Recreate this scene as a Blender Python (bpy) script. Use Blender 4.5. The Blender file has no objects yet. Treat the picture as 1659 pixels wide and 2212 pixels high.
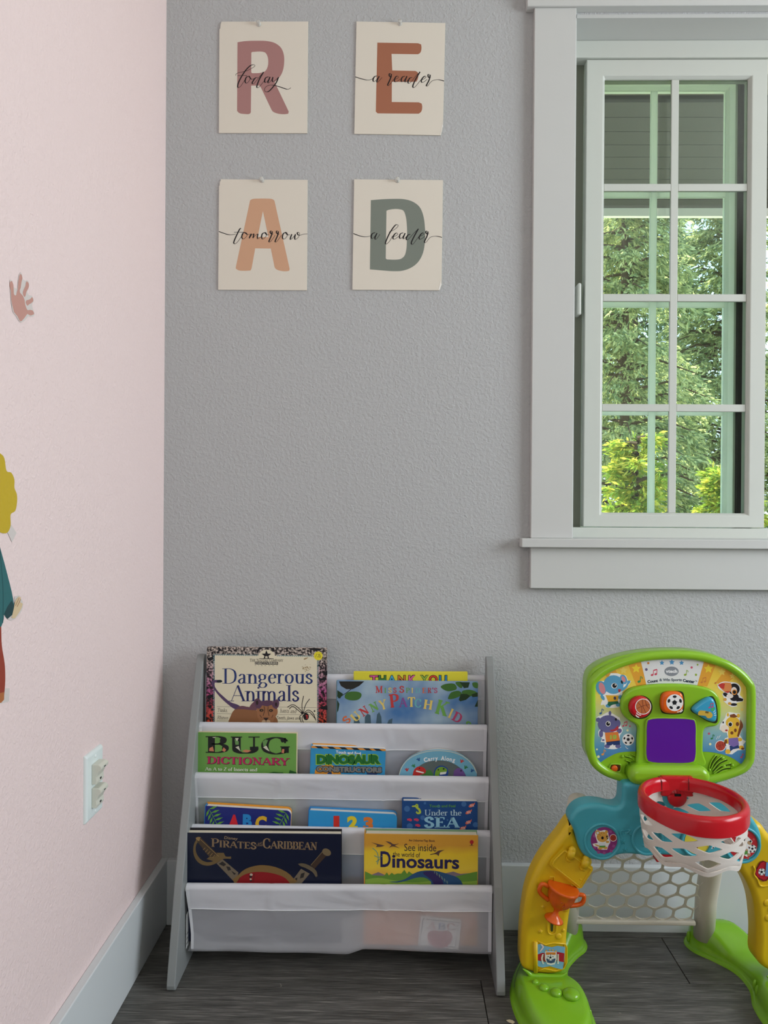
import bpy, math, random
from mathutils import Vector, Matrix, noise
from mathutils.geometry import tessellate_polygon
sc = bpy.context.scene
COL = sc.collection
# ------------------------------------------------------------------ camera
FPX, CX, CY = 1661.0, 829.5, 1106.0
CAM = Vector((0.0, -1.754, 0.95))
ROT = (Matrix.Rotation(math.radians(0.93), 3, 'Z') @ Matrix.Rotation(math.radians(90 - 0.20), 3, 'X')
       @ Matrix.Rotation(math.radians(0.38), 3, 'Z'))
cd = bpy.data.cameras.new('camera')
cam = bpy.data.objects.new('camera', cd)
COL.objects.link(cam)
cam.matrix_world = Matrix.Translation(CAM) @ ROT.to_4x4()
cd.sensor_fit = 'VERTICAL'
cd.sensor_height = 24.0
cd.lens = 24.0 * FPX / 2212.0
cd.clip_start = 0.02
cd.clip_end = 200
sc.camera = cam
# ------------------------------------------------------------------ world, sun, window light, exposure
sc.view_settings.view_transform = 'Standard'
sc.view_settings.look = 'None'
sc.view_settings.gamma = 1.0
sc.view_settings.use_curve_mapping = False
sc.view_settings.exposure = 0.0
w = bpy.data.worlds.new('sky')
sc.world = w
w.use_nodes = True
nt = w.node_tree
bg = nt.nodes['Background']
bg.inputs['Strength'].default_value = 2.6
tc = nt.nodes.new('ShaderNodeTexCoord')
sp = nt.nodes.new('ShaderNodeSeparateXYZ')
rp = nt.nodes.new('ShaderNodeValToRGB')
rp.color_ramp.elements[0].position = 0.0
rp.color_ramp.elements[0].color = (0.72, 0.88, 1.0, 1)
rp.color_ramp.elements[1].position = 0.7
rp.color_ramp.elements[1].color = (0.34, 0.58, 1.0, 1)
nt.links.new(tc.outputs['Generated'], sp.inputs[0])
nt.links.new(sp.outputs['Z'], rp.inputs[0])
nt.links.new(rp.outputs[0], bg.inputs['Color'])
sd = bpy.data.lights.new('sun', 'SUN')
sd.energy = 16
sd.angle = 0.01
sd.color = (1.0, 0.93, 0.78)
sun = bpy.data.objects.new('sun', sd)
COL.objects.link(sun)
sun.rotation_euler = (math.radians(-36), 0, math.radians(24))
def area(name, loc, rot, sx, sy, e, col):
    l = bpy.data.lights.new(name, 'AREA')
    l.shape = 'RECTANGLE'; l.size = sx; l.size_y = sy; l.energy = e; l.color = col
    o = bpy.data.objects.new(name, l)
    o.location = loc; o.rotation_euler = rot
    COL.objects.link(o)
    return o
# daylight through the right wall's window, plus an added fill lamp behind the camera
area('window_daylight', (2.58, -1.35, 1.50), (0, math.radians(90), 0), 1.25, 1.7, 54, (0.95, 0.98, 1.0))
area('rear_fill_light', (0.3, -3.55, 1.55), (math.radians(90), 0, 0), 1.3, 1.2, 7, (0.97, 0.99, 1.0))
# ------------------------------------------------------------------ projection helpers (a pixel of the photo -> a point on a real plane)
def ray(px, py):
    return ROT @ Vector(((px - CX) / FPX, -(py - CY) / FPX, -1.0))
def P(px, py, d):
    r = ray(px, py); t = (-d - CAM.y) / r.y
    return CAM + r * t
def PX(px, py, x):
    r = ray(px, py); t = (x - CAM.x) / r.x
    return CAM + r * t
def PZ(px, py, z):
    r = ray(px, py); t = (z - CAM.z) / r.z
    return CAM + r * t
def L(c):
    c = c / 255.0
    return c / 12.92 if c <= 0.04045 else ((c + 0.055) / 1.055) ** 2.4
# ------------------------------------------------------------------ materials
MATS = {}
def mat(name, rgb, rough=0.5, spec=0.4, bump=None, coat=0.0, metal=0.0):
    if name in MATS: return MATS[name]
    m = bpy.data.materials.new(name); m.use_nodes = True
    b = m.node_tree.nodes['Principled BSDF']
    b.inputs['Base Color'].default_value = (L(rgb[0]), L(rgb[1]), L(rgb[2]), 1)
    b.inputs['Roughness'].default_value = rough
    b.inputs['Specular IOR Level'].default_value = spec
    b.inputs['Coat Weight'].default_value = coat
    b.inputs['Metallic'].default_value = metal
    if bump:
        n = m.node_tree.nodes; l = m.node_tree.links
        t = n.new('ShaderNodeTexCoord'); no = n.new('ShaderNodeTexNoise'); bu = n.new('ShaderNodeBump')
        no.inputs['Scale'].default_value = bump[0]; no.inputs['Detail'].default_value = 3
        bu.inputs['Strength'].default_value = bump[1]; bu.inputs['Distance'].default_value = bump[2] if len(bump) > 2 else 0.002
        l.new(t.outputs['Object'], no.inputs['Vector']); l.new(no.outputs[0], bu.inputs['Height']); l.new(bu.outputs[0], b.inputs['Normal'])
    MATS[name] = m
    return m
def ink(rgb, rough=0.45):
    return mat('ink_%d_%d_%d' % tuple(rgb), rgb, rough, 0.35)
def wallmat(name, rgb, s=1.0):
    m = mat(name, rgb, 0.75, 0.22)
    n = m.node_tree.nodes; l = m.node_tree.links; b = n['Principled BSDF']
    t = n.new('ShaderNodeTexCoord'); no = n.new('ShaderNodeTexNoise'); n2 = n.new('ShaderNodeTexNoise')
    cr = n.new('ShaderNodeValToRGB'); mx = n.new('ShaderNodeMath'); bu = n.new('ShaderNodeBump')
    no.inputs['Scale'].default_value = 140; no.inputs['Detail'].default_value = 4; no.inputs['Distortion'].default_value = 0.6
    n2.inputs['Scale'].default_value = 330; n2.inputs['Detail'].default_value = 2
    cr.color_ramp.elements[0].position = 0.40; cr.color_ramp.elements[1].position = 0.66
    mx.operation = 'MULTIPLY_ADD'; mx.inputs[1].default_value = 0.35
    bu.inputs['Strength'].default_value = 0.5 * s; bu.inputs['Distance'].default_value = 0.0016
    l.new(t.outputs['Object'], no.inputs['Vector']); l.new(t.outputs['Object'], n2.inputs['Vector'])
    l.new(no.outputs[0], cr.inputs[0]); l.new(n2.outputs[0], mx.inputs[0]); l.new(cr.outputs[0], mx.inputs[2])
    l.new(mx.outputs[0], bu.inputs['Height']); l.new(bu.outputs[0], b.inputs['Normal'])
    return m
# ------------------------------------------------------------------ object helpers
def tag(o, label=None, cat=None, group=None, kind=None):
    if label: o['label'] = label
    if cat: o['category'] = cat
    if group: o['group'] = group
    if kind: o['kind'] = kind
    return o
def empty(name, loc=(0, 0, 0), **k):
    o = bpy.data.objects.new(name, None)
    o.empty_display_size = 0.05
    COL.objects.link(o); o.location = loc
    return tag(o, **k)
def clusters(vs, fs):
    n = len(vs); r = list(range(n))
    def find(a):
        while r[a] != a: r[a] = r[r[a]]; a = r[a]
        return a
    for f in fs:
        a = find(f[0])
        for b in f[1:]: r[find(b)] = a
    isl = {}
    for i in range(n): isl.setdefault(find(i), []).append(i)
    ks = list(isl); lo = []; hi = []
    if len(ks) < 2 or len(ks) > 250: return None
    for k in ks:
        p = [vs[i] for i in isl[k]]
        lo.append([min(q[j] for q in p) for j in range(3)]); hi.append([max(q[j] for q in p) for j in range(3)])
    g = list(range(len(ks)))
    def fg(a):
        while g[a] != a: g[a] = g[g[a]]; a = g[a]
        return a
    for a in range(len(ks)):
        for b in range(a):
            if fg(a) == fg(b): continue
            gap = math.sqrt(sum(max(0, lo[a][j] - hi[b][j], lo[b][j] - hi[a][j]) ** 2 for j in range(3)))
            sz = max(max(hi[q][j] - lo[q][j] for j in range(3)) for q in (a, b))
            if gap <= max(.019, .48 * sz): g[fg(a)] = fg(b)
    out = {}
    own = {find(i): None for i in range(n)}
    for q, k in enumerate(ks): own[k] = fg(q)
    for f in fs: out.setdefault(own[find(f[0])], []).append(f)
    return list(out.values()) if len(out) > 1 else None
def obj(name, vs, fs, m, parent=None, smooth=False, bevel=0.0, seg=2, solid=0.0, sub=0):
    if parent is not None and len(vs) < 4000:      # pieces that lie apart become parts of their own
        cl = clusters(vs, fs)
        if cl:
            os_ = []
            for fl_ in cl:
                idx = sorted({i for f in fl_ for i in f}); mp = {a: b for b, a in enumerate(idx)}
                os_.append(obj1(name, [vs[i] for i in idx], [[mp[i] for i in f] for f in fl_], m, parent, smooth, bevel, seg, solid, sub))
            return os_[0]
    return obj1(name, vs, fs, m, parent, smooth, bevel, seg, solid, sub)
def obj1(name, vs, fs, m, parent=None, smooth=False, bevel=0.0, seg=2, solid=0.0, sub=0):
    me = bpy.data.meshes.new(name)
    base = Vector((0, 0, 0))
    if parent is not None:
        q = parent
        while q is not None:
            base = base + q.location; q = q.parent
    me.from_pydata([tuple(Vector(v) - base) for v in vs], [], fs)
    me.update()
    if m is not None: me.materials.append(m)
    if smooth:
        me.polygons.foreach_set('use_smooth', [True] * len(me.polygons))
    o = bpy.data.objects.new(name, me)
    COL.objects.link(o)
    if parent is not None: o.parent = parent
    if solid:
        md = o.modifiers.new('solid', 'SOLIDIFY'); md.thickness = solid; md.offset = 0
    if bevel:
        md = o.modifiers.new('bevel', 'BEVEL'); md.width = bevel; md.segments = seg; md.limit_method = 'ANGLE'; md.angle_limit = 0.6
    if sub:
        md = o.modifiers.new('sub', 'SUBSURF'); md.levels = sub; md.render_levels = sub
    return o
def V(*a): return Vector(a)
class MB:
    def __init__(s): s.v = []; s.f = []
    def add(s, vs, fs):
        n = len(s.v); s.v += [Vector(v) for v in vs]; s.f += [[i + n for i in f] for f in fs]; return s
    def box(s, x0, x1, y0, y1, z0, z1):
        if x0 > x1: x0, x1 = x1, x0
        if y0 > y1: y0, y1 = y1, y0
        if z0 > z1: z0, z1 = z1, z0
        return s.add([(x0, y0, z0), (x1, y0, z0), (x1, y1, z0), (x0, y1, z0), (x0, y0, z1), (x1, y0, z1), (x1, y1, z1), (x0, y1, z1)],
                     [[0, 3, 2, 1], [4, 5, 6, 7], [0, 1, 5, 4], [1, 2, 6, 5], [2, 3, 7, 6], [3, 0, 4, 7]])
    def tube(s, pts, r, n=10, closed=False, cap=True, flat=1.0):
        pts = [Vector(p) for p in pts]; k = len(pts); rs = r if isinstance(r, (list, tuple)) else [r] * k
        rings = []; up = None
        for i, p in enumerate(pts):
            a = pts[(i - 1) % k] if closed or i > 0 else p; b = pts[(i + 1) % k] if closed or i < k - 1 else p
            t = (b - a).normalized()
            if up is None:
                up = Vector((0, 0, 1)) if abs(t.z) < 0.9 else Vector((0, 1, 0))
            x = t.cross(up).normalized(); up = x.cross(t).normalized()
            rings.append([p + (x * math.cos(j * 2 * math.pi / n) + up * math.sin(j * 2 * math.pi / n) * flat) * rs[i] for j in range(n)])
        b0 = len(s.v)
        for rg in rings: s.v += rg
        m = k if closed else k - 1
        for i in range(m):
            for j in range(n):
                i2 = (i + 1) % k
                s.f.append([b0 + i * n + j, b0 + i * n + (j + 1) % n, b0 + i2 * n + (j + 1) % n, b0 + i2 * n + j])
        if cap and not closed:
            s.f.append([b0 + j for j in range(n)][::-1]); s.f.append([b0 + (k - 1) * n + j for j in range(n)])
        return s
    def lathe(s, prof, o, ax, n=20):
        ax = Vector(ax).normalized(); t = Vector((0, 0, 1)) if abs(ax.z) < 0.9 else Vector((1, 0, 0))
        x = ax.cross(t).normalized(); y = ax.cross(x)
        b0 = len(s.v); o = Vector(o)
        for (r, h) in prof:
            for j in range(n):
                a = j * 2 * math.pi / n
                s.v.append(o + ax * h + (x * math.cos(a) + y * math.sin(a)) * r)
        for i in range(len(prof) - 1):
            for j in range(n):
                s.f.append([b0 + i * n + j, b0 + i * n + (j + 1) % n, b0 + (i + 1) * n + (j + 1) % n, b0 + (i + 1) * n + j])
        s.f.append([b0 + j for j in range(n)][::-1]); s.f.append([b0 + (len(prof) - 1) * n + j for j in range(n)])
        return s
    def ball(s, o, rx, ry, rz, n=14, m=8):
        b0 = len(s.v); o = Vector(o)
        for i in range(m + 1):
            ph = math.pi * i / m
            for j in range(n):
                a = 2 * math.pi * j / n
                s.v.append(o + Vector((rx * math.sin(ph) * math.cos(a), ry * math.sin(ph) * math.sin(a), rz * math.cos(ph))))
        for i in range(m):
            for j in range(n):
                s.f.append([b0 + i * n + j, b0 + (i + 1) * n + j, b0 + (i + 1) * n + (j + 1) % n, b0 + i * n + (j + 1) % n])
        return s
    def build(s, name, m, parent=None, **k): return obj(name, s.v, s.f, m, parent, **k)
def catmull(p, n=6, closed=False):
    out = []; k = len(p)
    rng = range(k) if closed else range(k - 1)
    for i in rng:
        if closed: a, b, c, d = p[i - 1], p[i], p[(i + 1) % k], p[(i + 2) % k]
        else: a, b, c, d = p[max(i - 1, 0)], p[i], p[i + 1], p[min(i + 2, k - 1)]
        for j in range(n):
            t = j / n
            out.append(tuple(0.5 * ((2 * b[q]) + (-a[q] + c[q]) * t + (2 * a[q] - 5 * b[q] + 4 * c[q] - d[q]) * t * t + (-a[q] + 3 * b[q] - 3 * c[q] + d[q]) * t ** 3) for q in range(len(b))))
    if not closed: out.append(tuple(p[-1]))
    return out
# ------------------------------------------------------------------ flat print on a plane
class Frame:
    """a real plane: origin O, N towards the room; art(px) lands on it"""
    def __init__(s, O, N): s.O = Vector(O); s.N = Vector(N).normalized()
    def pt(s, px, py, lift=0.0):
        r = ray(px, py); o = s.O + s.N * lift
        return CAM + r * ((o - CAM).dot(s.N) / r.dot(s.N))
def wallframe(d): return Frame((0, -d, 0), (0, -1, 0))
class Crop:
    def __init__(s, x, y, k): s.x = x; s.y = y; s.k = k
    def __call__(s, p): return (s.x + p[0] / s.k, s.y + p[1] / s.k)
ID = Crop(0, 0, 1.0)
C1 = Crop(430, 1370, 4.879); C2 = Crop(700, 1420, 4.366); C3 = Crop(400, 1560, 5.53); C4 = Crop(640, 1700, 3.95)
C5 = Crop(340, 1760, 3.770); C6 = Crop(740, 1880, 4.366); CR = Crop(440, 20, 6.381); CE = Crop(740, 20, 6.381)
CA = Crop(440, 370, 6.381); CD = Crop(740, 370, 6.381); T1 = Crop(1240, 1380, 4.046); T2 = Crop(1210, 1640, 3.695)
T3 = Crop(1090, 1760, 4.894); T4 = Crop(1360, 1860, 5.548); TR = Crop(1380, 1660, 5.946); TE = Crop(1240, 1380, 7.9)
HA = Crop(0, 560, 13.825); CH = Crop(0, 960, 3.683)
def soft(p, n=4):
    """round the gentle bends of an outline, keep its sharp corners"""
    k = len(p); T_ = []
    for i in range(k):
        a, b, c = p[i - 1], p[i], p[(i + 1) % k]
        u = (b[0] - a[0], b[1] - a[1]); v = (c[0] - b[0], c[1] - b[1]); lu = math.hypot(*u) or 1; lv = math.hypot(*v) or 1
        cs = (u[0] * v[0] + u[1] * v[1]) / (lu * lv)
        if cs < 0.62 or max(lu, lv) > 6 * min(lu, lv): T_.append((None, u, v, lu, lv))
        else:
            t = (u[0] / lu + v[0] / lv, u[1] / lu + v[1] / lv); l = math.hypot(*t) or 1; T_.append(((t[0] / l, t[1] / l), u, v, lu, lv))
    out = []
    for i in range(k):
        a, b = p[i], p[(i + 1) % k]; t0, t1 = T_[i], T_[(i + 1) % k]; ln = t0[4]
        if t0[0] is None and t1[0] is None: out.append(a); continue
        m0 = t0[0] or (t0[2][0] / ln, t0[2][1] / ln); m1 = t1[0] or (t1[1][0] / ln, t1[1][1] / ln)
        for j in range(n):
            t = j / n; h1 = 2 * t ** 3 - 3 * t * t + 1; h2 = t ** 3 - 2 * t * t + t; h3 = -2 * t ** 3 + 3 * t * t; h4 = t ** 3 - t * t
            out.append((h1 * a[0] + h2 * ln * m0[0] + h3 * b[0] + h4 * ln * m1[0], h1 * a[1] + h2 * ln * m0[1] + h3 * b[1] + h4 * ln * m1[1]))
    return out
def art(fr, name, m, polys, parent, lift=0.0003, crop=ID, smooth=0):
    vs = []; fs = []; lift *= 0.35; k = 0
    for pl in polys:
        k += 1
        holes = []
        if isinstance(pl, dict): holes = pl['h']; pl = pl['o']
        loops = [pl] + holes
        if smooth: loops = [catmull(q, smooth, True) for q in loops]
        else: loops = [soft(q) if 7 <= len(q) < 20 or len(q) > 24 and len(q) < 34 or 'letter' in name else q for q in loops]
        loops = [[crop(p) for p in q] for q in loops]
        tri = tessellate_polygon([[Vector((p[0], p[1], 0)) for p in q] for q in loops])
        flat = [p for q in loops for p in q]
        n = len(vs)
        vs += [fr.pt(p[0], p[1], lift + (k % 5) * 0.00001) for p in flat]
        for t in tri:
            a, b, c = [vs[n + i] for i in t]
            if (b - a).cross(c - a).dot(fr.N) < 0: t = (t[0], t[2], t[1])
            fs.append([n + i for i in t])
    return obj(name, vs, fs, m, parent)
def ell(cx, cy, rx, ry=None, n=24, a0=0, rot=0):
    ry = ry or rx; c, s_ = math.cos(rot), math.sin(rot)
    return [(cx + rx * math.cos(t) * c - ry * math.sin(t) * s_, cy + rx * math.cos(t) * s_ + ry * math.sin(t) * c) for t in [a0 + 2 * math.pi * i / n for i in range(n)]]
def star(cx, cy, r, k=0.5, n=5, rot=-math.pi / 2):
    return [(cx + (r if i % 2 == 0 else r * k) * math.cos(rot + math.pi * i / n), cy + (r if i % 2 == 0 else r * k) * math.sin(rot + math.pi * i / n)) for i in range(2 * n)]
def ribbon(pts, wid, sm=5):
    """stroke -> quads ; wid: number or function(dx,dy)->width ; direction in photo px (y down)"""
    q = catmull(pts, sm) if sm and len(pts) > 2 else pts
    ws = []; l = []; r = []
    for i, p in enumerate(q):
        a = q[max(i - 1, 0)]; b = q[min(i + 1, len(q) - 1)]
        dx, dy = b[0] - a[0], b[1] - a[1]; n = math.hypot(dx, dy) or 1.0; dx /= n; dy /= n
        wv = wid(dx, dy) if callable(wid) else wid
        ws.append(wv)
        l.append((p[0] - dy * wv / 2, p[1] + dx * wv / 2)); r.append((p[0] + dy * wv / 2, p[1] - dx * wv / 2))
    return [[l[i], l[i + 1], r[i + 1], r[i]] for i in range(len(q) - 1)]
def strokes(sts, wid, sm=5):
    out = []
    for s_ in sts: out += ribbon(s_, wid, sm)
    return out
def pen(dx, dy): return 5.5 + 11.5 * max(0.0, dy) ** 0.8
# ------------------------------------------------------------------ lettering: Blender's built-in font, and a drawn serif alphabet
_tc = {}
def sans(s, bold=0.0):
    k = (s, bold)
    if k in _tc: return _tc[k]
    c = bpy.data.curves.new('t', 'FONT'); c.body = s; c.resolution_u = 3; c.offset = bold; c.fill_mode = 'FRONT' if hasattr(c, 'fill_mode') else None
    o = bpy.data.objects.new('t', c); COL.objects.link(o)
    bpy.context.view_layer.update()
    dg = bpy.context.evaluated_depsgraph_get()
    me = o.evaluated_get(dg).to_mesh()
    vs = [(v.co.x, -v.co.y) for v in me.vertices]; fs = [[vs[i] for i in p.vertices] for p in me.polygons]
    o.evaluated_get(dg).to_mesh_clear()
    bpy.data.objects.remove(o); bpy.data.curves.remove(c)
    _tc[k] = norm(fs)
    return _tc[k]
def norm(fs):
    xs = [p[0] for f in fs for p in f]; ys = [p[1] for f in fs for p in f]
    a, b, c, d = min(xs), max(xs), min(ys), max(ys)
    return [[((p[0] - a) / (b - a), (p[1] - c) / max(d - c, 1e-6)) for p in f] for f in fs]
ST = lambda x: [(x, 0), (x, 1)]
GL = {
 'A': (.92, [('n', [(.06, 0), (.45, 1)]), ('k', [(.45, 1), (.84, 0)]), ('n', [(.2, .34), (.7, .34)])], [(.06, 0), (.84, 0)]),
 'B': (.85, [('', ST(.22)), ('c', [(.22, 1), (.5, 1), (.68, .88), (.66, .64), (.48, .53), (.22, .53)]), ('c', [(.22, .53), (.55, .53), (.76, .38), (.74, .12), (.52, 0), (.22, 0)])], [(.17, 0), (.17, 1)]),
 'C': (.88, [('c', [(.8, .72), (.7, .93), (.46, 1), (.2, .84), (.12, .5), (.2, .16), (.46, 0), (.7, .07), (.82, .27)]), ('n', [(.8, .66), (.8, .98)])], []),
 'D': (.95, [('', ST(.22)), ('c', [(.22, 1), (.5, 1), (.76, .84), (.84, .5), (.76, .16), (.5, 0), (.22, 0)])], [(.17, 0), (.17, 1)]),
 'E': (.82, [('', ST(.22)), ('n', [(.2, 1), (.7, 1)]), ('n', [(.2, .52), (.56, .52)]), ('n', [(.2, 0), (.74, 0)]), ('n', [(.7, 1.02), (.7, .8)]), ('n', [(.56, .62), (.56, .42)]), ('n', [(.74, -.02), (.74, .22)])], [(.17, 0), (.17, 1)]),
 'G': (.95, [('c', [(.8, .74), (.7, .93), (.46, 1), (.2, .84), (.12, .5), (.2, .16), (.46, 0), (.68, .05), (.8, .14)]), ('', [(.8, .42), (.8, .06)]), ('n', [(.8, .66), (.8, .98)])], [(.8, .43)]),
 'H': (1.0, [('', ST(.22)), ('', ST(.78)), ('n', [(.22, .52), (.78, .52)])], [(.22, 0), (.22, 1), (.78, 0), (.78, 1)]),
 'I': (.44, [('', ST(.22))], [(.22, 0), (.22, 1)]),
 'K': (.95, [('', ST(.22)), ('n', [(.24, .42), (.76, 1)]), ('k', [(.42, .6), (.8, 0)])], [(.22, 0), (.22, 1), (.76, 1), (.8, 0)]),
 'M': (1.15, [('n', [(.18, 0), (.2, 1)]), ('k', [(.2, 1), (.56, .05)]), ('n', [(.56, .05), (.92, 1)]), ('', [(.93, 1), (.95, 0)])], [(.18, 0), (.16, 1), (.96, 1), (.95, 0)]),
 'N': (1.0, [('n', [(.2, 0), (.2, 1)]), ('k', [(.2, 1), (.8, 0)]), ('n', [(.8, 0), (.8, 1)])], [(.2, 0), (.16, 1), (.8, 1)]),
 'O': (.98, [('c', [(.5, 1), (.22, .86), (.12, .5), (.22, .14), (.5, 0), (.76, .14), (.86, .5), (.76, .86), (.5, 1)])], []),
 'P': (.82, [('', ST(.22)), ('c', [(.22, 1), (.52, 1), (.72, .86), (.7, .6), (.5, .47), (.22, .47)])], [(.22, 0), (.17, 1)]),
 'R': (.9, [('', ST(.22)), ('c', [(.22, 1), (.52, 1), (.7, .87), (.68, .64), (.5, .52), (.22, .52)]), ('k', [(.45, .52), (.8, 0)])], [(.22, 0), (.17, 1), (.82, 0)]),
 'S': (.74, [('d', [(.6, .74), (.54, .95), (.36, 1), (.18, .93), (.13, .76), (.22, .6), (.42, .5), (.58, .38), (.62, .2), (.52, .05), (.34, 0), (.16, .06), (.1, .27)])], []),
 'T': (.86, [('', ST(.43)), ('n', [(.08, 1), (.78, 1)]), ('n', [(.08, 1.02), (.08, .78)]), ('n', [(.78, 1.02), (.78, .78)])], [(.43, 0)]),
 'U': (1.0, [('', [(.22, 1), (.22, .3)]), ('c', [(.22, .34), (.24, .14), (.36, .02), (.52, 0), (.68, .05), (.78, .2), (.78, .4)]), ('n', [(.78, .35), (.78, 1)])], [(.22, 1), (.78, 1)]),
 'Y': (.9, [('k', [(.1, 1), (.44, .46)]), ('n', [(.78, 1), (.44, .46)]), ('', [(.44, .48), (.44, 0)])], [(.1, 1), (.78, 1), (.44, 0)]),
 'Z': (.8, [('n', [(.12, 1), (.7, 1)]), ('k', [(.7, 1), (.1, 0)]), ('n', [(.1, 0), (.72, 0)])], []),
 'J': (.5, [('c', [(.32, 1), (.32, .3), (.28, .02), (.1, -.08)])], [(.32, 1)]),
 'a': (.6, [('c', [(.12, .5), (.26, .63), (.4, .58), (.43, .42), (.43, .12), (.46, .02), (.56, .04)]), ('c', [(.43, .37), (.22, .3), (.1, .16), (.18, .01), (.32, .02), (.43, .14)])], []),
 'c': (.55, [('c', [(.46, .46), (.4, .6), (.26, .62), (.12, .46), (.1, .3), (.16, .08), (.3, 0), (.46, .1)])], []),
 'd': (.66, [('', [(.5, 0), (.5, 1)]), ('c', [(.5, .5), (.34, .63), (.16, .52), (.1, .3), (.16, .08), (.34, 0), (.5, .12)])], [(.45, 1)]),
 'e': (.56, [('n', [(.12, .36), (.48, .36)]), ('c', [(.48, .36), (.44, .56), (.3, .63), (.14, .5), (.1, .3), (.16, .08), (.3, 0), (.46, .1)])], []),
 'f': (.4, [('c', [(.42, .9), (.34, 1), (.22, .92), (.2, .7), (.2, 0)]), ('n', [(.06, .6), (.36, .6)])], [(.2, 0)]),
 'g': (.6, [('c', [(.28, .63), (.12, .56), (.11, .34), (.28, .25), (.43, .34), (.43, .54), (.28, .63)]), ('n', [(.42, .56), (.56, .62)]), ('c', [(.18, .26), (.1, .14), (.2, .06), (.42, .04), (.52, -.1), (.42, -.26), (.22, -.28), (.08, -.18), (.14, -.04), (.24, .04)])], []),
 'h': (.68, [('', [(.16, 0), (.16, 1)]), ('c', [(.16, .45), (.3, .6), (.46, .58), (.52, .42), (.52, 0)])], [(.16, 0), (.13, 1), (.52, 0)]),
 'i': (.32, [('', [(.16, 0), (.16, .62)]), ('d', [(.1, .84), (.22, .84)])], [(.16, 0), (.13, .62)]),
 'k': (.64, [('', [(.16, 0), (.16, 1)]), ('n', [(.18, .28), (.48, .62)]), ('k', [(.28, .36), (.52, 0)])], [(.16, 0), (.13, 1), (.48, .62), (.52, 0)]),
 'p': (.66, [('', [(.16, .62), (.16, -.3)]), ('c', [(.16, .5), (.32, .63), (.48, .5), (.52, .3), (.46, .08), (.32, 0), (.16, .1)])], [(.16, -.3), (.13, .62)]),
 'l': (.32, [('', [(.16, 0), (.16, 1)])], [(.16, 0), (.13, 1)]),
 'm': (1.02, [('', [(.16, 0), (.16, .62)]), ('c', [(.16, .45), (.3, .6), (.43, .58), (.5, .42), (.5, 0)]), ('c', [(.5, .45), (.64, .6), (.78, .58), (.85, .42), (.85, 0)])], [(.16, 0), (.13, .62), (.5, 0), (.85, 0)]),
 'n': (.68, [('', [(.16, 0), (.16, .62)]), ('c', [(.16, .45), (.3, .6), (.44, .58), (.52, .42), (.52, 0)])], [(.16, 0), (.13, .62), (.52, 0)]),
 'o': (.62, [('c', [(.31, .63), (.14, .52), (.1, .31), (.15, .1), (.31, 0), (.46, .1), (.52, .31), (.47, .52), (.31, .63)])], []),
 'r': (.48, [('', [(.16, 0), (.16, .62)]), ('c', [(.16, .42), (.26, .58), (.36, .62), (.44, .55)])], [(.16, 0), (.13, .62)]),
 's': (.5, [('d', [(.38, .45), (.34, .58), (.24, .63), (.13, .58), (.1, .47), (.18, .36), (.32, .28), (.4, .18), (.36, .05), (.24, 0), (.12, .03), (.08, .16)])], []),
 't': (.42, [('c', [(.18, .8), (.18, .3), (.2, .06), (.3, 0), (.38, .06)]), ('n', [(.05, .6), (.36, .6)])], []),
 'u': (.68, [('c', [(.16, .62), (.16, .2), (.24, .02), (.38, .02), (.52, .16)]), ('', [(.52, .62), (.52, 0)])], [(.12, .62), (.48, .62), (.56, 0)]),
 'w': (.9, [('k', [(.08, .62), (.26, 0)]), ('n', [(.26, 0), (.44, .6)]), ('k', [(.44, .62), (.62, 0)]), ('n', [(.62, 0), (.8, .62)])], [(.08, .62), (.44, .62), (.8, .62)]),
 'y': (.62, [('k', [(.08, .62), (.3, .02)]), ('n', [(.52, .62), (.3, .02), (.16, -.26)])], [(.08, .62), (.52, .62)]),
 "'": (.22, [('', [(.12, 1), (.1, .8)])], []), ' ': (.34, [], []), ',': (.25, [('', [(.14, .06), (.06, -.12)])], []), '.': (.25, [('d', [(.06, .05), (.16, .05)])], []),
}
def serif(s, T=0.15, t=0.05, tr=0.0, sl=0.16, small=0.0):
    """small>0: letters after a word's first are small capitals of that height"""
    k = (s, T, t, tr, sl, small)
    if k in _tc: return _tc[k]
    out = []; x = 0.0; first = True
    for ch in s:
        wd, sts, sf = GL[ch]
        sc_ = 1.0 if (not small or first or ch == ' ') else small
        first = ch == ' '
        def f(dx, dy, kk=''):
            if kk == 'n': return t
            if kk == 'k': return T
            a = abs(dy)
            if kk == 'd': a = max(a, 0.75 - 0.0 * a) if dx * dy < 0 or a < 0.5 else a
            return t + (T - t) * a ** 1.6
        for kk, pts in sts:
            q = [(x + p[0] * sc_, -p[1] * sc_) for p in pts]
            out += ribbon(q, lambda dx, dy, kk=kk: f(dx, dy, kk) * (0.5 + 0.5 * sc_), 5 if kk in ('c', 'd') else 0)
        for (sx, sy) in sf:
            sy2 = -sy * sc_; th = t * 0.5
            out.append([(x + (sx - sl) * sc_, sy2 - th), (x + (sx + sl) * sc_, sy2 - th), (x + (sx + sl) * sc_, sy2 + th), (x + (sx - sl) * sc_, sy2 + th)])
        x += (wd + tr) * sc_
    _tc[k] = norm(out)
    return _tc[k]
def text(fr, name, m, faces, TL, TR_, BL, parent, lift=0.0004, crop=ID, bend=0.0):
    vs = []; fs = []; lift *= 0.35
    for f in faces:
        n = len(vs)
        for (u, v) in f:
            p = (TL[0] + u * (TR_[0] - TL[0]) + v * (BL[0] - TL[0]), TL[1] + u * (TR_[1] - TL[1]) + v * (BL[1] - TL[1]) - bend * 4 * u * (1 - u))
            p = crop(p); vs.append(fr.pt(p[0], p[1], lift))
        a, b, c = vs[n], vs[n + 1], vs[n + 2]
        idx = list(range(n, len(vs)))
        if (b - a).cross(c - a).dot(fr.N) < 0: idx.reverse()
        fs.append(idx)
    return obj(name, vs, fs, m, parent)
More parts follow.
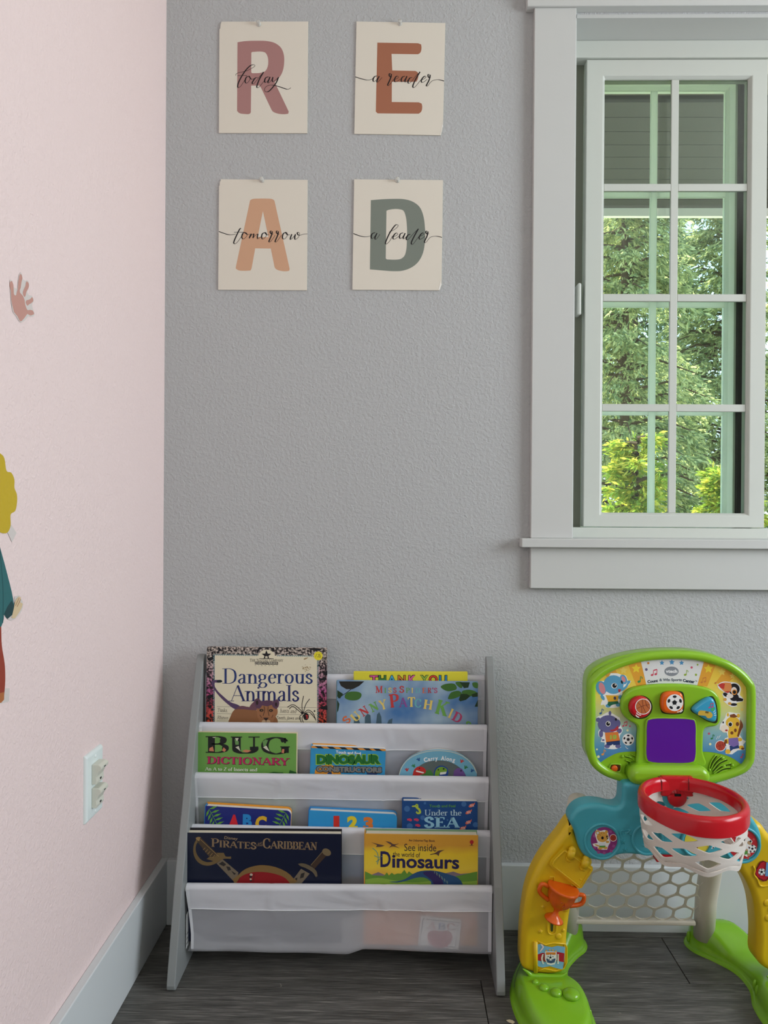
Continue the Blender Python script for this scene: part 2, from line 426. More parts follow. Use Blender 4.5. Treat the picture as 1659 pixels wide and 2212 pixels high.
def rect(x0, y0, x1, y1): return (x0, y0), (x1, y0), (x0, y1)
def resample(p, n=None):
    q = p + [p[0]]; ln = [0.0]
    for i in range(1, len(q)): ln.append(ln[-1] + math.hypot(q[i][0] - q[i - 1][0], q[i][1] - q[i - 1][1]))
    n = n or max(40, min(220, int(ln[-1] / 5.0))); out = []; j = 0
    for i in range(n):
        t = ln[-1] * i / n
        while ln[j + 1] < t: j += 1
        u = (t - ln[j]) / max(ln[j + 1] - ln[j], 1e-9)
        out.append((q[j][0] + (q[j + 1][0] - q[j][0]) * u, q[j][1] + (q[j + 1][1] - q[j][1]) * u))
    for _ in range(3): out = [((out[i - 1][0] + 2 * out[i][0] + out[(i + 1) % n][0]) / 4, (out[i - 1][1] + 2 * out[i][1] + out[(i + 1) % n][1]) / 4) for i in range(n)]
    return out
# plate: an outline on a vertical plane given real depth, with a rounded front edge
def offset(poly, d):
    n = len(poly); out = []
    area_ = sum(poly[i][0] * poly[(i + 1) % n][1] - poly[(i + 1) % n][0] * poly[i][1] for i in range(n))
    sgn = 1 if area_ > 0 else -1
    for i in range(n):
        a, b, c = poly[i - 1], poly[i], poly[(i + 1) % n]
        e1 = Vector((b[0] - a[0], b[1] - a[1])); e2 = Vector((c[0] - b[0], c[1] - b[1]))
        if e1.length < 1e-9: e1 = e2
        if e2.length < 1e-9: e2 = e1
        e1.normalize(); e2.normalize()
        nn = (Vector((-e1.y, e1.x)) + Vector((-e2.y, e2.x))) * sgn
        if nn.length < 1e-6: nn = Vector((-e1.y, e1.x)) * sgn
        nn.normalize()
        out.append((nn.x, nn.y))
    if n > 36:
        for _ in range(4): out = [((out[i - 1][0] + 2 * out[i][0] + out[(i + 1) % n][0]) / 4, (out[i - 1][1] + 2 * out[i][1] + out[(i + 1) % n][1]) / 4) for i in range(n)]
    return [(poly[i][0] + out[i][0] * d, poly[i][1] + out[i][1] * d) for i in range(n)]
def plate(name, m, pts, front, depth, parent, r=0.006, crop=ID, smooth=5, seg=4, dfun=None, back_r=0.0, crown=0.0):
    """pts: outline as seen in the photo on the plane y=-front (dfun(py) may tilt the plane); solid of given depth"""
    pts = [crop(p) for p in pts]
    if smooth: pts = resample(catmull(pts, max(smooth, 4), True))
    xz = []
    for p in pts:
        d = dfun(p[1]) if dfun else front
        q = P(p[0], p[1], d); xz.append((q.x, q.z, d))
    n = len(xz); base = [(a, b) for a, b, c in xz]
    dz = [c for a, b, c in xz]
    rings = []
    if back_r:
        rings.append((offset(base, back_r), depth)); rings.append((base, depth - back_r))
    else: rings.append((base, depth))
    for i in range(seg + 1):
        a = math.pi / 2 * i / seg
        rings.append((offset(base, r * (1 - math.cos(a))), r * (1 - math.sin(a))))
    vs = []; fs = []
    for pl, dd in rings:
        for i, (x, z) in enumerate(pl): vs.append((x, -(dz[i] - dd), z))
    for k in range(len(rings) - 1):
        for i in range(n):
            j = (i + 1) % n
            fs.append([k * n + i, k * n + j, (k + 1) * n + j, (k + 1) * n + i])
    def cap(k, flip):
        pl = rings[k][0]
        for t in tessellate_polygon([[Vector((x, z, 0)) for x, z in pl]]):
            fs.append([k * n + i for i in (t if not flip else (t[0], t[2], t[1]))])
    cap(0, False); cap(len(rings) - 1, True)
    o = obj(name, vs, fs, m, parent, smooth=True)
    import bmesh
    bm = bmesh.new(); bm.from_mesh(o.data); bmesh.ops.recalc_face_normals(bm, faces=bm.faces); bm.to_mesh(o.data); bm.free()
    o.data.polygons.foreach_set('use_smooth', [True] * len(o.data.polygons))
    md = o.modifiers.new('w', 'WEIGHTED_NORMAL'); md.keep_sharp = True
    return o
# ================================================================== the room
XL = -0.5335        # left wall plane
XR, YF, ZC = 2.62, -3.6, 2.62
M_grey = wallmat('grey_wall_paint', (185, 187, 187))
M_pink = wallmat('pink_wall_paint', (236, 215, 212), 0.8)
M_ceil = mat('ceiling_paint', (218, 216, 208), 0.8, 0.2)
M_trim = mat('white_trim_paint', (202, 204, 201), 0.38, 0.4)
M_base = mat('baseboard_paint', (212, 217, 218), 0.4, 0.4)
# opening of the window in the back wall
OX0 = (P(1247, 30, .018).x + P(1237, 1165, .018).x) / 2 - 0.004
OX1 = OX0 + 0.93
OZ1 = P(1400, 31, 0.0).z
OZ0 = P(1400, 1165, 0.035).z
WT = 0.16
mb = MB()
mb.box(XL - .1, OX0, 0, WT, -0.05, ZC).box(OX1, XR + .1, 0, WT, -0.05, ZC).box(OX0, OX1, 0, WT, -0.05, OZ0 - 0.02).box(OX0, OX1, 0, WT, OZ1, ZC)
tag(mb.build('wall_back', M_grey), kind='structure')
tag(MB().box(XL - .12, XL, YF, 0.0, -0.05, ZC).build('wall_left', M_pink), kind='structure')
wy0, wy1, wz0, wz1 = -2.25, -0.5, 0.85, 2.15
mb = MB()
mb.box(XR, XR + .12, YF, wy0, -.05, ZC).box(XR, XR + .12, wy1, 0, -.05, ZC).box(XR, XR + .12, wy0, wy1, -.05, wz0).box(XR, XR + .12, wy0, wy1, wz1, ZC)
tag(mb.build('wall_right', wallmat('warm_white_wall_paint', (190, 186, 180))), kind='structure')
tag(MB().box(XL - .1, XR + .1, YF - .12, YF, -.05, ZC).build('wall_front', MATS['warm_white_wall_paint']), kind='structure')
tag(MB().box(XL - .1, XR + .1, YF - .1, WT, ZC, ZC + .1).build('ceiling', M_ceil), kind='structure')
# side window on the right wall (outside the frame)
mb = MB().box(XR - .015, XR, wy0 - .09, wy0, wz0 - .09, wz1 + .09).box(XR - .015, XR, wy1, wy1 + .09, wz0 - .09, wz1 + .09).box(XR - .015, XR, wy0, wy1, wz1, wz1 + .09).box(XR - .015, XR, wy0, wy1, wz0 - .09, wz0)
tag(mb.build('trim_1', M_trim, bevel=.002), kind='structure')
w2 = empty('window_2', (XR + .05, (wy0 + wy1) / 2, (wz0 + wz1) / 2), kind='structure')
mb = MB().box(XR + .03, XR + .09, wy0, wy0 + .05, wz0, wz1).box(XR + .03, XR + .09, wy1 - .05, wy1, wz0, wz1).box(XR + .03, XR + .09, wy0, wy1, wz0, wz0 + .05).box(XR + .03, XR + .09, wy0, wy1, wz1 - .05, wz1).box(XR + .04, XR + .08, -1.40, -1.35, wz0, wz1)
mb.build('frame', M_trim, w2)
# baseboards
BH, BT = 0.148, 0.016
def base_mb(x0, x1, y0, y1): return MB().box(x0, x1, y0, y1, 0, BH)
tag(base_mb(XL + BT, XR, -BT, 0).build('baseboard_back', M_base, bevel=.002), kind='structure')
tag(base_mb(XL, XL + BT, YF, 0).build('baseboard_left', M_base, bevel=.002), kind='structure')
tag(base_mb(XR - BT, XR, YF, -BT).build('baseboard_right', M_base, bevel=.002), kind='structure')
# floor: grey-brown vinyl planks
def plankmat():
    m = mat('grey_brown_wood_plank', (90, 86, 82), 0.42, 0.35)
    n = m.node_tree.nodes; l = m.node_tree.links; b = n['Principled BSDF']
    t = n.new('ShaderNodeTexCoord'); oi = n.new('ShaderNodeObjectInfo')
    ad = n.new('ShaderNodeVectorMath'); ad.operation = 'ADD'
    sc1 = n.new('ShaderNodeVectorMath'); sc1.operation = 'SCALE'; sc1.inputs[3].default_value = 7.0
    cmb = n.new('ShaderNodeCombineXYZ')
    for i in range(3): l.new(oi.outputs['Random'], cmb.inputs[i])
    l.new(cmb.outputs[0], sc1.inputs[0]); l.new(t.outputs['Object'], ad.inputs[0]); l.new(sc1.outputs[0], ad.inputs[1])
    mp = n.new('ShaderNodeMapping'); mp.inputs['Scale'].default_value = (1.6, 18, 1)
    l.new(ad.outputs[0], mp.inputs[0])
    w1 = n.new('ShaderNodeTexNoise'); w1.inputs['Scale'].default_value = 2.2; w1.inputs['Detail'].default_value = 8; w1.inputs['Roughness'].default_value = .68; w1.inputs['Distortion'].default_value = 1.6
    l.new(mp.outputs[0], w1.inputs['Vector'])
    mp2 = n.new('ShaderNodeMapping'); mp2.inputs['Scale'].default_value = (7, 230, 1); l.new(ad.outputs[0], mp2.inputs[0])
    w2_ = n.new('ShaderNodeTexNoise'); w2_.inputs['Scale'].default_value = 2.6; w2_.inputs['Detail'].default_value = 4; w2_.inputs['Distortion'].default_value = .4
    l.new(mp2.outputs[0], w2_.inputs['Vector'])
    # cathedral rings
    mp3 = n.new('ShaderNodeMapping'); mp3.inputs['Scale'].default_value = (.55, 5.5, 1); l.new(ad.outputs[0], mp3.inputs[0])
    w3 = n.new('ShaderNodeTexNoise'); w3.inputs['Scale'].default_value = 1.6; w3.inputs['Detail'].default_value = 1.0; l.new(mp3.outputs[0], w3.inputs['Vector'])
    mu = n.new('ShaderNodeMath'); mu.operation = 'MULTIPLY'; mu.inputs[1].default_value = 26; l.new(w3.outputs[0], mu.inputs[0])
    sn = n.new('ShaderNodeMath'); sn.operation = 'SINE'; l.new(mu.outputs[0], sn.inputs[0])
    a1 = n.new('ShaderNodeMath'); a1.operation = 'MULTIPLY_ADD'; a1.inputs[1].default_value = .03; l.new(sn.outputs[0], a1.inputs[0])
    wm = n.new('ShaderNodeMath'); wm.operation = 'MULTIPLY'; wm.inputs[1].default_value = .62; l.new(w1.outputs[0], wm.inputs[0]); l.new(wm.outputs[0], a1.inputs[2])
    a2 = n.new('ShaderNodeMath'); a2.operation = 'MULTIPLY_ADD'; a2.inputs[1].default_value = .9; l.new(w2_.outputs[0], a2.inputs[0]); l.new(a1.outputs[0], a2.inputs[2])
    cr = n.new('ShaderNodeValToRGB'); e = cr.color_ramp.elements
    e[0].position = .52; e[0].color = (L(54), L(53), L(50), 1); e[1].position = 1.02; e[1].color = (L(138), L(136), L(130), 1)
    k = e.new(.72); k.color = (L(82), L(81), L(77), 1); k = e.new(.86); k.color = (L(102), L(100), L(96), 1)
    l.new(a2.outputs[0], cr.inputs[0])
    # pale scuffs
    sc2 = n.new('ShaderNodeTexNoise'); sc2.inputs['Scale'].default_value = 34; sc2.inputs['Detail'].default_value = 5; sc2.inputs['Distortion'].default_value = 2
    l.new(ad.outputs[0], sc2.inputs['Vector'])
    c2 = n.new('ShaderNodeValToRGB'); c2.color_ramp.elements[0].position = .73; c2.color_ramp.elements[1].position = .80
    l.new(sc2.outputs[0], c2.inputs[0])
    mx = n.new('ShaderNodeMix'); mx.data_type = 'RGBA'; l.new(c2.outputs[0], mx.inputs['Factor']); l.new(cr.outputs[0], mx.inputs['A']); mx.inputs['B'].default_value = (L(165), L(160), L(150), 1)
    l.new(mx.outputs['Result'], b.inputs['Base Color'])
    bu = n.new('ShaderNodeBump'); bu.inputs['Strength'].default_value = .35; bu.inputs['Distance'].default_value = .0012
    l.new(a2.outputs[0], bu.inputs['Height']); l.new(bu.outputs[0], b.inputs['Normal'])
    return m
M_plank = plankmat()
floor = MB().box(XL - .1, XR + .1, YF - .1, WT, -.06, -.004).build('floor', mat('floor_joint', (38, 36, 34), .8, .1))
tag(floor, kind='structure')
PWD, PLN = 0.166, 1.22
edges = [0.0] + [0.034 + PWD * i for i in range(23)]
random.seed(4)
pm = {}
xoff = [0.30, -0.36, 0.06, 0.62, -0.2, .4]
for i in range(len(edges) - 1):
    y1, y0 = -edges[i], -max(edges[i + 1], 0)
    if y0 < YF: y0 = YF
    x = XL - xoff[i % 6] - .45
    while x < XR:
        a, b = max(x, XL), min(x + PLN, XR)
        x += PLN
        if b - a < .01: continue
        key = (round(b - a, 3), round(y1 - y0, 3))
        if key not in pm:
            g = .0008
            me_o = MB().box(g, b - a - g, g, (y1 - y0) - g, -.006, 0).build('plank', M_plank, bevel=.0007, seg=1)
            pm[key] = me_o.data; o = me_o
        else:
            o = bpy.data.objects.new('plank', pm[key]); COL.objects.link(o)
            md = o.modifiers.new('bevel', 'BEVEL'); md.width = .0007; md.segments = 1; md.limit_method = 'ANGLE'
        o.parent = floor; o.location = (a, y0, 0)
# ================================================================== window
M_vinyl = mat('white_vinyl', (202, 206, 198), .35, .45)
M_vinyl2 = mat('outer_glow_vinyl', (246, 250, 244), .35, .45)  # lighter, translucent copy of the vinyl: outside glow put into the material
_n = M_vinyl2.node_tree.nodes; _l = M_vinyl2.node_tree.links; _t = _n.new('ShaderNodeBsdfTranslucent'); _t.inputs[0].default_value = (.93, 1.0, .93, 1)
_x = _n.new('ShaderNodeMixShader'); _x.inputs[0].default_value = .62; _l.new(_n['Principled BSDF'].outputs[0], _x.inputs[1]); _l.new(_t.outputs[0], _x.inputs[2]); _l.new(_x.outputs[0], _n['Material Output'].inputs[0])
M_dark = mat('dark_gasket', (34, 38, 36), .6, .3)
M_track = mat('track_vinyl', (150, 154, 140), .5, .4)
def glassmat():
    m = bpy.data.materials.new('window_glass'); m.use_nodes = True; n = m.node_tree.nodes; l = m.node_tree.links
    n.remove(n['Principled BSDF'])
    tr = n.new('ShaderNodeBsdfTransparent'); tr.inputs[0].default_value = (.945, .985, .955, 1)
    gl = n.new('ShaderNodeBsdfGlossy'); gl.inputs['Roughness'].default_value = .02
    fr = n.new('ShaderNodeFresnel'); fr.inputs[0].default_value = 1.5
    mx = n.new('ShaderNodeMixShader'); l.new(fr.outputs[0], mx.inputs[0]); l.new(tr.outputs[0], mx.inputs[1]); l.new(gl.outputs[0], mx.inputs[2])
    l.new(mx.outputs[0], n['Material Output'].inputs[0]); return m
M_glass = glassmat()
W = empty('window_1', ((OX0 + OX1) / 2, .1, (OZ0 + OZ1) / 2), kind='structure')
# jamb lining
mb = MB().box(OX0, OX1, 0.0, WT - .02, OZ1 - .008, OZ1).box(OX0, OX0 + .008, 0, WT - .02, OZ0, OZ1).box(OX1 - .008, OX1, 0, WT - .02, OZ0, OZ1)
mb.build('jamb', M_trim, W)
JZ = OZ1 - .008
# main frame (head, sill, sides)
fz1 = P(1400, 127, -.088).z; fz0 = P(1400, 1140, -.088).z
MB().box(OX0 + .008, OX1 - .008, .082, .155, fz1, JZ).build('head_frame', M_vinyl, W, bevel=.002)
MB().box(OX0 + .008, OX1 - .008, .082, .155, OZ0 - .018, fz0).build('sill_frame', M_vinyl, W, bevel=.002)
o = MB().box(OX0 + .008, OX0 + .02, .118, .155, fz0, fz1).box(OX1 - .05, OX1 - .008, .085, .155, fz0, fz1).build('side_frame', M_track, W, bevel=.001)
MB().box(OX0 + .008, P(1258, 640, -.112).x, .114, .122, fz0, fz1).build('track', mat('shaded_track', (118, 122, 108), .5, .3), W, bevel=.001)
MB().box(OX0 + .0105, OX0 + .0125, .110, .116, fz0, fz1).build('weather_strip', M_dark, W)
def sash(name, lab, d, x0, x1, y0, y1, gx0, gx1, gy0, gy1, vm, hms, m, th=.03, mw=.0175, gd=.012, extra=None):
    """d: front plane (negative = beyond the wall face); px rectangle outer and glass; vm: px of vertical bar; hms: px of cross bars"""
    X = lambda px, py: P(px, py, d).x
    Z = lambda px, py: P(px, py, d).z
    ym = (y0 + y1) / 2; xm = (x0 + x1) / 2
    a, b, c, e = X(x0, ym), X(x1, ym), Z(xm, y1), Z(xm, y0)
    ga, gb, gc, ge = X(gx0, ym), X(gx1, ym), Z(xm, gy1), Z(xm, gy0)
    Y0, Y1 = -d, -d + th
    # mitred frame: outer + bevelled inner lip
    li = .006
    v = []
    for (xx0, xx1, zz0, zz1, yy) in [(a, b, c, e, Y1), (a, b, c, e, Y0), (ga - li, gb + li, gc - li, ge + li, Y0), (ga, gb, gc, ge, Y0 + .008), (ga, gb, gc, ge, Y1)]:
        v += [(xx0, yy, zz0), (xx1, yy, zz0), (xx1, yy, zz1), (xx0, yy, zz1)]
    f = []
    for k in range(4):
        for i in range(4): f.append([k * 4 + i, k * 4 + (i + 1) % 4, (k + 1) * 4 + (i + 1) % 4, (k + 1) * 4 + i])
    for i in range(4): f.append([16 + i, 16 + (i + 1) % 4, (i + 1) % 4, i])
    s_ = obj(name, v, f, m, W, bevel=.0012, seg=1)
    if lab: s_['label'] = lab
    xs = [ga, gb]; cols = []
    vx = X(vm, 640) if vm else None
    if vx is not None:
        MB().box(vx - mw / 2, vx + mw / 2, Y0 + gd - .004, Y0 + gd + .004, gc, ge).build('muntin', m, s_, bevel=.001, seg=1)
        cols = [(ga, vx - mw / 2), (vx + mw / 2, gb)]
    else: cols = [(ga, gb)]
    zs = sorted([Z(vm or xm, h) for h in hms])
    for z in zs:
        for (q0, q1) in cols: MB().box(q0, q1, Y0 + gd - .004, Y0 + gd + .004, z - mw / 2, z + mw / 2).build('muntin', m, s_, bevel=.001, seg=1)
    bounds = [gc] + [q for z in zs for q in (z - mw / 2, z + mw / 2)] + [ge]
    for i in range(0, len(bounds), 2):
        for (q0, q1) in cols: MB().box(q0, q1, Y0 + gd, Y0 + gd + .001, bounds[i], bounds[i + 1]).build('pane', M_glass, s_)
    return s_, (a, b, c, e, ga, gb, gc, ge)
s1, g1 = sash('sash', 'inner sliding sash', -.088, 1264, 1655, 128, 1139, 1305, 1616, 168, 1108, 1458, [401.5, 641, 880], M_vinyl)
# dark strip on the near sash's left side, latch handle
hx = P(1251, 645, -.085)
mb = MB(); zc = hx.z
mb.box(hx.x - .003, hx.x + .006, .085, .12, zc - .038, zc + .038)
mb.build('latch_handle', mat('latch_white', (205, 208, 200), .4, .5), s1, bevel=.004, seg=3)
s2, g2 = sash('sash', 'outer sash set further outside', -.128, 1215, 1586, 160, 1150, 1280, 1568, 192, 1118, 1413, [416, 654.5, 889], M_vinyl2, th=.024, mw=.0165)
a2_, b2_ = g2[1], g1[1]
MB().box(a2_ + .001, a2_ + .010, .140, .155, fz0, fz1).build('meeting_stile', mat('green_grey_vinyl', (190, 204, 184), .4, .4), W)
MB().box(a2_ + .011, a2_ + .026, .130, .155, fz0, fz1).build('gasket', M_dark, W)
MB().box(a2_ + .027, a2_ + .045, .122, .155, fz0, fz1).build('meeting_stile', M_track, W, bevel=.002)
s3, g3 = sash('sash', 'right-hand sash', -.128, 1686, 2050, 128, 1139, 1700, 2010, 168, 1108, 1850, [401.5, 641, 880], M_vinyl2, th=.024)
# casings, header, stool, apron
cx0 = (P(1155.7, 13, .018).x + P(1145.7, 1164, .018).x) / 2
cw = OX0 - cx0
hz = P(1400, 12, .024).z
tag(MB().box(cx0, OX0 + .003, -.018, 0, OZ0, hz).build('trim_2', M_trim, bevel=.0012, seg=1), kind='structure')
tag(MB().box(OX1 - .003, OX1 + cw, -.018, 0, OZ0, hz).build('trim_3', M_trim, bevel=.0012, seg=1), kind='structure')
hx0 = P(1139, 5, .024).x
tag(MB().box(hx0, OX1 + cw + (cx0 - hx0), -.024, 0, hz, hz + .14).box(hx0 - .015, OX1 + cw + .03, -.04, 0, hz + .14, hz + .165).build('trim_4', M_trim, bevel=.0012, seg=1), kind='structure')
sx0 = P(1127, 1176, .036).x
tag(MB().box(sx0, OX1 + cw + .02, -.036, 0.0, OZ0 - .020, OZ0).box(OX0 + .0005, OX1 - .0005, 0.0, .085, OZ0 - .020, OZ0).build('trim_5', M_trim, bevel=.0015, seg=1), kind='structure')
az = P(1400, 1273, .018).z
tag(MB().box(cx0, OX1 + cw, -.018, 0, az, OZ0 - .020).build('trim_6', M_trim, bevel=.0012, seg=1), kind='structure')
# ================================================================== outside: eave, lawn, trees
ez = .95 + (1101 - 447) / 1661 * 3.05
ev = empty('porch_eave', (1.5, .8, ez), kind='structure')
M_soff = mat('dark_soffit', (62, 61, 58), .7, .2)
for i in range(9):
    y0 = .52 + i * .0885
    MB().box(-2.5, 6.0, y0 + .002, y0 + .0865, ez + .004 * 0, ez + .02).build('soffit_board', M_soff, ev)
MB().box(-2.5, 6.0, .16, .36, ez - .0, ez + .10).build('frieze_board', mat('frieze_grey', (150, 148, 132), .6, .3), ev)
MB().box(-2.5, 6.0, .36, .52, ez + .02, ez + .12).build('beam', mat('beam_brown', (105, 102, 88), .6, .3), ev)
MB().box(-2.5, 6.0, 1.318, 1.34, ez - .03, ez + .14).build('fascia', mat('fascia_white', (240, 238, 228), .5, .3), ev)
MB().box(-2.5, 6.0, .16, 1.34, ez + .141, ez + .19).build('roof', mat('roof_shingle', (70, 70, 72), .9, .1), ev)
tag(MB().box(-4, 8, .17, 2.3, -.55, -.50).build('bounce_slab', mat('pale_bounce_slab', (214, 208, 196), .8, .2)), kind='structure')  # unseen pale slab added to bounce sunlight up at the window head
tag(MB().box(-14, 22, .17, 40, -.75, -.55).build('lawn', mat('grass_green', (98, 120, 58), .9, .1, bump=(60, .8, .03))), kind='structure')
def leafmat(name, cols):
    m = bpy.data.materials.new(name); m.use_nodes = True; n = m.node_tree.nodes; l = m.node_tree.links; b = n['Principled BSDF']
    g = n.new('ShaderNodeNewGeometry'); cr = n.new('ShaderNodeValToRGB'); cr.color_ramp.interpolation = 'LINEAR'
    e = cr.color_ramp.elements
    for i, c in enumerate(cols):
        k = e[i] if i < 2 else e.new(.5)
        k.position = i / (len(cols) - 1); k.color = (L(c[0]), L(c[1]), L(c[2]), 1)
    l.new(g.outputs['Random Per Island'], cr.inputs[0]); l.new(cr.outputs[0], b.inputs['Base Color'])
    b.inputs['Roughness'].default_value = .55; b.inputs['Specular IOR Level'].default_value = .3
    tl = n.new('ShaderNodeBsdfTranslucent'); l.new(cr.outputs[0], tl.inputs[0])
    mx = n.new('ShaderNodeMixShader'); mx.inputs[0].default_value = .5
    l.new(b.outputs[0], mx.inputs[1]); l.new(tl.outputs[0], mx.inputs[2]); l.new(mx.outputs[0], n['Material Output'].inputs[0])
    return m
M_leafA = leafmat('fir_needles', [(112, 130, 88), (160, 172, 116), (200, 206, 140), (236, 232, 168)])
M_leafB = leafmat('bright_needles', [(110, 140, 56), (160, 186, 72), (212, 214, 96), (228, 210, 92)])
M_leafC = leafmat('dark_needles', [(66, 86, 58), (94, 118, 74), (124, 144, 90), (160, 172, 112)])
M_bark = mat('tree_bark', (96, 76, 58), .9, .1, bump=(30, .6, .02))
def tree(x, y, h, rad, z0, nb, m, lab, seed, leaf=.085, per=46, droop=.6, cat='tree', zlow=-.2):
    rnd = random.Random(seed)
    t = empty('conifer_tree' if cat == 'tree' else 'garden_shrub', (x, y, z0), label=lab, cat=cat, group='trees and shrubs beyond the window' )
    MB().tube([(x, y, z0), (x + .02, y, z0 + h * (.5 if cat == 'tree' else .2)), (x, y + .02, z0 + h * (1 if cat == 'tree' else .4))], [.06 * rad, .04 * rad, .012], n=8).build('trunk', M_bark, t, smooth=True)
    br = MB(); vs = []; fs = []
    for i in range(nb):
        f = (i + rnd.random()) / nb
        z = z0 + h * (.06 + .92 * f) if cat == 'tree' else z0 + h * (.1 + .8 * f)
        R_ = rad * (1 - .62 * f) * rnd.uniform(.7, 1.05)
        a = rnd.uniform(0, 2 * math.pi); ca, sa = math.cos(a), math.sin(a)
        pts = [Vector((x, y, z)), Vector((x + ca * R_ * .5, y + sa * R_ * .5, z + .10 * R_)), Vector((x + ca * R_, y + sa * R_, z - .22 * R_ * droop))]
        br.tube(pts, [.014, .009, .003], n=4, cap=False)
        for k in range(per):
            u = rnd.uniform(.02, 1.0) ** .8
            p = pts[0].lerp(pts[1], u * 2) if u < .5 else pts[1].lerp(pts[2], u * 2 - 1)
            side = rnd.uniform(-1, 1); q = p + Vector((-sa, ca, 0)) * side * .34 * R_ * (1.1 - u * .6) + Vector((0, 0, -abs(side) * .10 * R_))
            if rnd.random() < .25: q.z -= rnd.uniform(0, .22)
            # a drooping spray: five slim leaflets
            dirv = Vector((ca + rnd.uniform(-.9, .9), sa + rnd.uniform(-.9, .9), -droop + rnd.uniform(-.45, .5))).normalized()
            for j in range(5):
                dd = (dirv + Vector((rnd.uniform(-.7, .7), rnd.uniform(-.7, .7), rnd.uniform(-.6, .35)))).normalized()
                ln = leaf * rnd.uniform(.6, 1.25); sd_ = dd.cross(Vector((rnd.uniform(-1, 1), rnd.uniform(-1, 1), .4))).normalized() * ln * .15
                b0 = q + dirv * leaf * .35 * j
                n = len(vs)
                vs += [b0, b0 + dd * ln * .5 + sd_, b0 + dd * ln, b0 + dd * ln * .5 - sd_]
                fs.append([n, n + 1, n + 2, n + 3])
    br.build('branches', M_bark, t)['kind'] = 'stuff'
    o = obj('foliage', vs, fs, m, t); o['kind'] = 'stuff'
    return t
tree(1.85, 4.6, 5.2, .98, -.55, 170, M_leafA, 'green drooping conifer seen through the left-hand window panes', 3, leaf=.055, per=80)
tree(3.35, 6.2, 5.6, 1.1, -.55, 170, M_leafA, 'paler conifer with a bare branch seen through the right-hand window panes', 8, droop=.5, leaf=.062, per=80)
tree(2.9, 7.8, 6.5, 1.5, -.55, 120, M_leafC, 'darker conifer standing further back between the two nearer trees', 12, leaf=.09, per=60)
tree(0.3, 7.2, 6.2, 1.3, -.55, 100, M_leafC, 'dark conifer furthest to the left beyond the window', 31, leaf=.10, per=50)
tree(5.1, 7.4, 6.2, 1.3, -.55, 100, M_leafA, 'green conifer furthest to the right beyond the window', 33, leaf=.10, per=50)
tree(1.40, 2.75, 2.15, .34, -.55, 80, M_leafB, 'yellow-green shrub low behind the bottom left window panes', 21, leaf=.045, per=50, droop=.1, cat='shrub')
tree(2.08, 3.05, 1.95, .34, -.55, 80, M_leafB, 'yellow shrub low behind the bottom right window panes', 25, leaf=.045, per=50, droop=.1, cat='shrub')
# ================================================================== wall plate on the pink wall
pc = PX(198, 1692, XL)
plt = empty('outlet_plate', (XL, pc.y, pc.z))
tag(plt, 'white wall plate with two raised ribbed blocks on the pink wall', 'wall plate')
M_plate = mat('plate_white', (226, 236, 234), .35, .5); M_plug = mat('plug_cream', (214, 214, 200), .4, .5)
v = []; hw, hh = .0365, .0585
for (s_, dx) in [(1.0, 0), (1.0, .003), (.93, .0065)]:
    k = 1 if s_ == 1.0 else 0
    v += [(XL + dx, pc.y - hw * s_ + (0 if k else -.0 ), pc.z - hh + (.0 if k else .004)), (XL + dx, pc.y + hw * s_, pc.z - hh + (.0 if k else .004)), (XL + dx, pc.y + hw * s_, pc.z + hh - (.0 if k else .004)), (XL + dx, pc.y - hw * s_, pc.z + hh - (.0 if k else .004))]
f = [[k * 4 + i, k * 4 + (i + 1) % 4, (k + 1) * 4 + (i + 1) % 4, (k + 1) * 4 + i] for k in range(2) for i in range(4)] + [[8, 9, 10, 11]]
obj('faceplate', v, f, M_plate, plt, bevel=.0015)
for s_ in (-1, 1):
    zc = pc.z + s_ * .0205
    prof = [(.0, -.0175), (.011, -.0175), (.012, -.008), (.009, -.002), (.011, .006), (.0165, .010), (.0175, .014), (.013, .0175), (.0, .0175)]
    prof = [(0, -.0175), (.008, -.0175), (.0095, -.012), (.0085, -.004), (.012, .004), (.017, .009), (.017, .014), (.012, .0175), (0, .0175)]
    v = []; n = len(prof)
    for yy in (-.0165, .0165):
        for (a, b) in prof: v.append((XL + .0065 + a, pc.y + yy, zc + b))
    f = [[i, (i + 1) % n, n + (i + 1) % n, n + i] for i in range(n)] + [list(range(n))[::-1], list(range(n, 2 * n))]
    o = obj('raised_block', v, f, M_plug, plt, bevel=.0012)
    MB().box(XL + .0142, XL + .0165, pc.y - .003, pc.y + .003, zc - .012, zc - .009).box(XL + .0232, XL + .0238, pc.y - .004, pc.y + .003, zc + .010, zc + .0118).build('slot', mat('slot_dark', (60, 62, 58), .6, .2), o)
for s_ in (-1, 1):
    MB().lathe([(.003, 0), (.003, .0008), (.0015, .0014)], (XL + .0065, pc.y, pc.z + s_ * .0485), (1, 0, 0), 12).build('screw', mat('screw_white', (240, 246, 244), .25, .6), plt, smooth=True)
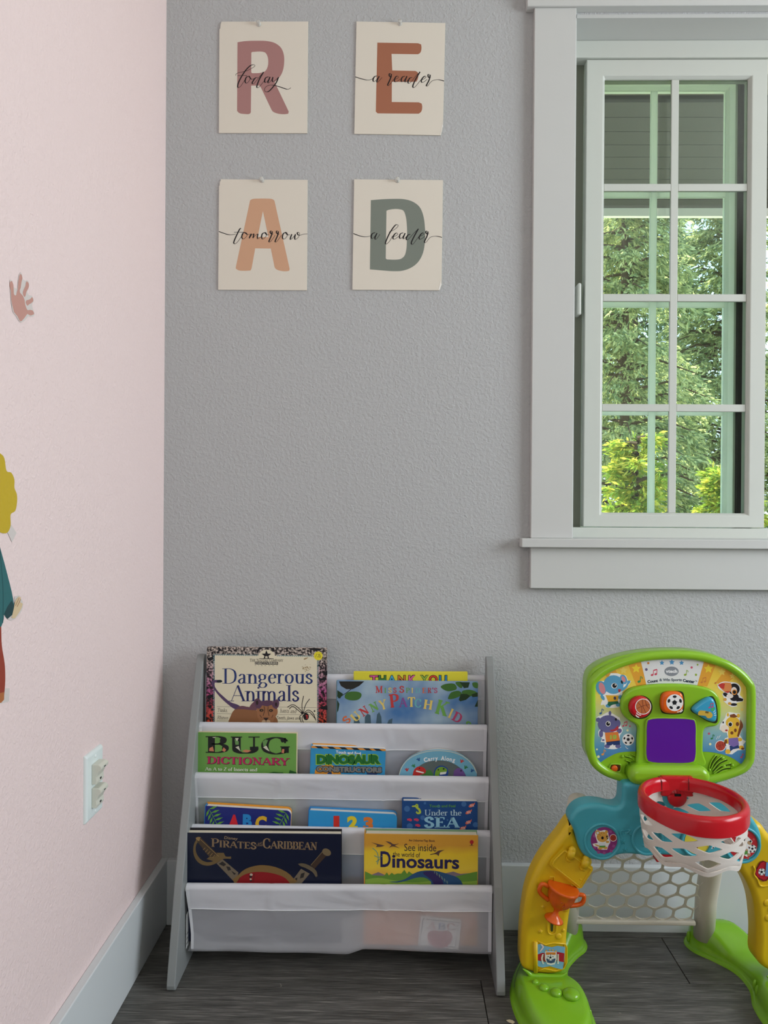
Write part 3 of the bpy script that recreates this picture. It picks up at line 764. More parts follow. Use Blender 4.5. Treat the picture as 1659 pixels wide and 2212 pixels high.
# ================================================================== wall decals on the pink wall
FW = Frame((XL + .0006, 0, 0), (1, 0, 0))
hd = empty('handprint_decal', PX(47, 640, XL), label='dusty pink handprint sticker on the pink wall', cat='wall decal')
clear = mat('sticker_margin', (214, 205, 200), .35, .5)
art(FW, 'clear_margin', clear, [[(285, 640), (320, 600), (365, 640), (410, 830), (520, 900), (570, 470), (612, 385), (660, 440), (680, 590), (770, 650), (800, 620), (850, 660), (875, 760), (850, 870), (820, 990), (870, 1080), (950, 1085), (1000, 1180), (1005, 1260), (965, 1330), (975, 1450), (1030, 1620), (1025, 1690), (960, 1715), (860, 1690), (700, 1860), (630, 1890), (570, 1850), (470, 1680), (400, 1600), (340, 1330), (310, 1000)]], hd, 0, HA)
pk = mat('dusty_pink_print', (196, 146, 134), .5, .3)
art(FW, 'palm_print', pk, [[(325, 650), (365, 660), (400, 760), (408, 880), (415, 1040), (450, 1082), (485, 1070), (500, 980), (535, 880), (545, 700), (575, 500), (615, 430), (650, 470), (672, 560), (640, 700), (620, 850), (590, 930), (600, 1000), (690, 1100), (735, 1220), (750, 1340), (790, 1470), (830, 1525), (900, 1510), (975, 1530), (1010, 1580), (1022, 1640), (930, 1680), (870, 1660), (815, 1630), (740, 1740), (650, 1845), (595, 1850), (520, 1700), (420, 1580), (370, 1380), (335, 1200), (325, 950), (290, 780), (295, 690)],
   [(800, 655), (840, 690), (865, 780), (840, 880), (790, 970), (755, 1110), (735, 1130), (700, 1080), (682, 1000), (710, 900), (760, 790), (775, 700)],
   [(955, 1125), (990, 1180), (992, 1250), (950, 1300), (880, 1340), (820, 1390), (790, 1350), (768, 1280), (790, 1225), (870, 1205), (915, 1175)]], hd, .0003, HA)
cdc = empty('child_decal', PX(5, 1200, XL), label='partly seen sticker of a yellow-haired child in a teal top and red trousers', cat='wall decal')
art(FW, 'clear_margin', clear, [[(90, 640), (132, 705), (95, 780), (60, 700)], [(40, 1940), (78, 1940), (72, 2045), (-60, 2080), (-60, 1990), (30, 1990)], [(115, 1210), (150, 1200), (185, 1270), (140, 1370), (90, 1400), (60, 1390), (110, 1330)]], cdc, 0, CH)
art(FW, 'hair', mat('mustard_hair_print', (196, 168, 42), .6, .3, bump=(90, .5, .002)), [[(-190, 80), (-60, 40), (0, 70), (35, 110), (52, 210), (90, 225), (115, 280), (115, 345), (135, 400), (135, 470), (120, 530), (85, 558), (85, 640), (65, 695), (30, 708), (-40, 690), (-120, 720), (-190, 690), (-230, 400)]], cdc, .0003, CH, 4)
art(FW, 'face', mat('face_print', (226, 190, 160), .6, .3), [ell(-110, 480, 85, 150)], cdc, .0006, CH)
art(FW, 'trousers', mat('brick_red_print', (150, 62, 46), .55, .3), [[(-220, 1400), (10, 1440), (15, 1600), (38, 1750), (42, 1880), (34, 1990), (-40, 2010), (-70, 1700), (-110, 2010), (-220, 2010)]], cdc, .0003, CH)
art(FW, 'shoe', mat('tan_shoe_print', (176, 108, 62), .55, .3), [[(34, 1970), (33, 2030), (10, 2055), (-60, 2065), (-60, 1995)]], cdc, .0006, CH)
art(FW, 'teal_top', mat('teal_print', (48, 104, 106), .55, .3), [[(-230, 820), (-20, 740), (4, 830), (50, 1000), (105, 1230), (112, 1290), (100, 1350), (60, 1388), (32, 1350), (28, 1400), (10, 1450), (-230, 1470)]], cdc, .0009, CH)
art(FW, 'cuff', mat('dark_teal_print', (32, 66, 70), .55, .3), [[(95, 1240), (114, 1295), (98, 1355), (62, 1388), (34, 1345), (60, 1290)]] + ribbon([(0, 830), (14, 1000), (26, 1200), (24, 1420)], 3), cdc, .0012, CH)
art(FW, 'hand', mat('hand_print', (214, 190, 152), .55, .3), [[(112, 1295), (125, 1240), (150, 1210), (168, 1218), (160, 1255), (182, 1268), (172, 1300), (150, 1340), (118, 1385), (92, 1382)]], cdc, .0015, CH)
art(FW, 'finger_lines', mat('brown_line_print', (160, 110, 82), .55, .3), ribbon([(122, 1285), (152, 1222)], 4, 0) + ribbon([(136, 1292), (165, 1232)], 4, 0), cdc, .0018, CH)
# ================================================================== four lettered prints with push pins
M_paper = mat('cream_card', (226, 220, 206), .7, .2); M_black = mat('script_black', (24, 20, 24), .5, .3)
def sheet(name, lab, outline, crop, letter, lm, script, pin, fold=None):
    c = crop(((outline[0][0] + outline[2][0]) / 2, (outline[0][1] + outline[2][1]) / 2))
    e = empty(name, P(c[0], c[1], .0), label=lab, cat='print', group='lettered prints pinned in a two by two block')
    pts = [crop(p) for p in outline]; n = len(pts)
    f_ = wallframe(.0035); b_ = wallframe(.0005)
    v = [f_.pt(*p) for p in pts]; v += [Vector((q.x, -.0005, q.z)) for q in v]
    fs = [list(range(n))] + [[i, (i + 1) % n, n + (i + 1) % n, n + i] for i in range(n)] + [list(range(2 * n - 1, n - 1, -1))]
    obj('card', v, fs, M_paper, e)
    art(f_, 'big_letter', lm, letter, e, .0003, crop)
    art(f_, 'script_lettering', M_black, strokes(script, pen), e, .0007, crop)
    if fold: art(f_, 'torn_edge', mat('torn_white', (246, 244, 236), .8, .1), [fold], e, .0010, crop)
    p = crop(pin); q = P(p[0], p[1], .0035)
    pe = MB().lathe([(.0012, 0), (.0050, .0002), (.0052, .0012), (.0032, .0025), (.0028, .007), (.0044, .0095), (.0048, .0105), (.0040, .0115), (.0012, .0117)], q, (0, -1, 0), 20)
    return pe, q
def clearplastic():
    m = mat('clear_plastic', (240, 240, 234), .10, .6); b = m.node_tree.nodes['Principled BSDF']
    b.inputs['Transmission Weight'].default_value = .45; b.inputs['IOR'].default_value = 1.4; return m
pins = []
pins.append(sheet('letter_print', 'cream print with a dusty rose letter R and the word today', [(245, 170), (1440, 168), (1428, 1707), (210, 1703), (217, 275), (230, 262), (232, 205), (243, 185)], CR,
  [{'o': [(466, 455), (560, 440), (740, 434), (870, 438), (980, 465), (1065, 530), (1103, 620), (1110, 720), (1090, 850), (1050, 930), (978, 1005), (1172, 1410), (1165, 1440), (1110, 1447), (1010, 1435), (955, 1410), (935, 1385), (790, 1080), (770, 1052), (655, 1052), (650, 1420), (635, 1440), (560, 1443), (490, 1430), (460, 1400)], 'h': [[(668, 588), (810, 585), (850, 600), (880, 650), (890, 710), (882, 790), (850, 850), (790, 875), (670, 882), (656, 870), (657, 600)]]}], mat('rose_print', (172, 128, 124), .6, .3),
  [[(440, 915), (445, 895), (480, 875), (540, 862), (600, 845), (660, 815), (703, 785), (700, 768), (680, 765), (640, 780), (580, 840), (520, 930), (480, 1010), (468, 1060), (478, 1080), (510, 1060), (550, 1000), (590, 940)], [(465, 918), (530, 912), (600, 915)],
   [(625, 925), (590, 935), (572, 980), (575, 1010), (600, 1015), (630, 980), (640, 940), (625, 920), (640, 945), (660, 965), (700, 955)],
   [(755, 945), (715, 945), (680, 990), (668, 1020), (690, 1025), (730, 980), (790, 905), (825, 865)], [(825, 865), (770, 960), (735, 1050), (735, 1078), (760, 1075), (800, 1030), (840, 980)],
   [(895, 930), (855, 945), (840, 985), (850, 1010), (880, 990), (915, 935)], [(915, 932), (895, 980), (885, 1010), (905, 1010), (945, 960)],
   [(955, 935), (945, 975), (955, 1000), (985, 980), (1030, 940)], [(1032, 935), (1000, 1010), (940, 1090), (890, 1135), (850, 1135), (838, 1100), (870, 1060), (930, 1045), (1000, 1055), (1080, 1080), (1150, 1102), (1190, 1092), (1197, 1078)]], (762, 210)))
pins.append(sheet('letter_print', 'cream print with a rust letter E and the words a reader', [(192, 168), (1418, 190), (1388, 1520), (1378, 1640), (1355, 1735), (162, 1715)], CE,
  [[(480, 460), (1040, 468), (1083, 485), (1088, 540), (1070, 600), (1040, 620), (675, 615), (685, 843), (1005, 850), (1038, 875), (1040, 950), (1020, 995), (1000, 1000), (680, 1000), (678, 1278), (1050, 1283), (1090, 1300), (1098, 1340), (1085, 1410), (1050, 1440), (485, 1435), (458, 1412)]], mat('rust_print', (166, 108, 82), .6, .3),
  [[(175, 932), (260, 958), (340, 975), (400, 965), (420, 950)], [(480, 918), (440, 930), (420, 970), (428, 995), (455, 985), (500, 925)], [(505, 922), (478, 975), (472, 1000), (490, 1000), (545, 940)],
   [(665, 885), (645, 890), (645, 920), (668, 935), (678, 925)], [(672, 892), (665, 940), (640, 1000), (622, 1040), (635, 1050), (670, 1015), (700, 970)], [(700, 972), (740, 960), (770, 940), (760, 922), (735, 930), (715, 970), (720, 998), (750, 995), (800, 960)],
   [(860, 922), (825, 935), (808, 975), (815, 998), (845, 985), (885, 925)], [(888, 922), (865, 975), (860, 1000), (885, 995), (920, 950)],
   [(960, 940), (925, 950), (902, 1000), (912, 1020), (945, 1000), (1010, 920), (1068, 865)], [(1068, 862), (1010, 960), (970, 1050), (975, 1078), (1000, 1070), (1050, 1010), (1090, 960)],
   [(1085, 975), (1120, 960), (1150, 935), (1135, 922), (1105, 945), (1085, 985), (1095, 1008), (1125, 1000), (1165, 965)], [(1200, 900), (1180, 900), (1180, 930), (1200, 945), (1215, 932)],
   [(1208, 903), (1195, 970), (1165, 1030), (1155, 1055), (1175, 1055), (1210, 1010), (1250, 980), (1320, 970), (1400, 990)]], (790, 200), [(1388, 1500), (1380, 1580), (1384, 1610), (1370, 1650), (1355, 1735), (1345, 1732), (1368, 1620)]))
pins.append(sheet('letter_print', 'cream print with a peach letter A and the word tomorrow', [(238, 110), (1432, 118), (1423, 1640), (200, 1632), (212, 205), (222, 195), (222, 150), (236, 130)], CA,
  [{'o': [(640, 400), (670, 383), (760, 376), (870, 376), (950, 385), (975, 405), (1185, 1345), (1180, 1370), (1150, 1377), (1060, 1372), (1000, 1350), (978, 1325), (925, 1065), (710, 1062), (660, 1340), (645, 1368), (560, 1372), (480, 1365), (442, 1340), (445, 1310)], 'h': [[(816, 548), (893, 908), (745, 905)]]}], mat('peach_print', (210, 166, 134), .6, .3),
  [[(210, 830), (280, 855), (350, 875), (410, 872), (440, 862)], [(515, 785), (495, 800), (450, 890), (420, 960), (415, 990), (435, 998), (470, 970), (520, 900), (545, 870)], [(418, 840), (490, 838), (570, 842)],
   [(575, 848), (540, 855), (525, 900), (535, 930), (565, 925), (600, 880), (590, 850), (575, 848), (600, 870), (640, 865)], [(658, 860), (640, 890), (628, 925)], [(628, 925), (665, 875), (690, 862), (685, 895), (678, 922)], [(678, 922), (715, 880), (745, 865), (740, 900), (745, 928), (775, 915), (800, 890)],
   [(845, 845), (810, 860), (798, 905), (810, 932), (840, 920), (868, 875), (860, 848), (845, 845), (870, 875), (900, 875)], [(940, 822), (920, 825), (920, 850), (945, 868), (957, 860)], [(945, 828), (935, 880), (905, 950), (900, 972), (920, 970), (960, 920), (985, 880)],
   [(1025, 822), (1005, 825), (1005, 850), (1030, 868), (1042, 860)], [(1030, 828), (1020, 880), (990, 950), (985, 972), (1005, 970), (1045, 920), (1070, 880)],
   [(1130, 842), (1098, 860), (1085, 905), (1095, 932), (1125, 925), (1155, 880), (1148, 848), (1130, 842), (1155, 875), (1190, 875)], [(1215, 868), (1200, 905), (1195, 940), (1225, 920), (1265, 870)], [(1265, 868), (1255, 910), (1262, 940), (1300, 915), (1322, 870), (1310, 842), (1290, 850), (1300, 875), (1330, 882), (1380, 865), (1432, 862)]], (806, 128)))
pins.append(sheet('letter_print', 'cream print with a grey-green letter D and the words a leader', [(160, 110), (1385, 122), (1365, 1560), (1335, 1640), (135, 1632)], CD,
  [{'o': [(390, 398), (560, 385), (720, 380), (850, 385), (970, 420), (1060, 490), (1110, 600), (1137, 800), (1137, 950), (1110, 1120), (1050, 1240), (960, 1320), (830, 1370), (700, 1377), (560, 1368), (377, 1352)], 'h': [[(605, 545), (640, 530), (810, 528), (840, 545), (870, 620), (888, 780), (887, 950), (875, 1100), (850, 1170), (800, 1208), (740, 1218), (610, 1215), (595, 1200)]]}], mat('grey_green_print', (126, 134, 124), .6, .3),
  [[(150, 858), (220, 885), (290, 902), (350, 900), (400, 885)], [(450, 845), (410, 860), (395, 900), (402, 925), (430, 915), (470, 855)], [(475, 852), (450, 905), (448, 932), (470, 930), (515, 868)],
   [(640, 840), (720, 800), (765, 755), (755, 735), (720, 750), (650, 850), (600, 960), (592, 995), (610, 1000), (650, 960), (690, 890)], [(690, 905), (730, 890), (760, 870), (745, 850), (715, 870), (695, 910), (700, 932), (730, 930), (775, 895)],
   [(835, 848), (798, 862), (785, 900), (792, 925), (820, 915), (860, 855)], [(863, 852), (840, 905), (838, 928), (860, 922), (895, 880)], [(935, 868), (900, 880), (878, 925), (888, 945), (915, 930), (985, 850), (1045, 795)],
   [(1045, 792), (990, 890), (950, 975), (952, 1003), (975, 1000), (1020, 940), (1060, 890)], [(1055, 900), (1090, 885), (1120, 865), (1108, 848), (1078, 870), (1055, 910), (1062, 935), (1090, 930), (1135, 895)],
   [(1170, 825), (1152, 825), (1150, 850), (1172, 868), (1190, 858)], [(1178, 830), (1165, 890), (1135, 955), (1130, 980), (1150, 980), (1190, 930), (1220, 905), (1290, 895), (1370, 910)]], (758, 130), [(1365, 1430), (1355, 1540), (1365, 1560), (1350, 1600), (1335, 1640), (1322, 1638), (1345, 1540)]))
for (pe, q), lt in zip(pins, 'READ'):
    o = obj('push_pin', [v - q for v in pe.v], pe.f, clearplastic(), smooth=True)
    o.location = q
    tag(o, 'clear plastic push pin holding the letter %s print' % lt, 'push pin', 'clear push pins')
# ================================================================== sling bookrack
M_rack = mat('grey_rack_paint', (141, 145, 144), .42, .4)
M_rod = mat('white_dowel', (224, 226, 224), .45, .4)
def fabricmat(name='sheer_sling_fabric', t_=.36, tl_=.34):
    m = mat(name, (240, 242, 248), .36, .35)
    n = m.node_tree.nodes; l = m.node_tree.links; b = n['Principled BSDF']
    b.inputs['Sheen Weight'].default_value = .25
    t = n.new('ShaderNodeTexCoord'); no = n.new('ShaderNodeTexNoise'); bu = n.new('ShaderNodeBump'); mp = n.new('ShaderNodeMapping')
    mp.inputs['Rotation'].default_value = (0, .5, 0); mp.inputs['Scale'].default_value = (1.0, 1, 2.3)
    no.inputs['Scale'].default_value = 8; no.inputs['Detail'].default_value = 1.5; no.inputs['Distortion'].default_value = .8
    bu.inputs['Strength'].default_value = .7; bu.inputs['Distance'].default_value = .008
    l.new(t.outputs['Object'], mp.inputs[0]); l.new(mp.outputs[0], no.inputs['Vector']); l.new(no.outputs[0], bu.inputs['Height']); l.new(bu.outputs[0], b.inputs['Normal'])
    tr = n.new('ShaderNodeBsdfTransparent'); tl = n.new('ShaderNodeBsdfTranslucent'); tl.inputs[0].default_value = (.7, .7, .74, 1)
    m1 = n.new('ShaderNodeMixShader'); m1.inputs[0].default_value = tl_; m2 = n.new('ShaderNodeMixShader'); m2.inputs[0].default_value = t_
    l.new(b.outputs[0], m1.inputs[1]); l.new(tl.outputs[0], m1.inputs[2]); l.new(m1.outputs[0], m2.inputs[1]); l.new(tr.outputs[0], m2.inputs[2])
    l.new(m2.outputs[0], n['Material Output'].inputs[0]); return m
M_fab = fabricmat()
M_fab2 = fabricmat('doubled_sling_fabric', .06, .20)
M_seam = mat('white_stitching', (240, 242, 244), .5, .3)
rack = empty('sling_bookrack', (-0.115, -0.14, 0), label='grey wooden bookrack with four white fabric slings full of picture books', cat='bookrack')
XA, XB = -0.445, 0.2185          # outer faces of the side panels
PT = 0.017
ztop = P(1056, 1419, .03).z
def side(x0, x1):
    # (d, z) outline
    pr = [(.020, .0), (.020, ztop - .004), (.024, ztop), (.036, ztop), (.050, ztop - .016), (.055, ztop - .03), (.105, .47), (.155, .325), (.206, .19), (.252, .03), (.257, .012), (.256, .004), (.250, .0)]
    v = [(x0, -d, z) for d, z in pr] + [(x1, -d, z) for d, z in pr]; n = len(pr)
    f = [[i, (i + 1) % n, n + (i + 1) % n, n + i] for i in range(n)] + [list(range(n))[::-1], list(range(n, 2 * n))]
    return obj('side_panel', v, f, M_rack, rack, bevel=.0018)
side(XA, XA + PT); side(XB - PT, XB)
# rods: (d, centre px y left, right)
tiers = [(.022, 1462, 1467, 441, 1046), (.073, 1568, 1574, 432, 1051), (.108, 1677, 1687, 421, 1055), (.132, 1789, 1803, 413, 1058), (.184, 1917, 1922, 404, 1062)]
RR = .0088
rz = []
for d, yl, yr, xl, xr in tiers:
    a = P(xl, yl, d); b = P(xr, yr, d); z = (a.z + b.z) / 2
    rz.append((d, a.z, b.z, a.x, b.x))
    MB().tube([(XA + PT - .002, -d, a.z), (XB - PT + .002, -d, b.z)], .0079, n=14).build('dowel', M_rod, rack, smooth=True)
rnd = random.Random(5)
slings = []
def sling(k):
    d, zl, zr, xl, xr = rz[k]
    drop = [.215, .140, .130, .112, .118][k]; back = [.0, .010, .016, .006, .004][k]
    prof = []      # (dd relative to rod centre, dz)
    for a in (200, 160, 120, 90, 60, 30, 0, -15):
        t = math.radians(a); prof.append((RR * 1.02 * math.cos(t), RR * 1.02 * math.sin(t)))
    steps = 16
    for i in range(1, steps + 1):
        u = i / steps
        prof.append((RR - (back + .004) * math.sin(u * math.pi / 2) * (1 if k < 4 else .8), -.004 - drop * u))
    if k:
        bw = .030 if k != 4 else .034; e = prof[-1]
        for a in (30, 60, 90, 120, 150, 180):
            t = math.radians(a); prof.append((e[0] - bw / 2 * (1 - math.cos(t)), e[1] - .012 * math.sin(t)))
        prof.append((prof[-1][0] - .002, e[1] + .05))
    NX = 90; v = []; f = []; m = len(prof)
    cre = [(0.285, .0018), (0.655, .0022), (.78, .0012)]
    for i in range(NX + 1):
        u = i / NX; x = xl + (xr - xl) * u; z0 = zl + (zr - zl) * u
        for j, (a, b) in enumerate(prof):
            s = min(1, max(0, (j - 5) / 6.0)); fall = math.exp(-max(0, j - 9) / 7.0)
            off = sum(h * math.exp(-((u - c - .012 * math.sin(j * .7 + k)) / .006) ** 2) for c, h in cre) * fall * (.5 + s)
            nn = noise.noise(Vector((x * 9 + k * 7, b * 16 + x * 5, k * 3.1))) * .0034 * s
            if j >= 22: off = 0
            dx = 0
            zz = b
            if k == 4 and j > 10:
                uu = (j - 10) / max(1, 23 - 10); hem = (.001 + .005 * u / .53) if u < .53 else (.006 - .011 * (u - .53) / .05 if u < .58 else -.005 + .008 * (u - .58) / .42); zz = b - hem * min(1, uu)
            if k == 4 and j > 7 and j <= 24: dx = (.5 - u) * .0 + (.5 - u) * -.0 + (.006 if u < .5 else -.003) * (abs(u - .5) * 2) ** 8 * 0 + .010 * (1 - u) ** 12 * min(1, (j - 7) / 12.0)
            v.append((x + dx, -(d + a + off + nn), z0 + zz))
    for i in range(NX):
        for j in range(m - 1):
            f.append([i * m + j, (i + 1) * m + j, (i + 1) * m + j + 1, i * m + j + 1])
    o = obj('fabric_sling', v, f, M_fab, rack, smooth=True)
    hj = 8 + int(round(.033 / (drop / 16.0)))
    o.data.materials.append(M_fab2)
    o.data.polygons.foreach_set('material_index', [1 if (i % (m - 1)) < hj else 0 for i in range(NX * (m - 1))])
    # stitched hem line below the rod and doubled side hems
    hj = 8 + int(round(.033 / (drop / 16.0)))
    sv = []
    for i in range(NX + 1):
        p = Vector(v[i * m + hj]); sv.append(p + Vector((0, -.0008, 0)))
    MB().tube(sv, .0008, n=5).build('seam', M_seam, o, smooth=True)
    for i0, i1 in ((0, 1), (NX - 1, NX)):
        hv = []; 
        for j in range(5, 24):
            hv += [Vector(v[i0 * m + j]) + Vector((0, -.0009, 0)), Vector(v[i1 * m + j]) + Vector((0, -.0009, 0))]
        hf = [[2 * q, 2 * q + 1, 2 * q + 3, 2 * q + 2] for q in range(len(hv) // 2 - 1)]
        obj('side_hem', hv, hf, mat('hem_fabric', (226, 228, 232), .5, .3), o)
    return o
for k in range(5): slings.append(sling(k))
# care label hanging inside the left panel of the lowest sling
d4, zl4 = rz[4][0], rz[4][1]
o = MB().box(XA + PT + .002, XA + PT + .0026, -d4 - .002, -d4 + .014, zl4 - .125, zl4 - .055).build('care_label', mat('label_white', (232, 234, 232), .6, .2), rack)
MB().box(XA + PT + .0027, XA + PT + .003, -d4 + .000, -d4 + .011, zl4 - .118, zl4 - .116).box(XA + PT + .0027, XA + PT + .003, -d4 + .0, -d4 + .009, zl4 - .108, zl4 - .106).box(XA + PT + .0027, XA + PT + .003, -d4 + .0, -d4 + .010, zl4 - .098, zl4 - .096).build('label_print', mat('label_grey', (120, 122, 122), .6, .2), o)
# ================================================================== books
GRP = "children's books standing in the sling bookrack"
M_page = mat('page_paper', (226, 218, 196), .8, .15, bump=(400, .5, .0006)); M_pagew = mat('board_page_white', (232, 230, 222), .6, .2)
class Book: pass
def book(name, lab, TL, TR_, dt, lean, zb, thick, cov, back=None, pages=None, corner=0.0, back_up=0.0, hard=True, spine=None, inset=.003, right_inset=None, cat='book', lid=.0022):
    """TL, TR: top corners of the front cover in the photo on plane d=dt; lean: how far the cover comes forward per metre going down; zb: height of its foot"""
    A = P(TL[0], TL[1], dt); B = P(TR_[0], TR_[1], dt)
    U = (B - A); Wd = U.length; U.normalize()
    Vd = Vector((0, -lean, -1)); Vd = (Vd - U * Vd.dot(U)).normalized()
    N = Vd.cross(U).normalized()
    H = (A.z - zb) / -Vd.z
    b = Book(); b.U, b.V, b.N, b.A, b.W, b.H = U, Vd, N, A, Wd, H
    c = A + U * Wd / 2 + Vd * H - N * thick / 2
    e = empty(name, c, label=lab, cat=cat, group=GRP); b.e = e
    b.f = Frame(A, N)
    def W3(u, v, n): return A + U * u + Vd * v + N * n
    b.W3 = W3
    def prism(nm, u0, u1, v0, v1, n0, n1, m, par=e, cr=0.0, bev=.0004):
        if cr:
            pts = []
            for (cx_, cy_, a0) in [(u0 + (0 if cr and corner_left else 0), v0, 180)]: pass
            pts = [(u0, v1), (u0, v0)]
            for a in range(-90, 1, 15):
                t = math.radians(a); pts.append((u1 - cr + cr * math.cos(t), v0 + cr + cr * math.sin(t)))
            pts.append((u1, v1))
        else: pts = [(u0, v1), (u0, v0), (u1, v0), (u1, v1)]
        n = len(pts); vs = [W3(u, v, n1) for u, v in pts] + [W3(u, v, n0) for u, v in pts]
        fs = [list(range(n))[::-1], list(range(n, 2 * n))] + [[i, (i + 1) % n, n + (i + 1) % n, n + i] for i in range(n)]
        return obj(nm, vs, fs, m, par, bevel=bev, seg=1)
    corner_left = False
    b.prism = prism
    ri = inset if right_inset is None else right_inset
    b.cover = prism('front_cover', 0, Wd, 0, H, -lid, 0, cov, cr=corner)
    prism('back_cover', 0, Wd, -back_up, H, -thick, -thick + lid, back or cov, cr=corner)
    prism('page_block', .002, Wd - ri, inset, H - .002, -thick + lid, -lid, pages or M_page, cr=corner)
    prism('spine', -.0012, .0012, -back_up * .3, H, -thick + .0002, -.0002, spine or cov, bev=.0005)
    if hard: prism('hinge_groove', .0055, .0066, .0005, H - .0005, -.0004, .00005, mat('groove_' + (cov.name), [0, 0, 0], .5, .3) if False else cov, bev=.0001)
    return b
def A_(b, name, rgb, polys, lift=.0004, crop=ID, smooth=0): return art(b.f, name, ink(rgb), polys, b.e, lift, crop, smooth)
def TX(b, name, rgb, faces, TL, TR_, BL, lift=.0009, crop=ID, bend=0.0): return text(b.f, name, ink(rgb), faces, TL, TR_, BL, b.e, lift, crop, bend)
def glyphs(b, name, chars, lift, crop, fn):
    """chars: (char, cx, cy, w, h, angle_deg, rgb) one mesh per colour"""
    by = {}
    for (ch, cx_, cy_, w_, h_, an, rgb) in chars:
        a = math.radians(an); ux, uy = math.cos(a) * w_, math.sin(a) * w_; vx, vy = -math.sin(a) * h_, math.cos(a) * h_
        o_ = (cx_ - ux / 2 - vx / 2, cy_ - uy / 2 - vy / 2)
        for f in fn(ch): by.setdefault(rgb, []).append([(o_[0] + u * ux + v * vx, o_[1] + u * uy + v * vy) for u, v in f])
    for rgb, pl in by.items(): A_(b, name, rgb, pl, lift, crop)
# --- tier 1 : Dangerous Animals
def rockmat():
    m = mat('lichen_rock_print', (120, 90, 100), .35, .4); n = m.node_tree.nodes; l = m.node_tree.links; b = n['Principled BSDF']
    t = n.new('ShaderNodeTexCoord'); no = n.new('ShaderNodeTexNoise'); no.inputs['Scale'].default_value = 210; no.inputs['Detail'].default_value = 5
    cr = n.new('ShaderNodeValToRGB'); e = cr.color_ramp.elements; e[0].position = .44; e[0].color = (L(24), L(22), L(32), 1); e[1].position = .60; e[1].color = (1, 1, 1, 1)
    sp_ = n.new('ShaderNodeSeparateXYZ'); c2 = n.new('ShaderNodeValToRGB'); mr = n.new('ShaderNodeMapRange')
    mr.inputs[1].default_value = .13; mr.inputs[2].default_value = .27
    e = c2.color_ramp.elements; e[0].position = 0; e[0].color = (L(214), L(80), L(50), 1); e[1].position = 1; e[1].color = (L(206), L(192), L(180), 1)
    k = e.new(.25); k.color = (L(196), L(70), L(80), 1); k = e.new(.5); k.color = (L(190), L(96), L(150), 1); k = e.new(.78); k.color = (L(200), L(160), L(168), 1)
    mx = n.new('ShaderNodeMix'); mx.data_type = 'RGBA'; mx.blend_type = 'MULTIPLY'; mx.inputs['Factor'].default_value = 1
    l.new(t.outputs['Object'], no.inputs['Vector']); l.new(no.outputs[0], cr.inputs[0]); l.new(t.outputs['Object'], sp_.inputs[0]); l.new(sp_.outputs['Z'], mr.inputs[0]); l.new(mr.outputs[0], c2.inputs[0])
    l.new(cr.outputs[0], mx.inputs['A']); l.new(c2.outputs[0], mx.inputs['B']); l.new(mx.outputs['Result'], b.inputs['Base Color'])
    return m
M_rock = rockmat()
z1b = rz[1][1] - .125
b = book('picture_book', 'tall Dangerous Animals hardback with a big cat and spider, top left of the rack', (448, 1398), (706, 1401), .050, .02, z1b, .012, M_rock, pages=mat('tan_page', (206, 160, 120), .7, .2), back_up=.0, hard=False, inset=.0015)
A_(b, 'cream_panel', (226, 218, 190), [[(165, 218), (1245, 230), (1245, 1250), (165, 1250)]], .0004, C1)
rope = []
for i in range(44):
    y = 225 + i * 20
    for x in (148, 1244): rope.append([(x, y), (x + 18, y - 14), (x + 18, y - 4), (x, y + 10)])
for i in range(54):
    x = 160 + i * 20
    if 600 < x < 810: continue
    rope.append([(x, 224 + i * .3), (x + 10, 208 + i * .3), (x + 20, 208 + i * .3), (x + 10, 224 + i * .3)])
A_(b, 'rope_border', (112, 146, 150), rope, .0006, C1)
A_(b, 'cream_arch', (226, 218, 190), [ell(712, 235, 88, 72)], .0005, C1)
A_(b, 'star_emblem', (26, 24, 30), [star(710, 222, 54, .42, 5), ribbon([(634, 256), (786, 256)], 5, 0)[0], ell(710, 240, 24, 18)], .0007, C1)
A_(b, 'star_emblem', (210, 204, 180), [ell(710, 242, 15, 11, n=12)], .0009, C1)
TX(b, 'publisher_lettering', (40, 40, 46), serif('THE NATURE COMPANY', .14, .07, small=.78), *rect(535, 258, 888, 290), crop=C1)
A_(b, 'publisher_bar', (22, 22, 26), [[(590, 290), (832, 292), (832, 321), (590, 319)]], .0007, C1)
TX(b, 'publisher_lettering', (214, 208, 186), sans('DISCOVERIES', .02), *rect(597, 295, 826, 315), lift=.0010, crop=C1)
TX(b, 'publisher_lettering', (60, 58, 60), sans('L  I  B  R  A  R  Y', .0), *rect(590, 325, 832, 333), crop=C1)
TX(b, 'title_lettering', (36, 56, 112), serif('Dangerous', .135, .035, .0), *rect(244, 360, 1198, 565), crop=C1)
TX(b, 'title_lettering', (36, 44, 100), serif('Animals', .135, .035, .0), *rect(315, 535, 1055, 712), crop=C1)
A_(b, 'ruled_line', (120, 112, 98), [[(188, y), (1238, y + 12), (1238, y + 15), (188, y + 3)] for y in (760, 836, 910)], .0006, C1)
TX(b, 'small_lettering', (50, 48, 48), serif('Tusks,', .10, .05), (197, 780), (305, 782), (190, 822), crop=C1)
TX(b, 'small_lettering', (50, 48, 48), serif('Rhinos', .10, .05), (197, 858), (312, 860), (190, 896), crop=C1)
TX(b, 'small_lettering', (50, 48, 48), serif('hants and', .10, .05), (858, 784), (1030, 790), (850, 826), crop=C1)
TX(b, 'small_lettering', (50, 48, 48), sans('Teeth, Jaws and'), (816, 862), (1075, 868), (806, 906), crop=C1)
A_(b, 'small_lettering', (50, 48, 48), [ell(1217, 810, 9, n=12), ell(820, 905, 9, n=12)], .0007, C1)
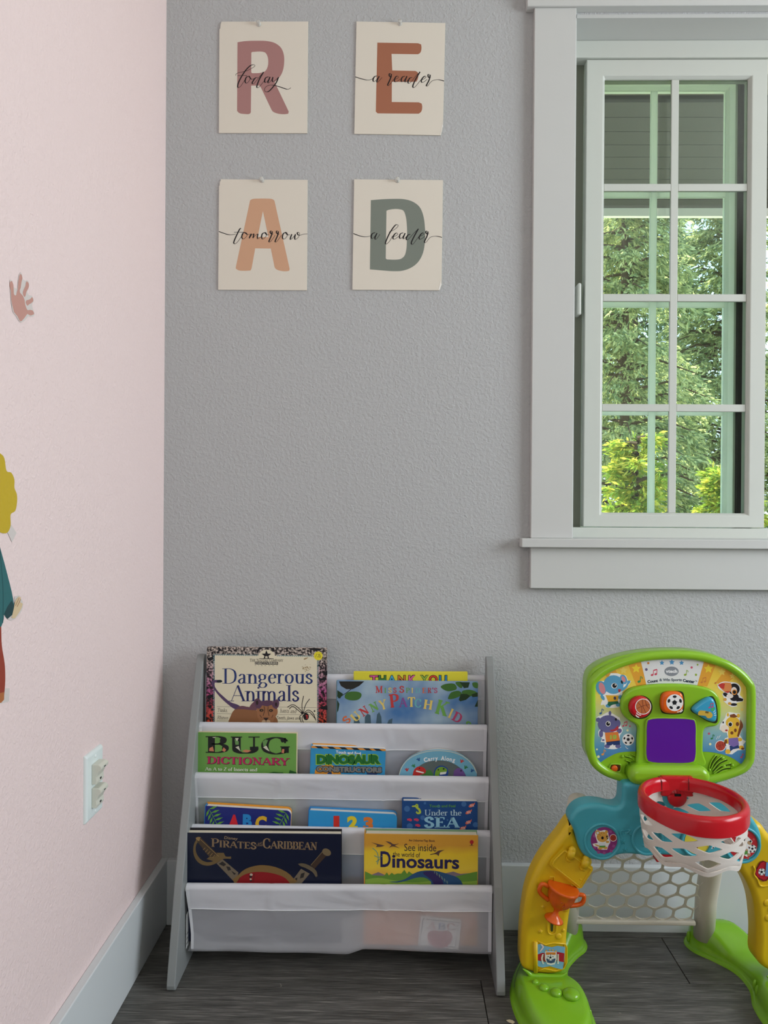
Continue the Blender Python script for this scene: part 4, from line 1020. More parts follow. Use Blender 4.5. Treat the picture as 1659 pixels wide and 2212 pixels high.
A_(b, 'cat_tail', (86, 66, 100), [[(380, 790), (300, 735), (220, 660), (165, 590), (135, 540), (128, 500), (150, 485), (200, 482), (235, 484), (244, 496), (230, 508), (165, 510), (160, 530), (190, 590), (250, 650), (330, 715), (420, 750), (470, 800)]], .0008, C1)
A_(b, 'tail_tuft', (20, 34, 42), [ell(215, 496, 30, 15)], .0010, C1)
A_(b, 'cat_body', (142, 96, 62), [[(300, 960), (330, 870), (370, 800), (440, 770), (530, 770), (600, 800), (680, 850), (800, 850), (830, 920), (830, 1000), (300, 1000)]], .0010, C1)
A_(b, 'cat_shoulder', (110, 74, 86), [[(370, 795), (440, 756), (530, 770), (545, 745), (600, 690), (620, 800), (560, 800), (450, 790)]], .0012, C1)
A_(b, 'cat_head', (156, 106, 70), [[(610, 770), (640, 720), (700, 700), (770, 705), (815, 760), (828, 830), (800, 880), (760, 960), (650, 960), (615, 860)]], .0014, C1)
A_(b, 'cat_ear', (92, 62, 84), [[(585, 690), (620, 670), (650, 700), (665, 745), (640, 785), (605, 780), (588, 740)], [(765, 735), (790, 700), (825, 685), (843, 710), (838, 760), (815, 790), (780, 770)], [(650, 712), (710, 696), (770, 704), (780, 740), (720, 760), (660, 750)]], .0016, C1)
A_(b, 'cat_face_marks', (48, 34, 30), [ell(658, 802, 22, 15), ell(758, 804, 22, 15), [(675, 880), (735, 880), (712, 908), (700, 908)], ell(612, 722, 12, 24), ell(812, 740, 12, 22)] + strokes([[(684, 760), (690, 800), (676, 860)], [(730, 762), (726, 800), (738, 860)], [(705, 905), (705, 960)], [(640, 850), (660, 880)], [(780, 850), (765, 880)]], 5), .0018, C1)
A_(b, 'cat_eye', (170, 130, 70), [ell(660, 803, 5, n=8), ell(756, 804, 5, n=8)], .0020, C1)
A_(b, 'cat_muzzle', (196, 166, 132), [ell(684, 925, 24, 22), ell(728, 925, 24, 22)], .0017, C1)
A_(b, 'spider', (24, 22, 24), [ell(1128, 868, 30, 38), ell(1088, 830, 16, 13)] + strokes([[(1090, 825), (1050, 780), (990, 742), (930, 770)], [(1085, 835), (1030, 790), (985, 760), (950, 790)], [(1090, 820), (1085, 740), (1102, 650)], [(1100, 822), (1125, 740), (1166, 682)], [(1105, 830), (1150, 800), (1200, 830), (1232, 910)], [(1105, 838), (1160, 820), (1200, 860), (1230, 900)], [(1090, 845), (1060, 870), (1078, 930)], [(1100, 850), (1085, 890), (1100, 930)]], 7), .0010, C1)
A_(b, 'spider_mark', (196, 52, 50), [[(1130, 848), (1150, 858), (1140, 872), (1152, 888), (1128, 890), (1136, 870), (1122, 860)]], .0012, C1)
A_(b, 'price_sticker', (232, 218, 50), [ell(1256, 228, 46, n=28)], .0012, C1)
A_(b, 'price_writing', (80, 66, 40), strokes([[(1240, 206), (1228, 244)], [(1250, 216), (1262, 212), (1264, 222), (1250, 240), (1262, 238)], [(1282, 208), (1270, 212), (1268, 222), (1278, 224), (1276, 236), (1266, 238)], [(1266, 244), (1284, 240)]], 3.5), .0014, C1)
random.seed(3)
A_(b, 'stain', (160, 136, 96), [ell(1130 + random.gauss(0, 22), 362 + random.gauss(0, 18), random.uniform(2, 5), n=7) for i in range(40)] + [[(1100, 262), (1118, 250), (1152, 244), (1140, 256), (1112, 270)]], .0007, C1)
A_(b, 'rock_cracks', (18, 18, 24), [[(195, 142), (215, 140), (225, 155), (215, 180), (190, 200), (205, 165)], [(600, 142), (700, 142), (790, 143), (800, 190), (780, 180), (740, 140), (680, 140), (640, 160), (625, 200), (600, 190), (625, 150)], [(90, 255), (150, 230), (158, 262), (120, 280), (90, 275)], [(1130, 146), (1230, 146), (1300, 152), (1270, 175), (1200, 170)], [(1262, 470), (1340, 455), (1345, 480), (1270, 495)], [(1320, 400), (1352, 385), (1352, 430), (1330, 440)], [(1262, 770), (1350, 750), (1352, 800), (1290, 790)], [(90, 650), (150, 630), (150, 660), (92, 690)]], .0004, C1)
# --- Thank You (yellow)
b = book('picture_book', 'yellow picture book titled THANK YOU behind the blue spider book', (765, 1452), (1010, 1453), .042, .0, z1b + .01, .008, mat('yellow_cover', (226, 216, 60), .4, .4), back_up=.001, inset=.002)
glyphs(b, 'title_lettering', [(c, x, 208, w_ + 10, 84, 0, (24, 24, 30)) for c, x, w_ in [('T', 470, 74), ('H', 550, 66), ('A', 640, 74), ('N', 732, 68), ('K', 832, 68), ('Y', 946, 74), ('O', 1030, 78), ('U', 1122, 72)]], .0006, C2, lambda c: sans(c, .07))
glyphs(b, 'title_lettering', [(c, x, 208, w_, 74, 0, rgb) for c, x, w_, rgb in [('T', 470, 74, (226, 90, 150)), ('H', 550, 66, (70, 140, 60)), ('A', 640, 74, (80, 176, 214)), ('N', 732, 68, (224, 132, 50)), ('K', 832, 68, (226, 100, 160)), ('Y', 946, 74, (150, 190, 70)), ('O', 1030, 78, (226, 70, 50)), ('U', 1122, 72, (60, 150, 200))]], .0009, C2, lambda c: sans(c, .015))
# --- Miss Spider's Sunny Patch Kids
def skymat():
    m = mat('sky_print', (96, 140, 186), .35, .4); n = m.node_tree.nodes; l = m.node_tree.links; b = n['Principled BSDF']
    t = n.new('ShaderNodeTexCoord'); no = n.new('ShaderNodeTexNoise'); no.inputs['Scale'].default_value = 9; no.inputs['Detail'].default_value = 3
    cr = n.new('ShaderNodeValToRGB'); e = cr.color_ramp.elements; e[0].position = .35; e[0].color = (L(72), L(118), L(170), 1); e[1].position = .68; e[1].color = (L(176), L(198), L(208), 1)
    l.new(t.outputs['Object'], no.inputs['Vector']); l.new(no.outputs[0], cr.inputs[0]); l.new(cr.outputs[0], b.inputs['Base Color']); return m
b = book('picture_book', "blue Miss Spider's Sunny Patch Kids hardback with green leaves, right of the top tier", (728, 1471), (1032.5, 1474), .056, .01, z1b, .008, skymat(), spine=mat('teal_spine', (74, 128, 140), .4, .4), back_up=.001, inset=.002)
dk, gm = (34, 58, 30), (66, 110, 46)
A_(b, 'branch', (40, 40, 36), [[(140, 226), (380, 226), (330, 270), (270, 300), (210, 300), (160, 270)]] + strokes([[(320, 240), (230, 320), (130, 385)]], 6), .0006, C2)
A_(b, 'leaf', gm, [[(195, 365), (215, 335), (260, 322), (320, 325), (352, 345), (345, 380), (310, 403), (250, 405), (205, 390)], [(1100, 275), (1150, 250), (1230, 250), (1250, 300), (1180, 320), (1130, 305)], [(1240, 235), (1300, 235), (1300, 290), (1260, 270)], [(1170, 380), (1200, 330), (1270, 315), (1300, 350), (1240, 385), (1180, 395)], [(1400, 240), (1448, 240), (1448, 290), (1410, 280)], [(1300, 320), (1370, 305), (1440, 330), (1400, 365), (1320, 360)]], .0006, C2, 3)
A_(b, 'dark_leaf', dk, [[(126, 310), (180, 345), (150, 390), (124, 370)], [(1280, 235), (1375, 235), (1360, 285), (1320, 290)], [(1270, 400), (1290, 345), (1345, 345), (1380, 365), (1340, 400), (1285, 415)], [(1390, 350), (1450, 330), (1450, 370), (1400, 375)], [(124, 400), (145, 440), (135, 500), (124, 520)], [(1420, 465), (1450, 400), (1450, 465)]], .0008, C2)
pal = {'r': (196, 62, 62), 'o': (224, 110, 60), 'y': (232, 206, 110), 'g': (112, 170, 80), 'p': (140, 82, 150), 't': (110, 180, 186), 'k': (190, 70, 110)}
glyphs(b, 'title_lettering', [(c, x, y, w_, h_, 0, pal[q]) for c, x, y, w_, h_, q in [('M', 518, 303, 68, 66, 'r'), ('I', 578, 312, 15, 48, 'g'), ('S', 622, 310, 32, 50, 'y'), ('S', 668, 310, 32, 50, 'r'), ('S', 733, 302, 46, 66, 'r'), ('P', 790, 311, 36, 48, 'g'), ('I', 832, 312, 15, 48, 'y'), ('D', 884, 312, 46, 48, 't'), ('E', 944, 312, 36, 50, 'o'), ('R', 996, 312, 36, 50, 'r'), ("'", 1026, 292, 10, 18, 'k'), ('S', 1053, 312, 32, 50, 'k')]], .0010, C2, lambda c: serif(c, .2, .08))
glyphs(b, 'title_lettering', [(c, x, y, w_, h_, an, pal[q]) for c, x, y, w_, h_, an, q in [('S', 212, 590, 62, 78, -50, 'o'), ('U', 298, 558, 74, 84, -42, 'y'), ('N', 376, 508, 76, 84, -34, 'r'), ('N', 470, 468, 78, 84, -24, 'g'), ('Y', 556, 446, 72, 92, -14, 'y'), ('P', 662, 408, 92, 128, -6, 'r'), ('A', 745, 424, 80, 92, -3, 'p'), ('T', 824, 421, 70, 92, 0, 'y'), ('C', 886, 432, 66, 84, 2, 't'), ('H', 982, 446, 80, 88, 9, 'y'), ('K', 1118, 478, 116, 138, 16, 'g'), ('I', 1196, 528, 24, 92, 24, 'y'), ('D', 1258, 566, 84, 92, 28, 'k'), ('S', 1352, 640, 60, 80, 40, 'g')]], .0010, C2, lambda c: serif(c, .23, .10))
A_(b, 'grey_plant', (70, 96, 108), [[(385, 640), (385, 560), (410, 532), (438, 545), (445, 640)], [(490, 640), (500, 540), (520, 515), (540, 560), (545, 640)], [(590, 640), (610, 590), (645, 575), (640, 640)], [(280, 640), (285, 560), (320, 560), (345, 640)]], .0007, C2)
# --- tier 2
z2b = rz[2][1] - .118
b = book('reference_book', 'green BUG DICTIONARY paperback at the left of the second tier', (424, 1581.5), (640.5, 1584.5), .091, .0, z2b, .0135, mat('green_cover', (112, 164, 78), .4, .35), pages=mat('aged_page', (222, 206, 172), .8, .15), hard=False, inset=.0005, right_inset=-.0012, back_up=0, lid=.0008)
TX(b, 'title_lettering', (26, 30, 28), serif('B', .27, .06, 0, .18), *rect(245, 166, 522, 368), crop=C3)
TX(b, 'title_lettering', (26, 30, 28), serif('U', .27, .06, 0, .18), *rect(545, 172, 890, 376), crop=C3)
TX(b, 'title_lettering', (26, 30, 28), serif('G', .25, .06, 0, .16), *rect(908, 178, 1250, 386), crop=C3)
A_(b, 'letter_picture', (206, 132, 96), [[(285, 345), (290, 310), (330, 290), (345, 350)], [(440, 340), (460, 300), (490, 330), (470, 355)], [(680, 345), (720, 330), (790, 340), (740, 362)], [(1160, 320), (1185, 322), (1180, 372), (1150, 366)]], .0011, C3)
A_(b, 'letter_picture', (214, 214, 190), [[(600, 300), (640, 285), (660, 350), (640, 330)], [(930, 300), (970, 280), (1010, 350), (980, 335)], [(320, 180), (370, 176), (350, 188)], [(595, 190), (640, 190), (620, 230)]], .0011, C3)
A_(b, 'letter_picture', (104, 150, 84), [[(925, 230), (960, 205), (990, 215), (960, 290), (935, 290)], [(590, 200), (640, 230), (640, 270), (600, 270)]], .0011, C3)
TX(b, 'title_lettering', (60, 30, 40), serif('DICTIONARY', .24, .09, 0, .18), (264, 412), (1252, 432), (262, 502), crop=C3, lift=.0008)
TX(b, 'title_lettering', (190, 42, 96), serif('DICTIONARY', .22, .08, 0, .17), (259, 408), (1249, 428), (258, 497), crop=C3, lift=.0011)
TX(b, 'small_lettering', (236, 238, 224), serif('An A to Z of Insects and', .17, .08), (234, 536), (860, 548), (233, 578), crop=C3)
A_(b, 'leaf_drawing', (44, 92, 46), [[(1000, 605), (1060, 594), (1120, 600), (1170, 600), (1180, 640), (1000, 640)], [(1235, 620), (1250, 572), (1330, 600), (1335, 640)]], .0008, C3)
b = book('board_book', 'bright blue touch and feel Dinosaur Constructors book with hazard stripes', (672.5, 1611), (833.5, 1618), .092, .0, z2b + .005, .017, mat('cyan_cover', (56, 152, 202), .35, .4), back=mat('hazard_yellow', (232, 160, 50), .4, .35), pages=M_pagew, corner=.004, back_up=.001, inset=.001)
A_(b, 'hazard_stripe', (228, 150, 52), [[(672.8, 1611.3), (833, 1618.2), (833, 1622.5), (672.8, 1615.6)]], .0005)
A_(b, 'hazard_stripe', (36, 32, 30), [[(x, 1611.3 + (x - 672) * .043), (x + 13, 1611.9 + (x - 672) * .043), (x + 20, 1616.6 + (x - 672) * .043), (x + 7, 1616.0 + (x - 672) * .043)] for x in (680, 706, 732, 758, 784, 806)], .0008)
TX(b, 'small_lettering', (240, 244, 246), sans('Touch and Feel', .03), (725.5, 1621), (779.5, 1624.5), (725.5, 1627.5), lift=.0009)
TX(b, 'title_lettering', (150, 196, 60), sans('DINOSAUR', .12), (682, 1628.5), (824.5, 1628.5 + .1), (682, 1652.8))
TX(b, 'title_lettering', (36, 110, 46), sans('DINOSAUR', .08), (684, 1630.5), (822.5, 1630.5), (684, 1651), lift=.0012)
A_(b, 'digger_drawing', (226, 150, 44), [[(680, 1668), (684, 1658), (700, 1653), (726, 1656), (734, 1666), (740, 1682), (680, 1682)]], .0008)
TX(b, 'title_lettering', (60, 60, 60), sans('CONSTRUCTORS', .14), (682, 1653.5), (826, 1656), (682, 1668.6), lift=.0012)
TX(b, 'title_lettering', (128, 128, 124), sans('CONSTRUCTORS', .06), (683.5, 1655), (824.5, 1657.5), (683.5, 1667), lift=.0015)
A_(b, 'small_figures', (40, 70, 120), [ell(712, 1671, 5, 3), ell(804, 1671, 12, 3)], .0010)
# carry along: round-topped board book
def round_book():
    d = .093
    pts = [(860, 1830), (862, 1672), (868, 1655), (882, 1638), (902, 1627), (928, 1620.5), (955, 1619.5), (982, 1624), (1004, 1634), (1021, 1650), (1030, 1668), (1031, 1830)]
    fr = wallframe(d)
    e = empty('board_book', P(946, 1700, d), label='round-topped pale blue Carry Along dinosaur board book', cat='book', group=GRP)
    pp = [(p[0], min(p[1], 1722)) for p in pts]
    pp = pp[:1] + catmull(pp[1:-1], 4) + pp[-1:]
    c = mat('sky_blue_cover', (118, 180, 206), .35, .4)
    plate('back_cover', mat('cream_board', (214, 210, 192), .5, .3), [(x, y - 1.5) for x, y in pp], d - .016, .002, e, r=.0005, smooth=0, seg=1)
    plate('page_block', M_pagew, [(946 + (x - 946) * .99, y + 1.2) for x, y in pp], d - .0025, .0125, e, r=.0005, smooth=0, seg=1)
    plate('front_cover', c, pp, d, .0023, e, r=.0006, smooth=0, seg=1)
    b = Book(); b.f = fr; b.e = e
    A_(b, 'cut_out_window', (96, 108, 106), [[C2(p) for p in [(820, 1150), (850, 1075), (905, 1020), (980, 985), (1080, 972), (1180, 985), (1260, 1025), (1320, 1080), (1350, 1150)]]], .0004)
    A_(b, 'cover_rim', (206, 210, 196), strokes([[(x, y + 2.2) for x, y in pts[1:-1]]], 1.6, 4), .0004)
    wrd = 'Carry Along'; ch = []
    wds = {'C': 40, 'a': 28, 'r': 20, 'y': 30, ' ': 24, 'A': 40, 'l': 10, 'o': 32, 'n': 26, 'g': 28}
    hts = {'C': 42, 'a': 28, 'r': 28, 'y': 40, 'A': 42, 'l': 44, 'o': 28, 'n': 28, 'g': 40}
    x = 938
    for c_ in wrd:
        wv = wds[c_]; xc = x + wv / 2
        if c_ != ' ':
            t = (xc - 1090) / 175.0; yb = 950 + 27 * t * t + 0
            yy = yb + {'a': 7, 'r': 7, 'o': 7, 'n': 7, 'y': 13, 'g': 13}.get(c_, 0)
            ch.append((c_, xc, yy, wv - 4, hts[c_], 17 * t, (246, 248, 248)))
        x += wv
    glyphs(b, 'title_lettering', ch, .0009, C2, lambda c: sans(c, .04))
    def foot(x, y, r, a, rgb):
        A_(b, 'footprint_mark', rgb, [ell(x, y + r * .35, r * .42, r * .42, 10)] + [ell(x + r * .75 * math.sin(q), y - r * .5 * math.cos(q) + r * .2, r * .2, r * .5, 8, rot=q) for q in (-.8 + a, a, .8 + a)], .0008, C2)
    foot(895, 962, 22, -.5, (44, 92, 150)); foot(850, 1022, 22, -.6, (52, 132, 76)); foot(782, 1058, 22, -.1, (200, 62, 62)); foot(1296, 978, 22, .5, (206, 70, 70)); foot(1332, 1036, 22, .6, (56, 136, 80)); foot(1392, 1066, 22, .7, (44, 92, 150))
    A_(b, 'dinosaur_drawing', (196, 48, 44), [[(835, 1120), (850, 1060), (890, 1030), (940, 1040), (962, 1075), (940, 1100), (900, 1110), (960, 1150), (835, 1150)]], .0008, C2, 3)
    A_(b, 'dinosaur_drawing', (70, 130, 62), [[(960, 1070), (1000, 1060), (1030, 1100), (1040, 1150), (940, 1150)], [(905, 1115), (950, 1095), (975, 1100), (990, 1150), (900, 1150)]], .0006, C2)
    A_(b, 'dinosaur_outline', (30, 70, 150), [[(1034, 1150), (1040, 1070), (1070, 1030), (1120, 1022), (1165, 1045), (1172, 1090), (1150, 1150)]], .0005, C2)
    A_(b, 'dinosaur_drawing', (120, 168, 52), [[(1044, 1150), (1050, 1075), (1078, 1040), (1122, 1034), (1160, 1055), (1158, 1078), (1110, 1088), (1085, 1100), (1090, 1150)]], .0008, C2)
    A_(b, 'dinosaur_drawing', (116, 84, 150), [[(1215, 1150), (1225, 1070), (1260, 1042), (1300, 1050), (1330, 1100), (1340, 1150)]], .0008, C2)
    A_(b, 'dinosaur_teeth', (240, 240, 232), [[(870, 1065), (945, 1085), (935, 1095), (866, 1078)], [(1095, 1085), (1155, 1078), (1148, 1100), (1092, 1108)]], .0010, C2)
    A_(b, 'dinosaur_eye', (24, 26, 30), [ell(900, 1046, 6, n=8), ell(1078, 1060, 7, n=8), ell(1128, 1052, 8, n=8), ell(1292, 1070, 7, n=8)], .0011, C2)
round_book()
# --- tier 3
z3b = rz[3][1] - .10
def palm(b, cx_, cy_, s, rgb, sg):
    pl = []
    for i in range(7):
        t = i / 6.0; x = cx_ + sg * t * 130; y = cy_ + t * 230 - 20
        for q in (-1, 1):
            an = math.atan2(230, sg * 130) + q * 1.05 * sg; ln = 85 + 30 * math.sin(t * 3)
            px_, py_ = x + math.cos(an - math.pi * 0) * -0, y
            ex, ey = x - math.cos(an) * -ln, y - abs(math.sin(an)) * 0 + (ln * .25 if q * sg > 0 else -ln * .35)
            mx, my = (x + ex) / 2, (y + ey) / 2; dx, dy = ex - x, ey - y; n_ = math.hypot(dx, dy)
            pl.append([(x, y), (mx - dy / n_ * 12, my + dx / n_ * 12), (ex, ey), (mx + dy / n_ * 12, my - dx / n_ * 12)])
    return pl
b = book('board_book', 'dark blue ABC board book with palm leaves, tilting down to the right', (444, 1741), (629, 1752), .122, .0, z3b, .016, mat('navy_cover', (34, 44, 122), .35, .4), back=mat('amber_board', (226, 152, 44), .4, .35), pages=M_pagew, corner=.010, back_up=.003, hard=False, inset=.0006, spine=mat('blue_spine', (40, 130, 200), .4, .4))
def fan(x, y, s):
    pl = []
    for (bx, by, L_) in [(0, 0, 1), (22, 45, 1), (42, 90, 1), (62, 135, 1), (85, 180, .9), (110, 225, .8)]:
        for (dx, dy) in [(105, -38), (-35, 92)]:
            ex, ey = x + s * (bx + dx * L_), y + by + dy * L_; px_, py_ = x + s * bx, y + by
            mx, my = px_ * .5 + ex * .5, py_ * .5 + ey * .5; vx, vy = ex - px_, ey - py_; n_ = math.hypot(vx, vy)
            pl.append([(px_, py_), (mx - vy / n_ * 13, my + vx / n_ * 13), (ex, ey), (mx + vy / n_ * 13, my - vx / n_ * 13)])
    pl += ribbon([(x, y), (x + s * 50, y + 90), (x + s * 140, y + 270)], 6)
    return pl
A_(b, 'palm_leaf', (104, 166, 62), fan(285, 1040, 1), .0005, C3)
A_(b, 'palm_leaf', (104, 166, 62), fan(1205, 1085, -1), .0005, C3)
TX(b, 'title_lettering', (214, 44, 56), sans('A', .06), (522, 1102), (652, 1108), (512, 1262), crop=C3)
TX(b, 'title_lettering', (44, 140, 206), sans('B', .06), (690, 1098), (800, 1102), (686, 1258), crop=C3)
TX(b, 'title_lettering', (228, 182, 46), sans('C', .06), (845, 1118), (978, 1122), (830, 1290), crop=C3)
b = book('board_book', 'bright blue 1 2 3 counting board book in the middle of the third tier', (667.5, 1750.5), (858, 1759.5), .122, .0, z3b, .016, mat('azure_cover', (52, 156, 216), .35, .4), back=mat('azure_cover_b', (60, 140, 200), .35, .4), pages=M_pagew, corner=.009, back_up=.003, inset=.0006, spine=mat('azure_spine', (44, 116, 190), .4, .4))
TX(b, 'title_lettering', (214, 54, 44), sans('1', .06), *rect(318, 246, 368, 362), crop=C4)
TX(b, 'title_lettering', (236, 214, 50), sans('2', .06), *rect(434, 248, 524, 364), crop=C4)
TX(b, 'title_lettering', (226, 128, 54), sans('3', .06), *rect(572, 256, 656, 372), crop=C4)
b = book('board_book', 'deep blue Under the Sea touch and feel book with a seahorse', (869.5, 1730), (1032, 1731.5), .122, .0, z3b, .016, mat('deep_blue_cover', (30, 76, 138), .35, .4), pages=M_pagew, corner=.003, back_up=.002, inset=.0006)
A_(b, 'bubble', (66, 112, 170), [ell(945, 186, 25), ell(1098, 138, 11), ell(1430, 146, 22), ell(1215, 165, 14), ell(1078, 262, 20), ell(968, 335, 26), ell(1528, 322, 22), ell(1290, 282, 8)], .0005, C4)
A_(b, 'seahorse', (186, 206, 70), [[(988, 160), (1015, 156), (1022, 145), (1040, 150), (1042, 175), (1055, 185), (1066, 215), (1055, 230), (1035, 232), (1020, 218), (1030, 205), (1036, 218), (1046, 212), (1040, 196), (1020, 180), (1016, 170), (990, 170)]], .0008, C4, 2)
A_(b, 'seahorse_eye', (24, 60, 40), [ell(1028, 160, 3.5, n=8)], .0010, C4)
fish = [(1495, 158, -.5), (1468, 216, -.5), (1466, 302, -.5), (1420, 352, -.3)]
A_(b, 'striped_fish', (226, 112, 90), [ell(x, y, 26, 13, rot=a) for x, y, a in fish] + [[(x + 18, y - 14), (x + 30, y - 28), (x + 28, y - 6)] for x, y, a in fish], .0007, C4)
A_(b, 'striped_fish', (238, 232, 224), [ribbon([(x - 4 + q, y - 10), (x + 4 + q, y + 10)], 4, 0)[0] for x, y, a in fish for q in (-8, 4, 16)], .0009, C4)
fs_ = [(970, 280), (1028, 280), (1040, 328), (1190, 370)]
A_(b, 'pink_fish', (214, 66, 96), [ell(x, y, 19, 12, rot=.3) for x, y in fs_] + [[(x - 14, y), (x - 24, y - 14), (x - 24, y + 10)] for x, y in fs_], .0007, C4)
TX(b, 'small_lettering', (86, 150, 66), sans('Touch and Feel', .02), *rect(1135, 150, 1358, 174), crop=C4)
TX(b, 'title_lettering', (186, 216, 228), serif('Under the', .15, .06), *rect(1095, 194, 1410, 244), crop=C4)
TX(b, 'title_lettering', (156, 208, 230), serif('SEA', .28, .10, .08, .2), *rect(1090, 252, 1396, 352), crop=C4)
# --- tier 4
z4b = rz[4][1] - .118
b = book('picture_book', 'large dark navy Pirates of the Caribbean hardback, left of the lowest tier', (402, 1799), (737, 1802), .172, .0, z4b, .022, mat('navy_hardback', (12, 20, 46), .32, .45), back=mat('black_board', (24, 24, 32), .4, .35), back_up=.002, inset=.0025, right_inset=.0015)
gd = (142, 118, 88)
TX(b, 'title_lettering', gd, serif('PIRATES', .2, .08, .02, .15, .8), (437, 190), (806, 212), (437, 262), crop=C5)
TX(b, 'title_lettering', gd, serif('of', .14, .07), *rect(820, 222, 852, 240), crop=C5)
TX(b, 'title_lettering', gd, serif('the', .14, .07), *rect(806, 238, 858, 256), crop=C5)
TX(b, 'title_lettering', gd, serif('CARIBBEAN', .2, .08, .02, .15, .75), (858, 190), (1300, 205), (858, 274), crop=C5)
TX(b, 'script_lettering', (170, 146, 110), sans('Disney', .0), (548, 174), (656, 184), (542, 204), crop=C5)
A_(b, 'sword_guard', (112, 92, 58), [{'o': [(322, 195), (300, 235), (292, 300), (310, 360), (350, 400), (410, 415), (470, 400), (540, 360), (600, 360), (600, 340), (560, 340), (530, 320), (500, 350), (430, 385), (370, 375), (330, 335), (312, 290), (318, 240), (336, 215)], 'h': []}, [(400, 360), (470, 310), (540, 310), (560, 350), (480, 385)]], .0006, C5)
A_(b, 'sword_grip', (74, 60, 44), [[(312, 190), (350, 182), (490, 320), (460, 345), (420, 340), (330, 225)]], .0008, C5)
A_(b, 'sword_grip', (150, 124, 78), [[(312, 188), (330, 180), (352, 182), (340, 215), (318, 205)]] + strokes([[(390, 268), (372, 286)], [(410, 282), (390, 305)], [(430, 298), (408, 322)], [(450, 312), (428, 338)], [(470, 326), (450, 350)], [(350, 200), (500, 340)]], 4, 0), .0010, C5)
A_(b, 'sword_blade', (116, 104, 86), [[(478, 392), (530, 362), (660, 470), (640, 560), (600, 520)], [(1170, 440), (1240, 480), (1140, 600), (1080, 560)]], .0006, C5)
A_(b, 'sword_blade', (46, 42, 40), [[(500, 400), (530, 380), (560, 405), (540, 420)], [(560, 420), (590, 425), (600, 450), (575, 455)], [(600, 455), (640, 480), (625, 490)], [(1170, 480), (1200, 470), (1190, 510), (1160, 520)], [(1120, 520), (1140, 510), (1135, 540)]], .0009, C5)
A_(b, 'sword_guard', (104, 92, 72), [[(1145, 400), (1180, 395), (1250, 420), (1295, 460), (1304, 500), (1290, 508), (1265, 470), (1210, 435), (1160, 415)]], .0010, C5)
A_(b, 'sword_grip', (66, 50, 40), [[(1345, 295), (1385, 325), (1280, 440), (1248, 412)]], .0008, C5)
A_(b, 'sword_grip', (120, 104, 76), [ell(1378, 305, 38, 28, rot=.5)] + strokes([[(1345, 300), (1250, 410)]], 5, 0), .0012, C5)
A_(b, 'medallion_rim', (128, 100, 58), [[(630, 560), (660, 490), (720, 440), (800, 415), (870, 410), (960, 425), (1050, 465), (1105, 515), (1112, 560)]], .0010, C5, 2)
A_(b, 'medallion_field', (140, 22, 28), [[(636, 565), (680, 505), (760, 472), (850, 466), (950, 480), (1040, 515), (1085, 565)]], .0012, C5)
A_(b, 'bead', (190, 180, 160), [ell(764, 488, 12, 10, 10), ell(760, 525, 9, 7, 8)], .0015, C5)
A_(b, 'bead', (40, 32, 30), [ell(760, 505, 12, 9, 10), ell(762, 538, 10, 6, 8)] + strokes([[(670, 510), (660, 550)], [(790, 480), (780, 550)]], 3, 0), .0015, C5)
def dinoskymat():
    m = mat('sunset_print', (232, 190, 60), .35, .4); n = m.node_tree.nodes; l = m.node_tree.links; b = n['Principled BSDF']
    t = n.new('ShaderNodeTexCoord'); sp_ = n.new('ShaderNodeSeparateXYZ'); mr = n.new('ShaderNodeMapRange'); mr.inputs[1].default_value = .125; mr.inputs[2].default_value = .225
    no = n.new('ShaderNodeTexNoise'); no.inputs['Scale'].default_value = 14; ad = n.new('ShaderNodeMath'); ad.operation = 'MULTIPLY_ADD'; ad.inputs[1].default_value = .35
    cr = n.new('ShaderNodeValToRGB'); e = cr.color_ramp.elements; e[0].position = .18; e[0].color = (L(224), L(140), L(62), 1); e[1].position = 1.1; e[1].color = (L(214), L(156), L(56), 1)
    k = e.new(.5); k.color = (L(238), L(206), L(66), 1); k = e.new(.85); k.color = (L(236), L(200), L(52), 1)
    l.new(t.outputs['Object'], sp_.inputs[0]); l.new(sp_.outputs['Z'], mr.inputs[0]); l.new(t.outputs['Object'], no.inputs['Vector']); l.new(no.outputs[0], ad.inputs[0]); l.new(mr.outputs[0], ad.inputs[2])
    l.new(ad.outputs[0], cr.inputs[0]); l.new(cr.outputs[0], b.inputs['Base Color']); return m
b = book('picture_book', 'yellow See Inside the World of Dinosaurs book, right of the lowest tier', (788, 1801), (1033, 1804.5), .172, .0, z4b, .024, dinoskymat(), back=mat('green_board', (122, 158, 124), .4, .35), pages=mat('speckled_page', (214, 206, 184), .8, .15, bump=(300, .6, .0008)), back_up=.0015, inset=.002)
A_(b, 'purple_hills', (132, 116, 126), [[(640, 750), (700, 726), (760, 752), (760, 790), (640, 790)], [(1250, 740), (1340, 722), (1400, 742), (1480, 735), (1480, 790), (1250, 790)]], .0005, C4)
A_(b, 'green_hills', (100, 146, 56), [[(586, 720), (620, 735), (650, 752), (700, 756), (750, 758), (773, 728), (790, 755), (815, 732), (835, 748), (865, 738), (895, 740), (922, 706), (945, 742), (960, 720), (985, 738), (1010, 748), (1100, 770), (1300, 775), (1440, 745), (1500, 730), (1545, 722), (1545, 900), (586, 900)]], .0007, C4)
A_(b, 'green_hills', (140, 176, 70), [[(590, 790), (700, 775), (850, 800), (1000, 815), (1180, 800), (1400, 810), (1545, 800), (1545, 900), (590, 900)]], .0009, C4)
A_(b, 'dinosaur_back', (44, 82, 124), [[(788, 808), (860, 805), (930, 785), (1000, 740), (1060, 718), (1140, 712), (1220, 722), (1300, 745), (1380, 775), (1420, 830), (1420, 900), (1180, 900), (1150, 810), (1090, 772), (1020, 775), (940, 800), (860, 816)]], .0011, C4, 2)
